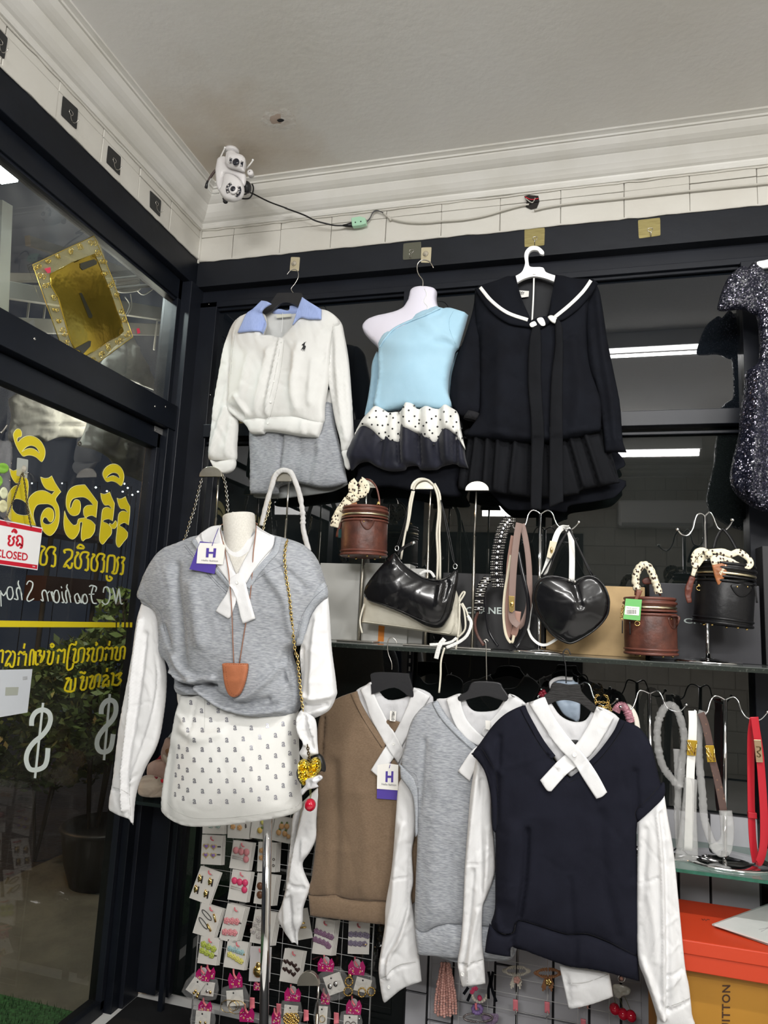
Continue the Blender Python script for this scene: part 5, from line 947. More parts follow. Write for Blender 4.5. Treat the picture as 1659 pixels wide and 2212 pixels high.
seam(V0, SMW, [sq2], 2.2, E3((1085, 1730), (1150, 1702), (1200, 1640), (1300, 1582), (1460, 1556))); seam(V1, SMW, [sg], 2.13, Fc((372, 1828), (428, 1836), (532, 1809)), Fc((428, 1836), (430, 1970))); seam(V2, SMW, [sn, cf_], 2.09, Gc((1250, 2110), (1330, 2085), (1406, 2050)), Gc((650, 1958), (760, 1955), (900, 1905)))
MV = G_('vest_on_dress_form')
seam(MV, SMG, [bd, al, ar], 1.9, Hc((95, 872), (250, 1062), (380, 1212), (490, 1322)), Hc((80, 885), (235, 1075), (365, 1225), (480, 1338)), Hc((1045, 845), (1035, 960), (1040, 1050), (900, 1120), (790, 1190), (700, 1268)), Hc((1452, 1262), (1320, 1380), (1210, 1540), (1160, 1700), (1150, 1820)))
seam(MV, SMG, [bd, al], 1.93, Z(0, 900, 3.456, [(1070, 1300), (1130, 1390), (1200, 1470), (1228, 1600)]))
seam(MV, SMW, [sv], 1.95, Z(0, 1340, 3.456, [(848, 1248), (900, 1262), (968, 1300)]), Z(0, 1340, 3.456, [(972, 1180), (968, 1300), (975, 1460)]))
seam(G_('rhinestone_skirt'), SMW, [sk], 1.9, Ic((690, 335), (691, 440), (689, 590)), Ic((428, 1085), (480, 1140), (600, 1192), (760, 1198), (1000, 1178), (1300, 1128), (1362, 1085)), r=.0005)
# ---------------- shelf, stands, boxes ------------------------------------
def B6(*p): return Z(700, 1000, 4.609, p)
def B7(*p): return Z(980, 1060, 4.608, p)
def B8(*p): return Z(1300, 1080, 4.62, p)
def B9(*p): return Z(1240, 1060, 3.96, p)
def D7(*p): return Z(1340, 1440, 4.608, p)
YS = 2.41
shm = mat('smoked_glass_shelf', (.10, .11, .105), .12, var=.2, vs=12)
edg = mat('shelf_edge', (.012, .017, .014), .3, col2=(.07, .075, .065), vs=150, lo=.3, hi=.42)
g = thing('display_shelf', 'long smoked glass shelf carrying the handbags and belts', 'shelf', (.1, 2.4, 1.385))
box('board', (-1.3, 2.285, 1.386), (1.6, 2.60, 1.402), shm, g, .001)
box('front_edge', (-1.3, 2.281, 1.3865), (1.6, 2.2852, 1.3995), edg, g, 0)
g = thing('display_shelf', 'short green edged glass shelf at the lower right holding belt stands', 'shelf', (.7, 2.4, .805))
greeng = mat('green_glass', (.30, .42, .38), .06, trans=.55, spec=.6); box('board', (.16, 2.284, .803), (1.6, 2.60, .812), greeng, g, .001)
box('front_edge', (.16, 2.280, .803), (1.6, 2.2838, .812), mat('green_glass_edge', (.012, .085, .05), .2, col2=(.02, .12, .08), vs=60), g, 0)
g = thing('slotted_upright', 'slotted black steel upright holding the shelf on the back frame', 'upright', PY(888, 1500, 2.585))
c0 = PY(888, 1405, 2.585); box('channel', (c0.x-.011, 2.57, .9), (c0.x+.011, 2.59, 1.386), FRAME2, g, .001)
for k in range(14): box('slot', (c0.x-.003, 2.568, 1.36-k*.03), (c0.x+.003, 2.571, 1.376-k*.03), mat('slot_shine', (.4, .4, .4), .4), g, 0)
def tstand(label, x0, x1, ytop, ybot, pole, zb, Y=YS, grp='half disc stands on the bag shelf', joint=None):
    c = PY((x0+x1)/2, ybot, Y); s = thing('bag_stand', label, 'stand', (PY(*pole[-1], Y).x, Y, zb), grp)
    n = 14; cx = (x0+x1)/2; r = (x1-x0)/2; tilt = .03*(x1-x0)
    P = [(cx+r*math.cos(math.pi*k/n), ybot-tilt*math.cos(math.pi*k/n)*0-(ybot-ytop)*math.sin(math.pi*k/n)) for k in range(n+1)]
    plate('saddle', P, Y, BRASSY, s, t=.014, bev=.002)
    top = PY(*pole[0], Y+.004); j = PY(*(joint or pole[0]), Y+.004)
    k = (top-Vector((PY(*pole[-1], Y+.004)))); bot = Vector((PY(*pole[-1], Y+.004).x, Y+.004, zb))
    mid = top.lerp(bot, .3) if not joint else Vector((j.x, Y+.004, j.z))
    tube('upper_rod', [top+Vector((0, 0, .003)), mid], .0038, STEEL, s, sm=0, seg=10); tube('lower_rod', [mid, bot], .0058, BRASSY, s, sm=0, seg=4)
    box('foot', (bot.x-.07, Y-.05, zb), (bot.x+.07, Y+.06, zb+.006), STEEL, s, .002); return s
Zs = 1.402
tstand('half disc steel stand behind the dress form neck, with a silver chain over it', 434, 483, 1009, 1031, [(472, 1031), (462, 1140)], Zs, joint=(467, 1120), Y=2.43)
tstand('half disc steel stand with a cloth wrapped strap over it', 588, 632, 1016, 1041, [(624, 1041), (614, 1180)], Zs, joint=(619, 1122), Y=2.43)
tstand('half disc steel stand holding up the brown bucket bag with a scarf', 777, 813, 1035, 1055, [(793, 1055), (790, 1100)], Zs, Y=2.45)
tstand('half disc steel stand holding the cream and black shoulder bags', 888, 938, 1033, 1058, [(931, 1058), (919, 1390)], Zs, joint=(927, 1123))
tstand('empty half disc steel stand left of the studded belt', 1006, 1057, 1041, 1061, [(1029, 1061), (1020, 1396)], Zs, joint=(1025, 1159))
tstand('half disc steel stand low in front of the hair clip rack', 645, 692, 2095, 2125, [(688, 2128), (687, 2212)], -.02, Y=2.36, grp=None)
def ystand(label, top, bot, armL, armR, zb, Y=YS, base=(.10, .05), grp='two armed chrome stands'):
    t = PY(*top, Y); b = PY(*bot, Y); s = thing('hook_stand', label, 'stand', (b.x, Y, zb), grp)
    tube('pole', [t, Vector((b.x, Y, zb+.01))], .0065, CHROME, s, sm=0, seg=14)
    for A_ in (armL, armR):
        n = len(A_); P = [PY(*q, Y-.002-.03*(i/(n-1))) for i, q in enumerate(A_)]; tube('arm', P, .0027, CHROME, s, seg=8); ball('tip', P[-1], .006, CHROME, s)
    lathe('base', [(base[0], 0), (base[0], .004), (base[0]*.93, .009), (base[0]*.55, .012), (.012, .016), (.010, .03)], (b.x, Y, zb), CHROME, s, 40, sy=base[1]/base[0]*1.6); return s
ystand('chrome stand holding the heart bag and the taupe belts', *B7((864, 235), (846, 1545)), B7((864, 235), (830, 205), (780, 195), (742, 240), (720, 320), (690, 365), (640, 385), (600, 370), (585, 340)), B7((864, 235), (910, 203), (950, 198), (985, 230), (1010, 300), (1040, 350), (1100, 380), (1170, 385), (1220, 345), (1245, 312)), Zs)
ystand('chrome stand from which the black bucket bag hangs', *B8((1028, 162), (1058, 1560)), B8((1028, 162), (1000, 140), (965, 140), (935, 180), (910, 280), (860, 352), (800, 345), (755, 295)), B8((1028, 162), (1075, 123), (1108, 160), (1135, 230), (1165, 285), (1230, 300), (1280, 250), (1303, 200)), Zs)
ystand('chrome stand with crumpled clear sleeves, half hidden by the navy vest', *D7((290, 268), (310, 1880)), D7((290, 268), (230, 240), (182, 246), (152, 340), (118, 412), (60, 440), (0, 400)), D7((290, 268), (370, 240), (410, 290), (450, 390), (520, 440), (600, 438), (655, 378)), .812)
ystand('chrome stand with oval base holding the belts at the lower right', *D7((1042, 330), (1040, 1890)), D7((1042, 330), (980, 295), (930, 296), (895, 350), (870, 440), (830, 480), (770, 480), (740, 440)), D7((1042, 330), (1120, 300), (1170, 340), (1200, 430), (1250, 500), (1340, 532), (1400, 520), (1465, 450)), .812, base=(.135, .06))
ystand('chrome stand behind the ribbed hanger of the navy vest', *Z(1130, 1440, 6.144, [(720, 245), (720, 1200)]), Z(1130, 1440, 6.144, [(720, 245), (640, 250), (560, 330), (480, 380), (420, 350)]), Z(1130, 1440, 6.144, [(720, 245), (760, 235), (820, 205), (880, 240), (910, 330), (950, 430), (1060, 520), (1170, 500), (1245, 432)]), .812, Y=2.45)
def bx_(name, label, x0, x1, ytop, mt_, Y=2.49, dep=.10, zb=Zs, lid=None, grp=None):
    a = PY(x0, ytop, Y); b = PY(x1, ytop, Y); g = thing(name, label, 'box', ((a.x+b.x)/2, Y, zb), grp)
    z1 = (a.z+b.z)/2; box('carton', (a.x, Y, zb), (b.x, Y+dep, z1), mt_, g, .002)
    if lid: box('lid', (a.x-.002, Y-.002, z1-lid), (b.x+.002, Y+dep, z1+.001), mt_, g, .002)
    return g
WB = mat('grey_white_board', (.50, .50, .48), .5, var=.05, vs=4); BB = mat('black_board', (.016, .016, .018), .5); KB = mat('kraft_board', (.52, .36, .18), .7, var=.08, vs=30)
bx_('gift_box', 'plain white box standing left of the other white box under the brown bag', 692, 779, 1217, WB)
g = bx_('gift_box', 'white box with an orange stripe behind the cream bag', 788, 886, 1217, WB)
box('stripe', PY(819, 1330, 2.4895), tuple(PY(829, 1386, 2.4885)), mat('orange_print', (.62, .20, .02), .5), g, 0)
g = bx_('gift_box', 'small white box peeping above the black shoulder bag', 868, 918, 1228, WB, Y=2.51, dep=.08)
g = bx_('gift_box', 'black box with silver lettering behind the studded belt', 957, 1178, 1240, BB, lid=None)
silver = mat('silver_foil_print', (.55, .62, .60), .35, .3)
text('lettering', 'CHANEL', [(1006, 1311), (1095, 1312), (1095, 1327), (1006, 1325)], onY(2.4885), silver, g)
bx_('kraft_box', 'plain light brown cardboard box behind the heart bag', 1181, 1393, 1265, KB, lid=None)
g = bx_('gift_box', 'dark grey box with silver lettering behind the black bucket bag', 1402, 1640, 1262, mat('charcoal_board', (.030, .030, .036), .5))
text('lettering', 'CHANEL', [(1477, 1335), (1590, 1341), (1590, 1352), (1477, 1346)], onY(2.4885), silver, g)
bx_('gift_box', 'tall dark box cut off by the right edge of the photo', 1646, 1760, 1180, BB)
# ---------------- bags ----------------------------------------------------
BRL = mat('brown_leather', (.105, .034, .022), .42, col2=(.050, .017, .012), vs=26, det=9, bump=.002, bs=45)
BRL2 = mat('brown_leather_piping', (.12, .04, .028), .32); BLL = mat('black_soft_leather', (.006, .006, .007), .38, spec=.35, bump=.0012, bs=45); BLL2 = mat('black_piping', (.006, .006, .007), .30, spec=.35)
GLOSSB = mat('glossy_black_leather', (.005, .005, .006), .24, coat=.35, bump=.0008, bs=9)
def spotmat(key, base, spot, sc=90, th=.32, st=(1, 1, 1)):
    m = mat(key, base, .6); nt = m.node_tree; N = nt.nodes; tc = N.new('ShaderNodeTexCoord'); mp = N.new('ShaderNodeMapping'); mp.inputs['Scale'].default_value = st
    v = N.new('ShaderNodeTexVoronoi'); v.inputs['Scale'].default_value = sc; r = N.new('ShaderNodeValToRGB'); r.color_ramp.interpolation = 'CONSTANT'
    r.color_ramp.elements[0].color = (*spot, 1); r.color_ramp.elements[1].color = (*base, 1); r.color_ramp.elements[1].position = th
    nt.links.new(tc.outputs['Object'], mp.inputs[0]); nt.links.new(mp.outputs[0], v.inputs[0]); nt.links.new(v.outputs[0], r.inputs[0]); nt.links.new(r.outputs[0], N['Principled BSDF'].inputs['Base Color']); return m
SPOT = spotmat('spotted_scarf_silk', (.72, .66, .50), (.035, .016, .010), 105, .34, (1, 1, .75)); RUST = mat('rust_silk', (.36, .13, .045), .45, var=.3, vs=30); RUSTD = mat('dark_rust_silk', (.10, .025, .015), .45)
def bucket(name, label, cb, ct, rpx, Y, m1, m2, tab=None, feet=True, grp=None, dring=None):
    b = PY(*cb, Y); t = PY(*ct, Y); k = (PY(cb[0]+1, cb[1], Y)-b).length; R = rpx*k; H = (t-b).length
    Mx = Vector((0, 0, 1)).rotation_difference((t-b).normalized()).to_matrix()
    g = thing(name, label, 'bag', b, grp)
    bo = lathe('body', [(R*.2, .004), (R*.94, .003), (R*.99, .008), (R*.985, .012), (R, H*.12), (R, H*.66), (R*.985, H*.68)], b, m1, g, 48, Mx, bvh=True)
    def ring(n, z, rr, r, m): return obj(n, *tubevf([b+Mx@Vector((rr*math.cos(a), rr*math.sin(a), z)) for a in [2*math.pi*i/48 for i in range(48)]], r, True, 8), m, g)
    ring('piping', H*.03, R*.985, .0048, m2); ring('piping', H*.10, R*.99, .0042, m2); ring('piping', H*.70, R*.985, .0045, m2); ring('piping', H*.765, R*.98, .004, m2)
    zz = ring('zipper', H*.82, R*.972, .0045, PALEGOLD)
    ring('piping', H*.90, R*.98, .0055, m2)
    lathe('lid', [(R*.96, H*.84), (R*.975, H*.86), (R*.96, H*.97), (R*.93, H*.99), (R*.6, H*1.0), (.001, H*1.0)], b, m1, g, 48, Mx); ring('piping', H*.975, R*.95, .005, m2)
    if feet:
        for i, a in enumerate((-2.2, -1.1, -.2, 1.2, 2.3)): ball('foot', b+Mx@Vector((R*.8*math.cos(a), R*.8*math.sin(a), -.001)), .0042, GOLD, g, 10, 6)
    for q in tab or ():                       # rounded leather patches with rivets
        pts = [(q[0]-q[2], q[1]), (q[0]+q[2], q[1]), (q[0]+q[2]*.95, q[1]+q[3]*.45), (q[0]+q[2]*.45, q[1]+q[3]*.9), (q[0], q[1]+q[3]), (q[0]-q[2]*.45, q[1]+q[3]*.9), (q[0]-q[2]*.95, q[1]+q[3]*.45)]
        pt = drape('patch', pts, [bo], m1, g, off=.0012, t=.0022, h=4, sm=3, default=Y-R)
        for s in (-.5, .5): ball('rivet', hit(q[0]+q[2]*s, q[1]+q[3]*.2, [bo], Y-R, .004), .0028, GOLD, g, 10, 6)
    if dring:
        c = hit(*dring, [bo], Y-R, .005); r0 = .0075
        obj('ring', *tubevf([c+Vector((r0*math.cos(a), -.002, r0*.9*math.sin(a)-.004)) for a in [2*math.pi*i/14 for i in range(14)]], .0013, True, 6), GOLD, g); ball('ring_post', c+Vector((0, .001, .006)), .0035, GOLD, g, 10, 6)
    return g, bo, b, t, R, H, Mx
def scarf_strip(name, P, wpx, Y, m, par, th=.006, seed=0, tw=.5, wr=.006):
    L = catmull(P, 4, False); a, b = [], []
    for i, p in enumerate(L):
        q0 = L[max(0, i-1)]; q1 = L[min(len(L)-1, i+1)]; dx, dy = q1[0]-q0[0], q1[1]-q0[1]; l = math.hypot(dx, dy) or 1; s = i/(len(L)-1)
        w_ = (wpx(s) if callable(wpx) else wpx)*(1+.18*noise.noise(Vector((s*9, seed, 1)))); a.append((p[0]-dy/l*w_/2, p[1]+dx/l*w_/2)); b.append((p[0]+dy/l*w_/2, p[1]-dx/l*w_/2))
    return cloth(name, a+b[::-1], Y, m, par, t=th, R=.012, wr=(wr, 60, 60), sm=0, h=4, seed=seed)
# brown bucket bag hanging on a stand
g, bo, b, t, R, H, Mx = bucket('bucket_bag', 'brown leather bucket bag hanging from a stand, spotted scarf tied on its handle', (785.5, 1203), (789, 1097), 48, 2.36, BRL, BRL2, tab=[(793.5, 1122.5, 14, 22)])
tube('handle', [PY(*q, 2.385) for q in B6((555, 415), (548, 350), (530, 270), (500, 210), (440, 165), (380, 175), (345, 240))], .0035, BRL2, g)
ball('ring', PY(*B6((540, 405))[0], 2.36), .005, GOLD, g)
tube('ring', [PY(*q, 2.355) for q in B6((525, 420), (542, 385), (556, 420))], .0016, GOLD, g)
s_ = thing('neck_scarf', 'cream and black spotted silk scarf with rust tip tied on the hanging brown bag', 'scarf', PY(745, 1120, 2.33))
scarf_strip('loop', B6((330, 190), (290, 230), (310, 300), (390, 290), (400, 220), (350, 180)), 22, 2.335, SPOT, s_, seed=1)
scarf_strip('knot', B6((235, 310), (290, 350), (320, 390)), 16, 2.325, SPOT, s_, .010, 2)
scarf_strip('tail', B6((250, 370), (190, 450), (140, 520), (110, 600), (100, 640)), lambda s: 24-6*s, 2.33, SPOT, s_, seed=3)
scarf_strip('tail', B6((170, 560), (150, 640), (130, 740)), 7, 2.335, RUSTD, s_, seed=5)
cloth('rust_tip', B6((215, 430, 'c'), (290, 400), (325, 390, 'c'), (350, 480), (400, 605, 'c'), (340, 595), (290, 545), (230, 500)), 2.315, RUST, s_, t=.006, R=.01, h=4, wr=(.006, 50, 40))
c_ = thing('bag_charm', 'small dark metal charm hanging at the left of the scarf', 'charm', PY(738, 1150, 2.33)); box('plate', PY(*B6((150, 660))[0], 2.33), tuple(PY(*B6((200, 745))[0], 2.324)), mat('dark_glass', (.02, .05, .05), .1), c_, .001); tube('link', [PY(*q, 2.328) for q in B6((175, 560), (190, 620), (180, 665))], .001, STEEL, c_, seg=5)
# brown bucket bag standing on the shelf
g, bo, b, t, R, H, Mx = bucket('bucket_bag', 'brown leather bucket bag standing on the shelf with a green price tag', (1406, 1415), (1403, 1291), 57.5, 2.37, BRL, BRL2, tab=[(1456, 1331, 12, 28)], dring=(1376, 1344))
s_ = thing('neck_scarf', 'cream spotted scarf wound round the handle of the standing brown bag', 'scarf', PY(1397, 1285, 2.35))
tube('handle', [PY(*q, 2.345) for q in B9((525, 895), (530, 760), (575, 650), (640, 660), (690, 770), (740, 900))], .003, BRL2, g)
hp = [PY(*q, 2.34) for q in B9((540, 850), (525, 760), (545, 680), (590, 635), (640, 655), (680, 740), (705, 810), (725, 880))]
V, F = tubevf(smooth3(hp, 8), lambda s: .0105*(1+.22*abs(math.sin(s*42))), seg=14); obj('wound_silk', V, F, SPOT, s_)
scarf_strip('tip', B9((560, 850), (545, 900), (510, 960)), lambda s: 14-9*s, 2.30, mat('rust_silk2', (.16, .055, .03), .45), s_, seed=7)
cloth('under_fold', B9((585, 760), (640, 740), (690, 790), (600, 800)), 2.365, RUSTD, s_, t=.004, R=.01, h=4)
t_ = thing('price_tag', 'green price tag with barcode sticker on the brown bag', 'tag', PY(1366, 1318, 2.29))
plate('card', B9((442, 922), (581, 932), (565, 1112), (420, 1096)), 2.285, mat('green_card', (.13, .42, .12), .5), t_, t=.001)
plate('sticker', B9((440, 985), (560, 995), (555, 1068), (432, 1058)), 2.2835, PAPER, t_, t=.0005)
text('print', 'fgbngh ajehhnj', B9((450, 998), (540, 1006), (539, 1013), (449, 1006)), onY(2.2825), BLACKP, t_)
rb = random.Random(4); x = 450; VF = []
while x < 532:
    w_ = rb.choice((1.5, 2.5, 4)); q = B9((x, 1018), (x+w_, 1018.5), (x+w_, 1055), (x, 1054)); VF.append(([PY(*p_, 2.2825) for p_ in q], [(3, 2, 1, 0)])); x += w_+rb.choice((2, 3))
o = obj('barcode', *join(*VF), BLACKP, t_, smooth=False); o['kind'] = 'stuff'
chain('charm_chain', [PY(*q, 2.30) for q in B9((420, 985), (412, 1030), (405, 1095))], GOLD, g, link=.009, r=.0014, wd=.007)
for a in ((B9((415, 1110), (413, 1220))), (B9((476, 1118), (480, 1232)))): ribbon('zip_pull', [PY(*q, 2.29) for q in a], (1, 0, 0), .0035, .0015, BLL, g)
# black bucket bag
g, bo, b, t, R, H, Mx = bucket('bucket_bag', 'black leather bucket bag hanging tilted with a spotted scarf bow', (1560.5, 1352), (1569, 1219), 64, 2.36, BLL, BLL2, tab=[(1603, 1262, 22, 28)], dring=(1509, 1268))
for P in (B9((1195, 500), (1215, 420), (1250, 350), (1280, 330)), B9((1280, 330), (1330, 390), (1370, 460), (1395, 510))): ribbon('handle', [PY(*q, 2.375) for q in P], (1, .3, 0), .009, .004, BLL, g)
ribbon('zip_pull', [PY(*q, 2.32) for q in B9((1545, 800), (1565, 960))], (1, 0, 0), .005, .002, BLL, g)
s_ = thing('neck_scarf', 'cream spotted silk bow with rust lettered tip on the black bucket bag', 'scarf', PY(1540, 1215, 2.30))
scarf_strip('loop', B9((1150, 530), (1080, 515), (1030, 560), (1040, 640), (1090, 580), (1150, 550)), 15, 2.295, SPOT, s_, seed=11)
scarf_strip('loop', B9((1150, 530), (1260, 520), (1340, 545), (1410, 525), (1490, 580), (1510, 630), (1470, 655), (1400, 640), (1330, 600), (1250, 580), (1170, 560)), 14, 2.29, SPOT, s_, seed=12)
scarf_strip('tail', B9((1080, 570), (1040, 650), (1015, 730)), lambda s: 13-4*s, 2.30, SPOT, s_, seed=13)
scarf_strip('dark_tail', B9((1015, 735), (985, 820), (975, 890), (990, 960)), lambda s: 17-3*abs(s-.4)*4, 2.30, RUSTD, s_, seed=14)
cloth('spotted_fold', B9((1155, 560, 'c'), (1230, 560), (1290, 600, 'c'), (1240, 635), (1180, 640, 'c')), 2.285, SPOT, s_, t=.005, R=.01, h=4, wr=(.004, 50, 50))
rt = cloth('rust_tip', B9((1178, 638, 'c'), (1250, 620), (1298, 600, 'c'), (1332, 682, 'c'), (1290, 740), (1250, 808, 'c'), (1228, 806, 'c'), (1200, 730)), 2.283, RUST, s_, t=.006, R=.01, h=4, wr=(.004, 50, 40))
text('lettering', 'EMMM', B9((1242, 700), (1295, 630), (1305, 655), (1255, 722)), on([rt], .001, 2.275), mat('cream_print', (.75, .68, .5), .5), s_)
ball('knot', PY(*B9((1150, 545))[0], 2.285), .012, SPOT, s_)
# heart bag
g = thing('heart_bag', 'glossy black heart shaped handbag hanging on the chrome stand', 'bag', PY(1232, 1385, 2.36))
ho = B7((1200, 918, 'c'), (1240, 885), (1330, 850), (1420, 872), (1492, 945), (1538, 1050), (1546, 1130), (1530, 1230), (1470, 1320), (1385, 1398), (1290, 1460), (1185, 1512), (1120, 1508), (1000, 1440), (905, 1330), (835, 1220), (798, 1110), (802, 1000), (850, 895), (950, 852), (1060, 862), (1140, 890))
hb_ = cloth('front', ho, 2.355, GLOSSB, g, t=.055, tb=.03, R=.085, wr=(.0015, 14, 14), h=6, folds=[(B7((1200, 930), (1235, 1040), (1262, 1150)), -.006, .012), (B7((900, 900), (1050, 980), (1200, 1080)), .004, .03), (B7((1262, 1150), (1100, 1400)), .003, .03)])
tube('piping', [PY(*q, 2.345) for q in catmull(ho, 3)], .0035, GLOSSB, g, closed=True, sm=0, seg=8)
tube('piping', [PY(q[0]-1.5, q[1]+.5, 2.375) for q in catmull(ho, 3)], .003, BLL, g, closed=True, sm=0, seg=8)
for q in ((1205, 905), (1150, 890)): ball('zip_end', PY(*B7(q)[0], 2.33), .005, STEEL, g)
for P in (B7((880, 845), (940, 820), (1010, 640), (1090, 480), (1150, 380)), B7((870, 860), (960, 700), (1060, 520), (1145, 385)), B7((1150, 380), (1240, 560), (1320, 740), (1370, 840), (1420, 850)), B7((1160, 385), (1280, 640), (1385, 845))): tube('strap', [PY(*q, 2.365) for q in P], .0028, BLL, g, sm=3)
# ---- black shoulder bag over the cream one
CRL = mat('cream_leather', (.60, .57, .48), .4, bump=.0006, bs=60)
g = thing('shoulder_bag', 'cream shoulder bag with string bows and lace, behind the glossy black bag', 'bag', PY(890, 1372, 2.40))
cb = cloth('body', B6((440, 1280), (395, 1480), (372, 1592, 'c'), (600, 1625), (900, 1665), (1150, 1705), (1330, 1724), (1372, 1690), (1352, 1500), (1325, 1290), (1200, 1200), (800, 1200)), 2.405, CRL, g, t=.03, R=.03, h=6, wr=(.003, 20, 10))
band('piping', B6((376, 1580), (600, 1608), (900, 1648), (1180, 1690), (1260, 1690), (1300, 1600)), 2.5, [cb], CRL, g, off=.002, t=.003)
for P in (B6((880, 280), (852, 400), (835, 560), (800, 740), (765, 960)), B6((895, 280), (868, 420), (848, 560), (820, 680)), B6((890, 270), (900, 230), (930, 190), (985, 165), (1040, 175), (1085, 215)), B6((1088, 215), (1128, 320), (1140, 480), (1122, 700), (1132, 930), (1125, 1160)), B6((1100, 205), (1150, 310), (1158, 480), (1148, 700), (1155, 930), (1155, 1160))): tube('strap', [PY(*q, 2.385) for q in P], .0042, CRL, g, sq=(1, .7))
for P in (B6((1345, 1390), (1400, 1300), (1385, 1285), (1350, 1340), (1348, 1400)), B6((1350, 1400), (1348, 1550), (1338, 1680), (1308, 1885)), B6((1365, 1400), (1395, 1480), (1405, 1650), (1330, 1740)), B6((1375, 1395), (1420, 1480), (1440, 1570)), B6((400, 1400), (358, 1570), (380, 1695)), B6((1200, 1840), (1165, 1970), (1160, 2120), (1145, 2290))):
    ribbon('string_tail', [PY(*q, 2.27 if P[0][1] > 1390 else 2.36) for q in P], (1, .2, 0), .006, .002, CRL, g)
LACE = spotmat('white_lace', (.72, .72, .70), (.25, .25, .25), 330, .25)
for P, w_ in ((B6((1430, 1520), (1465, 1600), (1420, 1720), (1330, 1790), (1215, 1840)), 7), (B6((1200, 1750), (1150, 1820), (1115, 1950)), 10), (B6((1320, 1740), (1270, 1780), (1190, 1800), (1050, 1810)), 6), (B6((950, 1110), (1000, 1080), (1060, 1085), (1100, 1140)), 6)):
    scarf_strip('lace', P, w_, 2.275 if P[0][1] > 1250 else 2.38, LACE, g, .002, seed=int(P[0][0]), wr=.003)
g = thing('shoulder_bag', 'glossy black baguette shoulder bag hanging tilted from the half disc stand', 'bag', PY(900, 1357, 2.35))
bb_ = B6((708, 885, 'c'), (650, 940), (545, 1055), (460, 1160), (412, 1235), (397, 1300), (420, 1350), (480, 1392), (600, 1432), (760, 1495), (900, 1562), (1000, 1618), (1100, 1645), (1185, 1632), (1240, 1560), (1272, 1480), (1310, 1300), (1336, 1150), (1332, 1075, 'c'), (1300, 1068), (1250, 1112), (1170, 1155), (1080, 1157), (960, 1122), (850, 1052), (780, 990), (735, 925))
bb = cloth('body', bb_, 2.355, GLOSSB, g, t=.045, tb=.03, R=.06, h=6, wr=(.003, 12, 8), folds=[(B6((760, 1000), (900, 1110), (1080, 1180), (1200, 1160)), -.006, .008), (B6((1180, 1180), (1170, 1300), (1150, 1420)), .006, .01), (B6((1240, 1200), (1200, 1350)), -.005, .01), (B6((720, 920), (700, 1000)), .006, .02)])
tube('piping', [hit(*q, [bb], 2.34, .002) for q in catmull(B6((402, 1300), (440, 1360), (600, 1410), (760, 1470), (900, 1535), (1020, 1585), (1120, 1590), (1180, 1540), (1230, 1400), (1280, 1200), (1305, 1085)), 4, False)], .0022, GLOSSB, g, sm=0, seg=6)
tube('piping', [hit(*q, [bb], 2.34, .002) for q in catmull(B6((728, 930), (780, 1000), (850, 1062), (960, 1132), (1080, 1168), (1175, 1166), (1260, 1120)), 4, False)], .0022, GLOSSB, g, sm=0, seg=6)
for P in (B6((722, 835), (770, 700), (808, 560), (835, 430)), B6((735, 840), (790, 690), (820, 560)), B6((1165, 370), (1220, 580), (1265, 800), (1300, 990)), B6((1160, 370), (1205, 580), (1255, 830), (1285, 970), (1310, 1000))): tube('strap', [PY(*q, 2.375) for q in P], .0018, BLL2, g)
for c0 in (B6((725, 850))[0], B6((1305, 1030))[0]):
    c = PY(*c0, 2.345); obj('ring', *tubevf([c+Vector((.007*math.cos(a), 0, .009*math.sin(a))) for a in [i*math.pi/6 for i in range(12)]], .0016, True, 6), CHROME, g)
tube('zip_tail', [PY(*q, 2.335) for q in B6((735, 915), (760, 870), (820, 825), (870, 805))], .0055, GLOSSB, g, sq=(1, .5)); tube('tail_tip', [PY(*q, 2.334) for q in B6((868, 806), (905, 786))], .006, CHROME, g, sq=(1, .5), sm=0)
# ---- straps on the first two stands
g = thing('chain_strap', 'silver chain strap over the half disc stand behind the dress form', 'strap', PY(440, 1150, 2.4))
chain('chain', [PY(*q, 2.415) for q in Hc((250, 235), (215, 370), (180, 520), (140, 640), (105, 760), (75, 850), (60, 950))], mat('dark_silver', (.42, .41, .38), .25, 1), g, link=.013, r=.0021, wd=.010)
chain('chain', [PY(*q, 2.415) for q in Hc((450, 200), (475, 300), (490, 430), (498, 560), (500, 680))], mat('dark_silver'), g, link=.013, r=.0021, wd=.010)
g = thing('wrapped_strap', 'bag strap wrapped in crumpled grey white tissue over the second half disc stand', 'strap', PY(615, 1200, 2.4))
TIS = mat('tissue_wrap', (.62, .61, .60), .55, bump=.004, bs=60, var=.1, vs=30)
V, F = tubevf(smooth3([PY(*q, 2.405) for q in Hc((820, 690), (845, 560), (880, 430), (920, 300), (945, 220), (990, 170), (1040, 158), (1100, 185), (1150, 290), (1185, 400), (1205, 520), (1215, 620), (1215, 700), (1235, 800), (1270, 930))], 8), lambda s: .0105*(1+.15*math.sin(s*170)*(1 if .68 < s < .84 else .25)+.2*noise.noise(Vector((s*25, 0, 3)))), seg=12, sq=(1, .6)); obj('wrapping', V, F, TIS, g)
chain('chain', [PY(*q, 2.40) for q in Hc((905, 440), (885, 560), (850, 650), (835, 740))], PALEGOLD, g, link=.011, r=.0016, wd=.008)
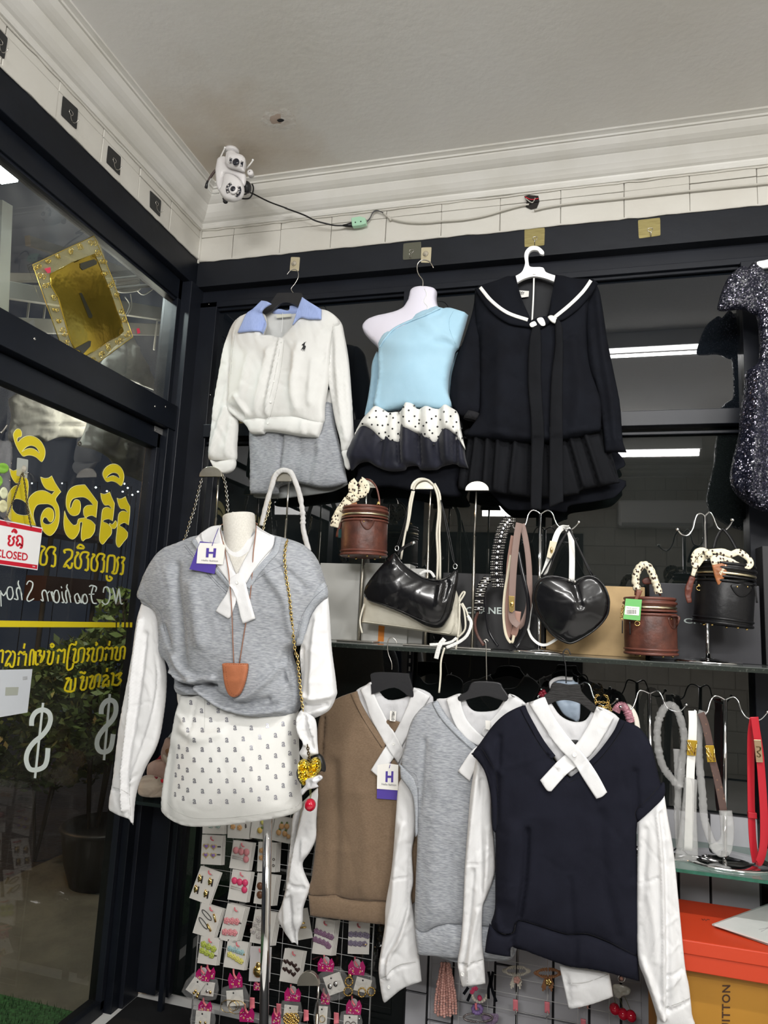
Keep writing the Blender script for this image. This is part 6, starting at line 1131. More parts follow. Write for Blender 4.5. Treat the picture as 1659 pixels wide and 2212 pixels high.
# ---- belts on the shelf stand
def belt(label, parts, cat='belt'):
    c = parts[0][1][len(parts[0][1])//2]; g = thing('belt', label, cat, c)
    for nme, P, w_, m_, *wv in parts: ribbon(nme, P, wv[0] if wv else (1, .25, 0), w_*1.55, .0022, m_, g, sm=6)
    return g
TAU = mat('taupe_leather', (.20, .135, .115), .55); PNK = mat('rose_suede', (.34, .20, .16), .8); CRM = mat('cream_strap', (.62, .56, .42), .5); PAT = mat('patent_black', (.008, .008, .010), .12)
WHL = mat('white_leather', (.78, .78, .75), .35); REDL = mat('red_leather', (.42, .010, .022), .42); MONO = spotmat('brown_monogram', (.085, .05, .042), (.15, .085, .055), 70, .22)
def stitches(P, off, m_, par, n=2.5):
    L = resample([tuple(q) for q in catmull(P, 5, False)], n); L = L[:-2]; S = []
    return L
g = belt('black belt set with rows of clear rhinestones and studs', [('strap', [PY(*q, 2.36) for q in B7((560, 285), (500, 360), (465, 480), (435, 640), (425, 800), (445, 965))], .026, PAT), ('strap', [PY(*q, 2.375) for q in B7((345, 868), (290, 940), (258, 1050), (246, 1200))], .020, PAT), ('strap', [PY(*q, 2.385) for q in B7((345, 868), (315, 1000), (320, 1180), (350, 1400), (440, 1550))], .006, PAT), ('strap', [PY(*q, 2.385) for q in B7((246, 1200), (212, 1300), (230, 1420), (300, 1540))], .006, BRL)])
STN = mat('clear_rhinestone', (.75, .75, .78), .08, .6); VF = []; VG = []
for P, Y_, n, hw in ((B7((560, 285), (500, 360), (465, 480), (435, 640), (425, 800), (445, 965)), 2.350, 15, 60), (B7((345, 868), (290, 940), (258, 1050), (246, 1200)), 2.365, 7, 44)):
    L = catmull(P, 20, False)
    for i in range(n):
        p = L[int((i+.5)/n*(len(L)-1))]; VF.append(ballvf(PY(p[0], p[1], Y_), .0052, 10, 5, s=(1, .6, 1)))
        for s in (-1, 1):
            for dq, rr_ in ((.40, .0022), (.68, .0026), (.92, .0018)):
                for e in (-.25, .25): VG.append(ballvf(PY(p[0]+s*hw*dq/4.608, p[1]+e*(L[-1][1]-L[0][1])/n, Y_), rr_, 6, 4))
o = obj('rhinestones', *join(*VF), STN, g); o['kind'] = 'stuff'; o = obj('studs', *join(*VG), STEEL, g); o['kind'] = 'stuff'
g = belt('taupe belt with a gold turn lock hanging between the studded and black belts', [('strap', [PY(*q, 2.345) for q in B7((655, 322), (635, 420), (612, 600), (592, 820), (580, 1060), (576, 1200), (590, 1290), (650, 1345))], .0150, TAU), ('inner_face', [PY(*q, 2.372) for q in B7((600, 450), (560, 720), (545, 1000), (545, 1250), (565, 1440), (610, 1400), (640, 1200))], .014, PNK), ('strap', [PY(*q, 2.378) for q in B7((680, 330), (715, 480), (745, 700), (755, 950), (745, 1150), (700, 1290), (640, 1365))], .0125, TAU)])
plate('buckle', B7((548, 1046), (606, 1050), (604, 1190), (580, 1212), (552, 1200)), 2.338, GOLD, g, t=.003, bev=.001); ball('turn_lock', PY(*B7((580, 1130))[0], 2.332), .006, GOLD, g, s=(1, .6, 1.5))
belt('cream belt hanging beside the taupe belt', [('strap', [PY(*q, 2.362) for q in B7((570, 640), (535, 850), (505, 1050), (498, 1250), (520, 1430), (575, 1515), (600, 1440))], .0058, CRM)])
g = belt('shiny black patent belt looping to the shelf below the taupe belt', [('strap', [PY(*q, 2.367) for q in B7((640, 600), (670, 760), (715, 950), (742, 1100), (735, 1280), (690, 1430), (610, 1560))], .0085, PAT)])
g = belt('white leather belt with a gold lock, looped behind the heart bag', [('strap', [PY(*q, 2.385) for q in B7((1150, 358), (1080, 370), (1030, 430), (980, 580), (930, 740), (895, 840))], .0125, WHL), ('strap', [PY(*q, 2.39) for q in B7((1130, 370), (1165, 450), (1178, 620), (1175, 900))], .0125, WHL), ('loop', [PY(*q, 2.39) for q in B7((738, 1370), (775, 1460), (850, 1525), (930, 1530), (1035, 1470))], .006, WHL, (0, .3, 1)), ('loop', [PY(*q, 2.392) for q in B7((790, 1060), (760, 1200), (738, 1370))], .007, WHL)])
plate('buckle', B7((960, 498), (1030, 512), (978, 682), (925, 660)), 2.372, CRM, g, t=.003, bev=.001); ball('turn_lock', PY(*B7((975, 590))[0], 2.367), .006, GOLD, g, s=(.8, .6, 1.8))
# ---- belts on the lower shelf
g = belt('white belt with a gold letter buckle, lower end in clear plastic', [('strap', [PY(*q, 2.36) for q in D7((718, 440), (722, 560), (712, 800), (697, 1050), (690, 1400), (675, 1830))], .0165, WHL)])
def letter_buckle(quad, Y, g):
    plate('buckle', quad, Y, mat('matte_gold', (.50, .33, .04), .42, .9), g, t=.002, bev=.0005); a, b, c, d = [Vector(q) for q in quad]
    f = lambda u, v: PY(*(a*(1-u)*(1-v)+b*u*(1-v)+c*u*v+d*(1-u)*v), Y-.004)
    for P in (((-.05, .05), (.85, .95)), ((.85, .95), (1.0, .15)), ((.2, .1), (.55, .55)), ((-.1, .72), (.45, .62)), ((.0, .42), (.45, .95))): tube('raised_letter', [f(*q) for q in P], .0019, GOLD, g, sm=0, seg=6)
letter_buckle(D7((668, 728), (766, 736), (752, 888), (660, 880)), 2.352, g)
CLR = mat('frosted_plastic', (.55, .55, .54), .35, alpha=.34, bump=.004, bs=50); CRK = mat('clear_crinkled_plastic', (.55, .55, .54), .10, alpha=.30, bump=.008, bs=45, spec=1)
cloth('plastic_sleeve', D7((640, 1100, 'c'), (742, 1120), (768, 1155), (760, 1350), (765, 1600), (774, 1860), (740, 1930), (600, 1945), (540, 1930), (575, 1700), (610, 1400)), 2.355, CLR, g, t=.012, R=.02, h=6, wr=(.006, 30, 10))
g = belt('brown patterned belt with a gold letter buckle, end tucked in frosted sleeve', [('strap', [PY(*q, 2.36) for q in D7((800, 460), (840, 560), (878, 720), (910, 900), (965, 1120), (1030, 1450))], .0145, MONO)])
letter_buckle(D7((846, 784), (930, 784), (952, 948), (866, 950)), 2.352, g)
cloth('plastic_sleeve', D7((980, 1430, 'c'), (1112, 1432, 'c'), (1135, 1600), (1118, 1800), (1080, 1880), (990, 1895), (930, 1850), (880, 1780), (985, 1720), (995, 1600)), 2.352, CLR, g, t=.012, R=.02, h=6, wr=(.008, 30, 14))
g = thing('wrapped_strap', 'strap in frosted paper sleeve hanging between the white and brown belts', 'strap', PY(1520, 1790, 2.38))
def wraptube(P, Y, r, m_, par, fr_=60, a=.25, sq=(1, .45)):
    V, F = tubevf(smooth3([PY(*q, Y) for q in P], 12), lambda s: r*(1+a*noise.noise(Vector((s*fr_, r*100, 3)))), seg=12, sq=sq); return obj('wrapping', V, F, m_, par)
wraptube(D7((820, 440), (790, 560), (780, 800), (790, 1000), (815, 1250), (835, 1500), (900, 1720), (985, 1830)), 2.375, .0115, CLR, g)
g = thing('wrapped_strap', 'strap in a loose clear crinkled sleeve left of the white belt', 'strap', PY(1450, 1700, 2.38))
wraptube(D7((560, 820), (570, 1000), (575, 1250), (570, 1500), (590, 1800)), 2.375, .0105, CLR, g)
g = thing('wrapped_strap', 'looped strap in shiny crumpled clear plastic on the half hidden chrome stand', 'strap', PY(1440, 1620, 2.38))
wraptube(D7((600, 1210), (500, 1100), (420, 980), (375, 800), (370, 600), (420, 440), (490, 380), (560, 430), (610, 560), (640, 750), (610, 1000), (595, 1200)), 2.365, .0115, CRK, g, 90, .4, (1, .7))
g = belt('bright red leather belt with a gold lock plate at the right edge', [('strap', [PY(*q, 2.35) for q in D7((1335, 500), (1350, 620), (1385, 850), (1410, 1150), (1430, 1500), (1425, 1780), (1385, 1940), (1350, 1960))], .0150, REDL), ('strap', [PY(*q, 2.375) for q in D7((1325, 510), (1300, 700), (1300, 1100), (1305, 1450), (1320, 1750), (1350, 1950))], .0140, REDL)])
plate('buckle', D7((1326, 724), (1398, 726), (1420, 952), (1350, 950)), 2.343, mat('champagne_metal', (.8, .6, .4), .25, 1), g, t=.003, bev=.001)
tube('emblem', [PY(*q, 2.338) for q in D7((1355, 800), (1390, 800), (1395, 830), (1365, 850), (1395, 880), (1385, 900), (1360, 890))], .0015, mat('dark_bronze'), g, seg=6)
box('keeper', PY(*D7((1272, 1450))[0], 2.368), tuple(PY(*D7((1350, 1505))[0], 2.382)), REDL, g, .001)
# things half seen behind the navy hanger
def N5(*p): return Z(1130, 1440, 6.144, p)
g = thing('hair_clip', 'gold chain twisted claw clip behind the navy vest shoulder', 'hair clip', PY(1310, 1530, 2.40))
for P in (N5((965, 500), (960, 410), (990, 375), (1005, 390)), N5((1070, 370), (1120, 410), (1140, 500), (1180, 580)), N5((965, 480), (1040, 470), (1120, 490), (1080, 540), (1000, 520)), N5((1060, 550), (1120, 540), (1170, 600))): chain('chain', [PY(*q, 2.40) for q in P], GOLD, g, link=.009, r=.0016, wd=.007)
g = thing('ruffled_headband', 'pale blue headband with white ruffle in clear wrap behind the navy hanger', 'headband', PY(1215, 1470, 2.43))
cloth('band', N5((365, 250), (380, 190), (440, 150), (510, 140), (600, 150), (650, 150), (690, 200), (740, 240), (760, 500), (740, 720), (640, 700), (540, 640), (470, 540), (430, 460), (400, 300)), 2.44, mat('pale_blue_satin', (.45, .55, .68), .4), g, t=.015, R=.03, wr=(.008, 40, 40))
scarf_strip('ruffle', N5((375, 290), (370, 210), (440, 165), (520, 150), (600, 160), (660, 160)), 8, 2.42, WHITE, g, .008, 21, wr=.012)
g = thing('beaded_hair_tie', 'dark red beaded hair tie left of the navy hanger', 'hair tie', PY(1172, 1500, 2.42))
for q in N5((240, 350), (270, 330), (255, 380), (290, 365), (225, 375)): ball('bead', PY(*q, 2.42), .0075, mat('dark_red', (.22, .01, .025), .4), g)
for q in N5((240, 300), (195, 400), (205, 385)): ball('pearl', PY(*q, 2.41), .004, CHROME, g)
g = thing('padded_headband', 'pink headband in clear crinkled wrap by the navy vest shoulder', 'headband', PY(1345, 1540, 2.38))
wraptube(N5((1230, 600), (1260, 540), (1310, 520), (1360, 560), (1400, 640), (1430, 740)), 2.385, .013, mat('rose_crinkled_wrap', (.50, .22, .27), .15, bump=.008, bs=60, var=.6, vs=60), g, 90, .3, (1, .7))
g = thing('padded_headband', 'smooth ivory headband arching next to the pink wrapped one', 'headband', PY(1365, 1545, 2.39))
ribbon('band', [PY(*q, 2.39) for q in N5((1330, 515), (1400, 530), (1460, 600), (1500, 700), (1520, 830))], (1, .35, 0), .016, .006, mat('ivory_satin_band', (.72, .68, .60), .35), g)
# ---- boxes and sheet at the lower right
g = thing('shoe_box', 'flat bright orange lidded box resting on the yellow bag', 'box', PY(1560, 2080, 2.0))
OR = mat('orange_board', (.52, .045, .012), .5); yF = 2.165
zt = PY(1480, 2030, yF).z; zl = PY(1480, 2062, yF).z; zb = PY(1485, 2084, yF).z+.0
zb = PY(1480, 2098, yF).z
box('lower_box', (.235, yF+.004, zb), (.95, yF+.30, zl+.01), OR, g, .002); box('lid', (.23, yF, zl+.001), (.955, yF+.304, zt), OR, g, .003)
obj('logo_print', *tubevf([PZ(*q, zt+.0008) for q in ((1516, 1985), (1519, 1988), (1522, 1985), (1525, 1989), (1528, 1986), (1533, 1987))], .0012, seg=4), mat('dark_orange_print', (.12, .02, .01)), g)
g = thing('paper_carrier', 'mustard yellow paper bag with upright brown lettering under the orange box', 'paper bag', (.6, 2.2, .1))
YL = mat('mustard_paper', (.42, .20, .022), .55, var=.12, vs=5)
box('bag_body', (.24, yF+.05, -.02), (.98, yF+.26, zb-.001), YL, g, .003)
text('lettering', 'UITTON', [(1559, 2225), (1560, 2128), (1578, 2128), (1577, 2226)], onY(yF+.0485), mat('brown_ink', (.05, .02, .01)), g, spacing=1.15)
g = thing('acrylic_sheet', 'white marble patterned sheet with pointed corner jutting in at the right edge', 'sheet', PY(1640, 2010, 1.75))
zs_ = zt+.0075
def sheet(pts, z, t, m_, nm):
    A_ = [PZ(*q, z) for q in pts]; n = len(A_); V = [a+Vector((0, 0, t)) for a in A_]+A_
    return obj(nm, V, [tuple(range(n))[::-1], tuple(range(n, 2*n))]+[(i, (i+1) % n, n+(i+1) % n, n+i) for i in range(n)], m_, g, smooth=False)
sheet([(1543, 2000), (1760, 1921), (1900, 1990), (1800, 2085)], zs_, .004, mat('marble_sheet', (.74, .75, .73), .12, col2=(.62, .64, .62), vs=6, det=6), 'top_sheet')
sheet([(1538, 1999), (1760, 1918), (1900, 1990), (1800, 2092)], zs_-.006, .004, mat('clear_edge', (.65, .72, .68), .1, alpha=.5), 'clear_sheet')
for P in ([(1640, 2008), (1655, 2005), (1670, 2000)], [(1645, 2012), (1660, 2004), (1675, 2003)]): obj('marking', *tubevf([PZ(*q, zs_+.0045) for q in P], .0012, seg=4), mat('grey_print', (.3, .3, .3)), g)
# ---------------- hair clip rack ------------------------------------------
def K(*p): return Z(380, 1720, 4.497, p)
WIRE = mat('white_wire', (.55, .55, .55), .35); PEG = mat('coral_pink_plastic', (.75, .20, .24), .4)
YG = 2.46
def gridrack(label, xa, xb, za, zb, nx, dz, Y, loc_r=.0022):
    g = thing('grid_rack', label, 'rack', ((xa+xb)/2, Y, za)); W_ = []
    for i in range(1, nx): x = xa+(xb-xa)*i/nx; W_.append(tubevf([(x, Y, za), (x, Y, zb)], .001, seg=6))
    z = zb-dz
    while z > za: W_.append(tubevf([(xa, Y-.002, z), (xb, Y-.002, z)], .001, seg=6)); z -= dz
    o = obj('wires', *join(*W_), WIRE, g); o['kind'] = 'stuff'
    tube('outer_frame', [(xa, Y, za), (xa, Y, zb), (xb, Y, zb), (xb, Y, za)], loc_r+.0012, WIRE, g, closed=True, sm=0); return g
xa, xb = PY(430, 2000, YG).x, PY(807, 2010, YG).x
gridrack('tall white wire grid rack behind the dress form pole, full of hair clip cards', xa, xb, -.0, .80, 6, .052, YG)
CARD = mat('pale_card', (.66, .64, .60), .6, var=.05, vs=12)
def cm(key, col, rough=.35, **k): return mat('clip_'+key, col, rough, **k)
C_ = dict(purple=cm('purple', (.26, .16, .50)), yellowp=cm('pale_yellow', (.62, .50, .22)), pink=cm('pink', (.62, .24, .26)), hot=cm('hot_pink', (.62, .05, .14)), brown=cm('brown', (.14, .055, .025)), lime=cm('lime', (.38, .45, .08)), blue=cm('pale_blue', (.30, .46, .48)), yel=cm('lemon', (.60, .56, .16)), dark=cm('dark_brown', (.035, .018, .016)), mauve=cm('mauve', (.22, .12, .20)), slate=cm('slate_purple', (.20, .17, .24)), peach=cm('peach', (.62, .36, .16)), mint=cm('mint', (.40, .52, .48)), clear=cm('clear_grey', (.50, .47, .45), .1), gold=GOLD, pine=cm('pineapple', (.60, .42, .10)), leafg=cm('leaf_green', (.12, .18, .05)), silver=CHROME, black=BLACKPL, magenta=cm('magenta', (.42, .012, .13)))
def rotp(c, dx, dy, a): return (c[0]+dx*math.cos(a)-dy*math.sin(a), c[1]+dx*math.sin(a)+dy*math.cos(a))
def heartvf(c, r, Y):
    P = [(16*math.sin(t)**3/16, -(13*math.cos(t)-5*math.cos(2*t)-2*math.cos(3*t)-math.cos(4*t))/16) for t in [2*math.pi*i/14 for i in range(14)]]
    F_ = [PY(c[0]+x*r, c[1]+y*r, Y) for x, y in P]; B_ = [PY(c[0]+x*r, c[1]+y*r, Y+.005) for x, y in P]; n = 14
    m_ = PY(c[0], c[1], Y-.002); return F_+B_+[m_], [(i, (i+1) % n, 2*n) for i in range(n)]+[(i, i+n, (i+1) % n+n, (i+1) % n) for i in range(n)]
def flowervf(c, r, Y):
    k = (PY(c[0]+1, c[1], Y)-PY(*c, Y)).length
    return join(*[ballvf(PY(c[0]+r*.55*math.cos(a), c[1]+r*.55*math.sin(a), Y), r*k*.5, 7, 4, s=(1, .5, 1)) for a in [2*math.pi*i/5 for i in range(5)]]+[ballvf(PY(*c, Y-.002), r*k*.32, 6, 4)])
def dotvf(c, r, Y, s=(1, .5, 1)):
    k = (PY(c[0]+1, c[1], Y)-PY(*c, Y)).length; return ballvf(PY(*c, Y), r*k, 8, 5, s=s)
def clipcard(label, c, w_, h_, deg, items, Y=2.435, backs=2, name='hair_clip_card', cat='hair clips', grp=None, peg=True, m=None, bdx=1):
    """card with clips; items: (kind, dx, dy, r, colour) in pixels from the card centre"""
    a = math.radians(deg); g = thing(name, label, cat, PY(*c, Y), grp)
    q = [rotp(c, sx*w_/2, sy*h_/2, a) for sx, sy in ((-1, -1), (1, -1), (1, 1), (-1, 1))]
    plate('card', q, Y, m or CARD, g, t=.001)
    for b in range(backs): plate('card_behind', [(p[0]+(b+1)*3.2*bdx, p[1]-(b+1)*.3) for p in q], Y+.006*(b+1), m or CARD, g, t=.001)
    for it in items:
        kd, dx, dy, r, col = it[:5]; p = rotp(c, dx, dy, a); y_ = Y-.004-(.0035 if (kd == 'heart' and col == 'purple') else 0)
        if kd == 'heart': vf = heartvf(p, r, y_)
        elif kd == 'flower': vf = flowervf(p, r, y_)
        elif kd == 'dot': vf = dotvf(p, r, y_)
        elif kd == 'ring': vf = tubevf([PY(p[0]+r*math.cos(t), p[1]+r*math.sin(t)*it[5] if len(it) > 5 else p[1]+r*math.sin(t), y_-.002) for t in [2*math.pi*i/16 for i in range(16)]], .0011, True, 6)
        elif kd == 'twist': vf = tubevf([PY(p[0]+r*math.cos(t), p[1]+r*1.2*math.sin(t), y_-.003+.002*math.sin(t*9)) for t in [2*math.pi*i/40 for i in range(40)]], .0028, True, 6)
        elif kd == 'bar':   # (dx,dy) centre, r half length, extra angle, thickness
            an = a+math.radians(it[5]); p0 = (p[0]-r*math.cos(an), p[1]-r*math.sin(an)); p1 = (p[0]+r*math.cos(an), p[1]+r*math.sin(an)); vf = tubevf([PY(*p0, y_), PY(*p1, y_)], it[6] if len(it) > 6 else .002, seg=6)
        elif kd == 'snap':
            an = a+math.radians(it[5]); L = [rotp(p, x*r, y*r, an) for x, y in ((-1, 0), (-.6, -.22), (.5, -.25), (1, 0), (.5, .25), (-.6, .22))]; vf = tubevf([PY(*l, y_) for l in L], .0014, True, 6, sm=2)
        obj({'heart': 'heart_clip', 'flower': 'flower_clip', 'dot': 'bead', 'ring': 'hoop', 'twist': 'twisted_hoop', 'bar': 'clip', 'snap': 'snap_clip'}[kd], *vf, C_[col], g)
    if peg:
        p = rotp(c, -w_*.08, -h_*.42, a); tube('hook_tip', [PY(p[0]+2, p[1]-3, Y+.02), PY(p[0], p[1], Y-.002), PY(p[0]+1, p[1]+5, Y-.014), PY(p[0]+5, p[1]+7, Y-.020)], .0026, PEG, g, seg=8)
    return g
def at(x, y): return K((x, y))[0]
s_ = 4.497
def I(k, dx, dy, r, c, *e): return (k, dx/s_, dy/s_, r/s_, c)+e
GR = 'cards of hair clips on the wire rack'
clipcard('card of mint flower clips, top left below the skirt hem', at(370, 240), 48, 56, 2, [I('flower', -30, 45, 26, 'mint'), I('flower', 40, 45, 26, 'mint')], grp=GR, peg=False)
clipcard('card of peach flower clips, second from left below the skirt hem', at(615, 280), 47, 58, 4, [I('flower', -60, 20, 26, 'peach'), I('flower', 5, 25, 26, 'peach'), I('bar', 65, 5, 18, 'dark', 80)], grp=GR, peg=False)
clipcard('card of yellow pineapple clips just left of the chrome pole', at(835, 290), 44, 56, 8, [I('dot', 5, -40, 26, 'yel'), I('dot', 60, -40, 26, 'yel'), I('dot', -15, 45, 26, 'pine'), I('dot', 45, 50, 26, 'pine'), I('dot', 5, 15, 12, 'leafg')], grp=GR, peg=False)
clipcard('card of orange pineapple clips right of the chrome pole under the hem', at(1040, 325), 42, 54, 12, [I('dot', -20, -30, 26, 'peach'), I('dot', 30, -40, 26, 'peach'), I('dot', -35, 35, 26, 'peach'), I('dot', 25, 35, 26, 'peach'), I('dot', 65, 55, 20, 'peach'), I('dot', -25, -62, 11, 'leafg'), I('dot', 25, -72, 11, 'leafg'), I('dot', -30, 5, 11, 'leafg'), I('dot', 30, 0, 11, 'leafg')], grp=GR, peg=False)
clipcard('card of four purple heart clips at the left edge of the rack', at(350, 520), 45, 64, 3, sum([[I('heart', dx, dy, 33, 'yellowp'), I('heart', dx, dy-2, 20, 'purple')] for dx, dy in ((-58, -30), (14, -28), (-58, 55), (14, 55))], [])+[I('bar', 68, -32, 15, 'black', 0), I('bar', 68, 45, 15, 'black', 0)], grp=GR)
SM = lambda col: [I('dot', -60, -40, 30, col), I('dot', -8, -35, 30, col), I('dot', 45, -38, 30, col), I('bar', -15, 18, 70, 'clear', 2, .0018), I('bar', -15, 38, 70, 'clear', 2, .0018), I('dot', 50, 30, 30, col)]
clipcard('card of soft pink round face clips in the second column', at(635, 575), 43, 61, 9, SM('pink'), grp=GR)
clipcard('card of hot pink round face clips in the second column', at(620, 870), 42, 66, 10, SM('hot'), grp=GR)
clipcard('card of pale peach clips half behind the chrome pole', at(885, 590), 40, 64, 3, [I('flower', -55, -60, 25, 'peach'), I('flower', -55, 10, 25, 'peach'), I('ring', 65, 20, 10, 'dark'), I('ring', 65, 80, 10, 'dark')], backs=3, grp=GR)
clipcard('card of gold claw clips with cut out windows in the left column', at(285, 865), 46, 74, 20, sum([[I('bar', dx, dy, 34, 'gold', 80, .0035), I('bar', dx+30, dy+4, 34, 'black', 80, .0028), I('dot', dx+8, dy, 24, 'gold')] for dx, dy in ((-80, -45), (25, -50), (-80, 65), (25, 75))], []), backs=1, grp=GR)
clipcard('card of brown pompom clips behind the chrome pole', at(868, 905), 42, 66, 8, [I('dot', -55, -25, 33, 'brown'), I('dot', 5, -20, 28, 'brown'), I('dot', -45, 60, 33, 'brown'), I('dot', 20, 70, 30, 'brown')], backs=3, grp=GR)
clipcard('card of two black snap clips with gold ends in the left column', at(310, 1210), 48, 68, 17, [('snap', -6, -11, 15, 'black', 32), ('snap', -8, 8, 15, 'black', 38), I('bar', 55, -45, 40, 'gold', 60, .004), I('bar', 30, 60, 40, 'gold', 45, .004)], grp=GR)
clipcard('card of pink and clear flower clips in the second column', at(548, 1235), 40, 80, 14, [I('flower', dx, dy, 32, 'pink') for dx, dy in ((-60, -10), (-10, -20), (35, -25), (-50, 100), (0, 90), (40, 85))]+[I('dot', dx, dy, 12, 'clear') for dx, dy in ((-30, 10), (20, 5), (-20, 115), (25, 112))]+[I('bar', 68, -20, 15, 'dark', 0)], backs=3, grp=GR)
clipcard('card of smoky crystal flower clips left of the chrome pole', at(850, 1275), 48, 72, 10, [I('flower', dx, dy, 30, 'clear') for dx, dy in ((-85, -20), (-60, -70), (-95, 50), (-40, 10), (-10, 60), (-30, 90))]+[I('dot', dx, dy, 16, 'slate') for dx, dy in ((-85, -20), (-60, -70), (-90, 50))], backs=3, grp=GR)
clipcard('card of lime green knot clips in the left column', at(320, 1500), 42, 59, 8, [I('flower', dx, dy, 30, 'lime') for dx, dy in ((-60, -55), (-10, -38), (42, -22), (-65, 8), (-18, 25), (32, 42))]+[I('bar', 70, 40, 12, 'dark', 0)], grp=GR)
clipcard('card of pale blue and lemon yellow clips in the second column', at(585, 1540), 46, 60, 10, [I('flower', dx, dy, 26, 'blue') for dx, dy in ((-70, -50), (-30, -45), (10, -38), (50, -32))]+[I('flower', dx, dy, 28, 'yel') for dx, dy in ((-60, 10), (-20, 25), (20, 42), (55, 55))]+[I('dot', 75, -15, 8, 'gold')], grp=GR)
clipcard('card of dark brown heart clips right of the chrome pole', at(1125, 1650), 42, 72, 10, [I('heart', dx, dy, 28, 'dark') for dx, dy in ((-65, -35), (-20, -25), (25, -10), (-60, 40), (-15, 55), (30, 75), (60, 25))], grp=GR)
clipcard('card of small gold clips peeping behind the white sleeve end', at(1235, 1240), 32, 66, -10, [I('bar', -10, -10, 28, 'gold', 10, .003), I('bar', -5, 35, 28, 'gold', 5, .003), I('dot', -40, 35, 12, 'silver'), I('dot', -45, -5, 12, 'silver')], backs=0, grp=GR, peg=False)
def at3(x, y): return E3((x, y))[0]
clipcard('card of mauve flower clips under the brown vest hem', at3(488, 1290), 43, 77, 7, [I('flower', dx, dy, 28, 'mauve') for dx, dy in ((-80, -45), (-40, -35), (0, -25), (40, -15), (70, -5), (-80, 35), (-40, 45), (0, 55), (40, 70), (55, 85))], backs=3, grp=GR)
clipcard('card of slate grey flower clips at the right end of the rack', at3(858, 1300), 46, 70, 2, [I('flower', dx, dy, 28, 'slate') for dx, dy in ((-80, -30), (-35, -32), (10, -30), (55, -28), (80, -20), (-80, 55), (-35, 58), (10, 60), (55, 58))]+[I('bar', 62, 62, 18, 'gold', 0, .003)], backs=0, grp=GR)
# magenta headed packets of earrings
DOTW = mat('white_dot_print', (.8, .75, .75), .5); PKT = mat('clear_packet', (.6, .6, .6), .08, alpha=.13, bump=.006, bs=60, spec=1)
def packet(label, c, hw, deg, cardc=None, cw=34, chh=34, cdeg=0, items=(), Y=2.42, bag=True, disc=True):
    a = math.radians(deg); g = thing('earring_packet', label, 'earrings', PY(*c, Y), 'magenta headed earring packets')
    w_, h_ = hw; P = [rotp(c, x*w_, y*h_, a) for x, y in ((-.5, -.1), (-.32, -.5), (-.12, -.22), (.12, -.22), (.32, -.5), (.5, -.1), (.46, .5), (-.46, .5))]
    hd = plate('header', P, Y, C_['magenta'], g, t=.001)
    rr_ = random.Random(int(c[0]*7+c[1])); VF = []
    for k in range(14):
        p = rotp(c, rr_.uniform(-.42, .42)*w_, rr_.uniform(-.12, .45)*h_, a); VF.append(([PY(p[0]+1.0*math.cos(t), p[1]+1.0*math.sin(t), Y-.0014) for t in [i*math.pi/3 for i in range(6)]], [tuple(range(5, -1, -1))]))
    o = obj('dot_print', *join(*VF), DOTW, g, smooth=False); o['kind'] = 'stuff'
    for x in (-.2, .22): obj('flower_print', *dotvf(rotp(c, x*w_, .25*h_, a), 2.2, Y-.001), C_['peach'], g)
    if disc: obj('punched_disc', *dotvf(rotp(c, 0, -.28*h_, a), w_*.24, Y, s=(1, .15, 1)), mat('grey_disc', (.38, .34, .35), .4), g)
    tube('hook_tip', [PY(c[0]-4, c[1]-h_*.7, Y+.02), PY(c[0]-3, c[1]-h_*.35, Y-.004), PY(c[0]+2, c[1]-h_*.1, Y-.018)], .0034, PEG, g, seg=8)
    cc = cardc or (c[0], c[1]+h_*.5+chh*.4)
    if bag:
        q = [rotp(cc, x*cw*.72, y*chh*.72, math.radians(cdeg)) for x, y in ((-1, -1), (.9, -1.05), (1.05, .95), (-.95, 1.05))]; cloth('clear_packet', q, Y+.004, PKT, g, t=.008, R=.02, wr=(.006, 60, 60), h=5, sm=2)
    if chh:
        q = [rotp(cc, x*cw/2, y*chh/2, math.radians(cdeg)) for x, y in ((-1, -1), (1, -1), (1, 1), (-1, 1))]; plate('card', q, Y-.003, CARD, g, t=.001)
        obj('punch_hole', *dotvf(rotp(cc, -cw*.08, -chh*.32, math.radians(cdeg)), 1.8, Y-.0045, s=(1, .1, 1)), BLACKP, g)
    for it in items:
        kd, dx, dy, r, col = it[:5]; p = (cc[0]+dx, cc[1]+dy)
        vf = dotvf(p, r, Y-.008) if kd == 'dot' else tubevf([PY(p[0]+r*math.cos(t), p[1]+r*(it[5] if len(it) > 5 else 1)*math.sin(t), Y-.008+(.002*math.sin(t*9) if kd == 'twist' else 0)) for t in [2*math.pi*i/36 for i in range(36)]], .0024 if kd == 'twist' else .001, True, 6)
        obj({'dot': 'stud', 'ring': 'hoop', 'twist': 'twisted_hoop'}[kd], *vf, C_[col], g)
    return g
packet('magenta packet of small gold beads at the left edge of the rack', at(265, 1735), (32, 26), 8, at(190, 1850), 28, 34, 35, [('dot', 0, 10, 3, 'gold'), ('dot', 5, 16, 3, 'gold'), ('dot', -4, 14, 2.6, 'gold'), ('dot', 3, 22, 3, 'gold')])
packet('magenta packet behind the leftmost one on the rack', at(325, 1715), (26, 26), 5, at(310, 1870), 28, 30, 8, [('dot', -2, 6, 3, 'silver'), ('dot', 5, 8, 3, 'gold')], Y=2.43, disc=False)
packet('magenta packet with large thin gold hoops', at(577, 1785), (31, 34), -6, at(575, 1960), 36, 34, -4, [('ring', -14, 18, 17, 'gold', .8), ('ring', 4, 20, 19, 'gold', .75), ('ring', -2, 16, 11, 'gold', 1)], disc=False)
packet('magenta packet lowest at the left edge of the rack', at(285, 2045), (30, 26), 6, at(262, 2170), 32, 38, 5, [('dot', -6, 6, 2.5, 'gold'), ('dot', 5, 7, 2.5, 'gold')], disc=False)
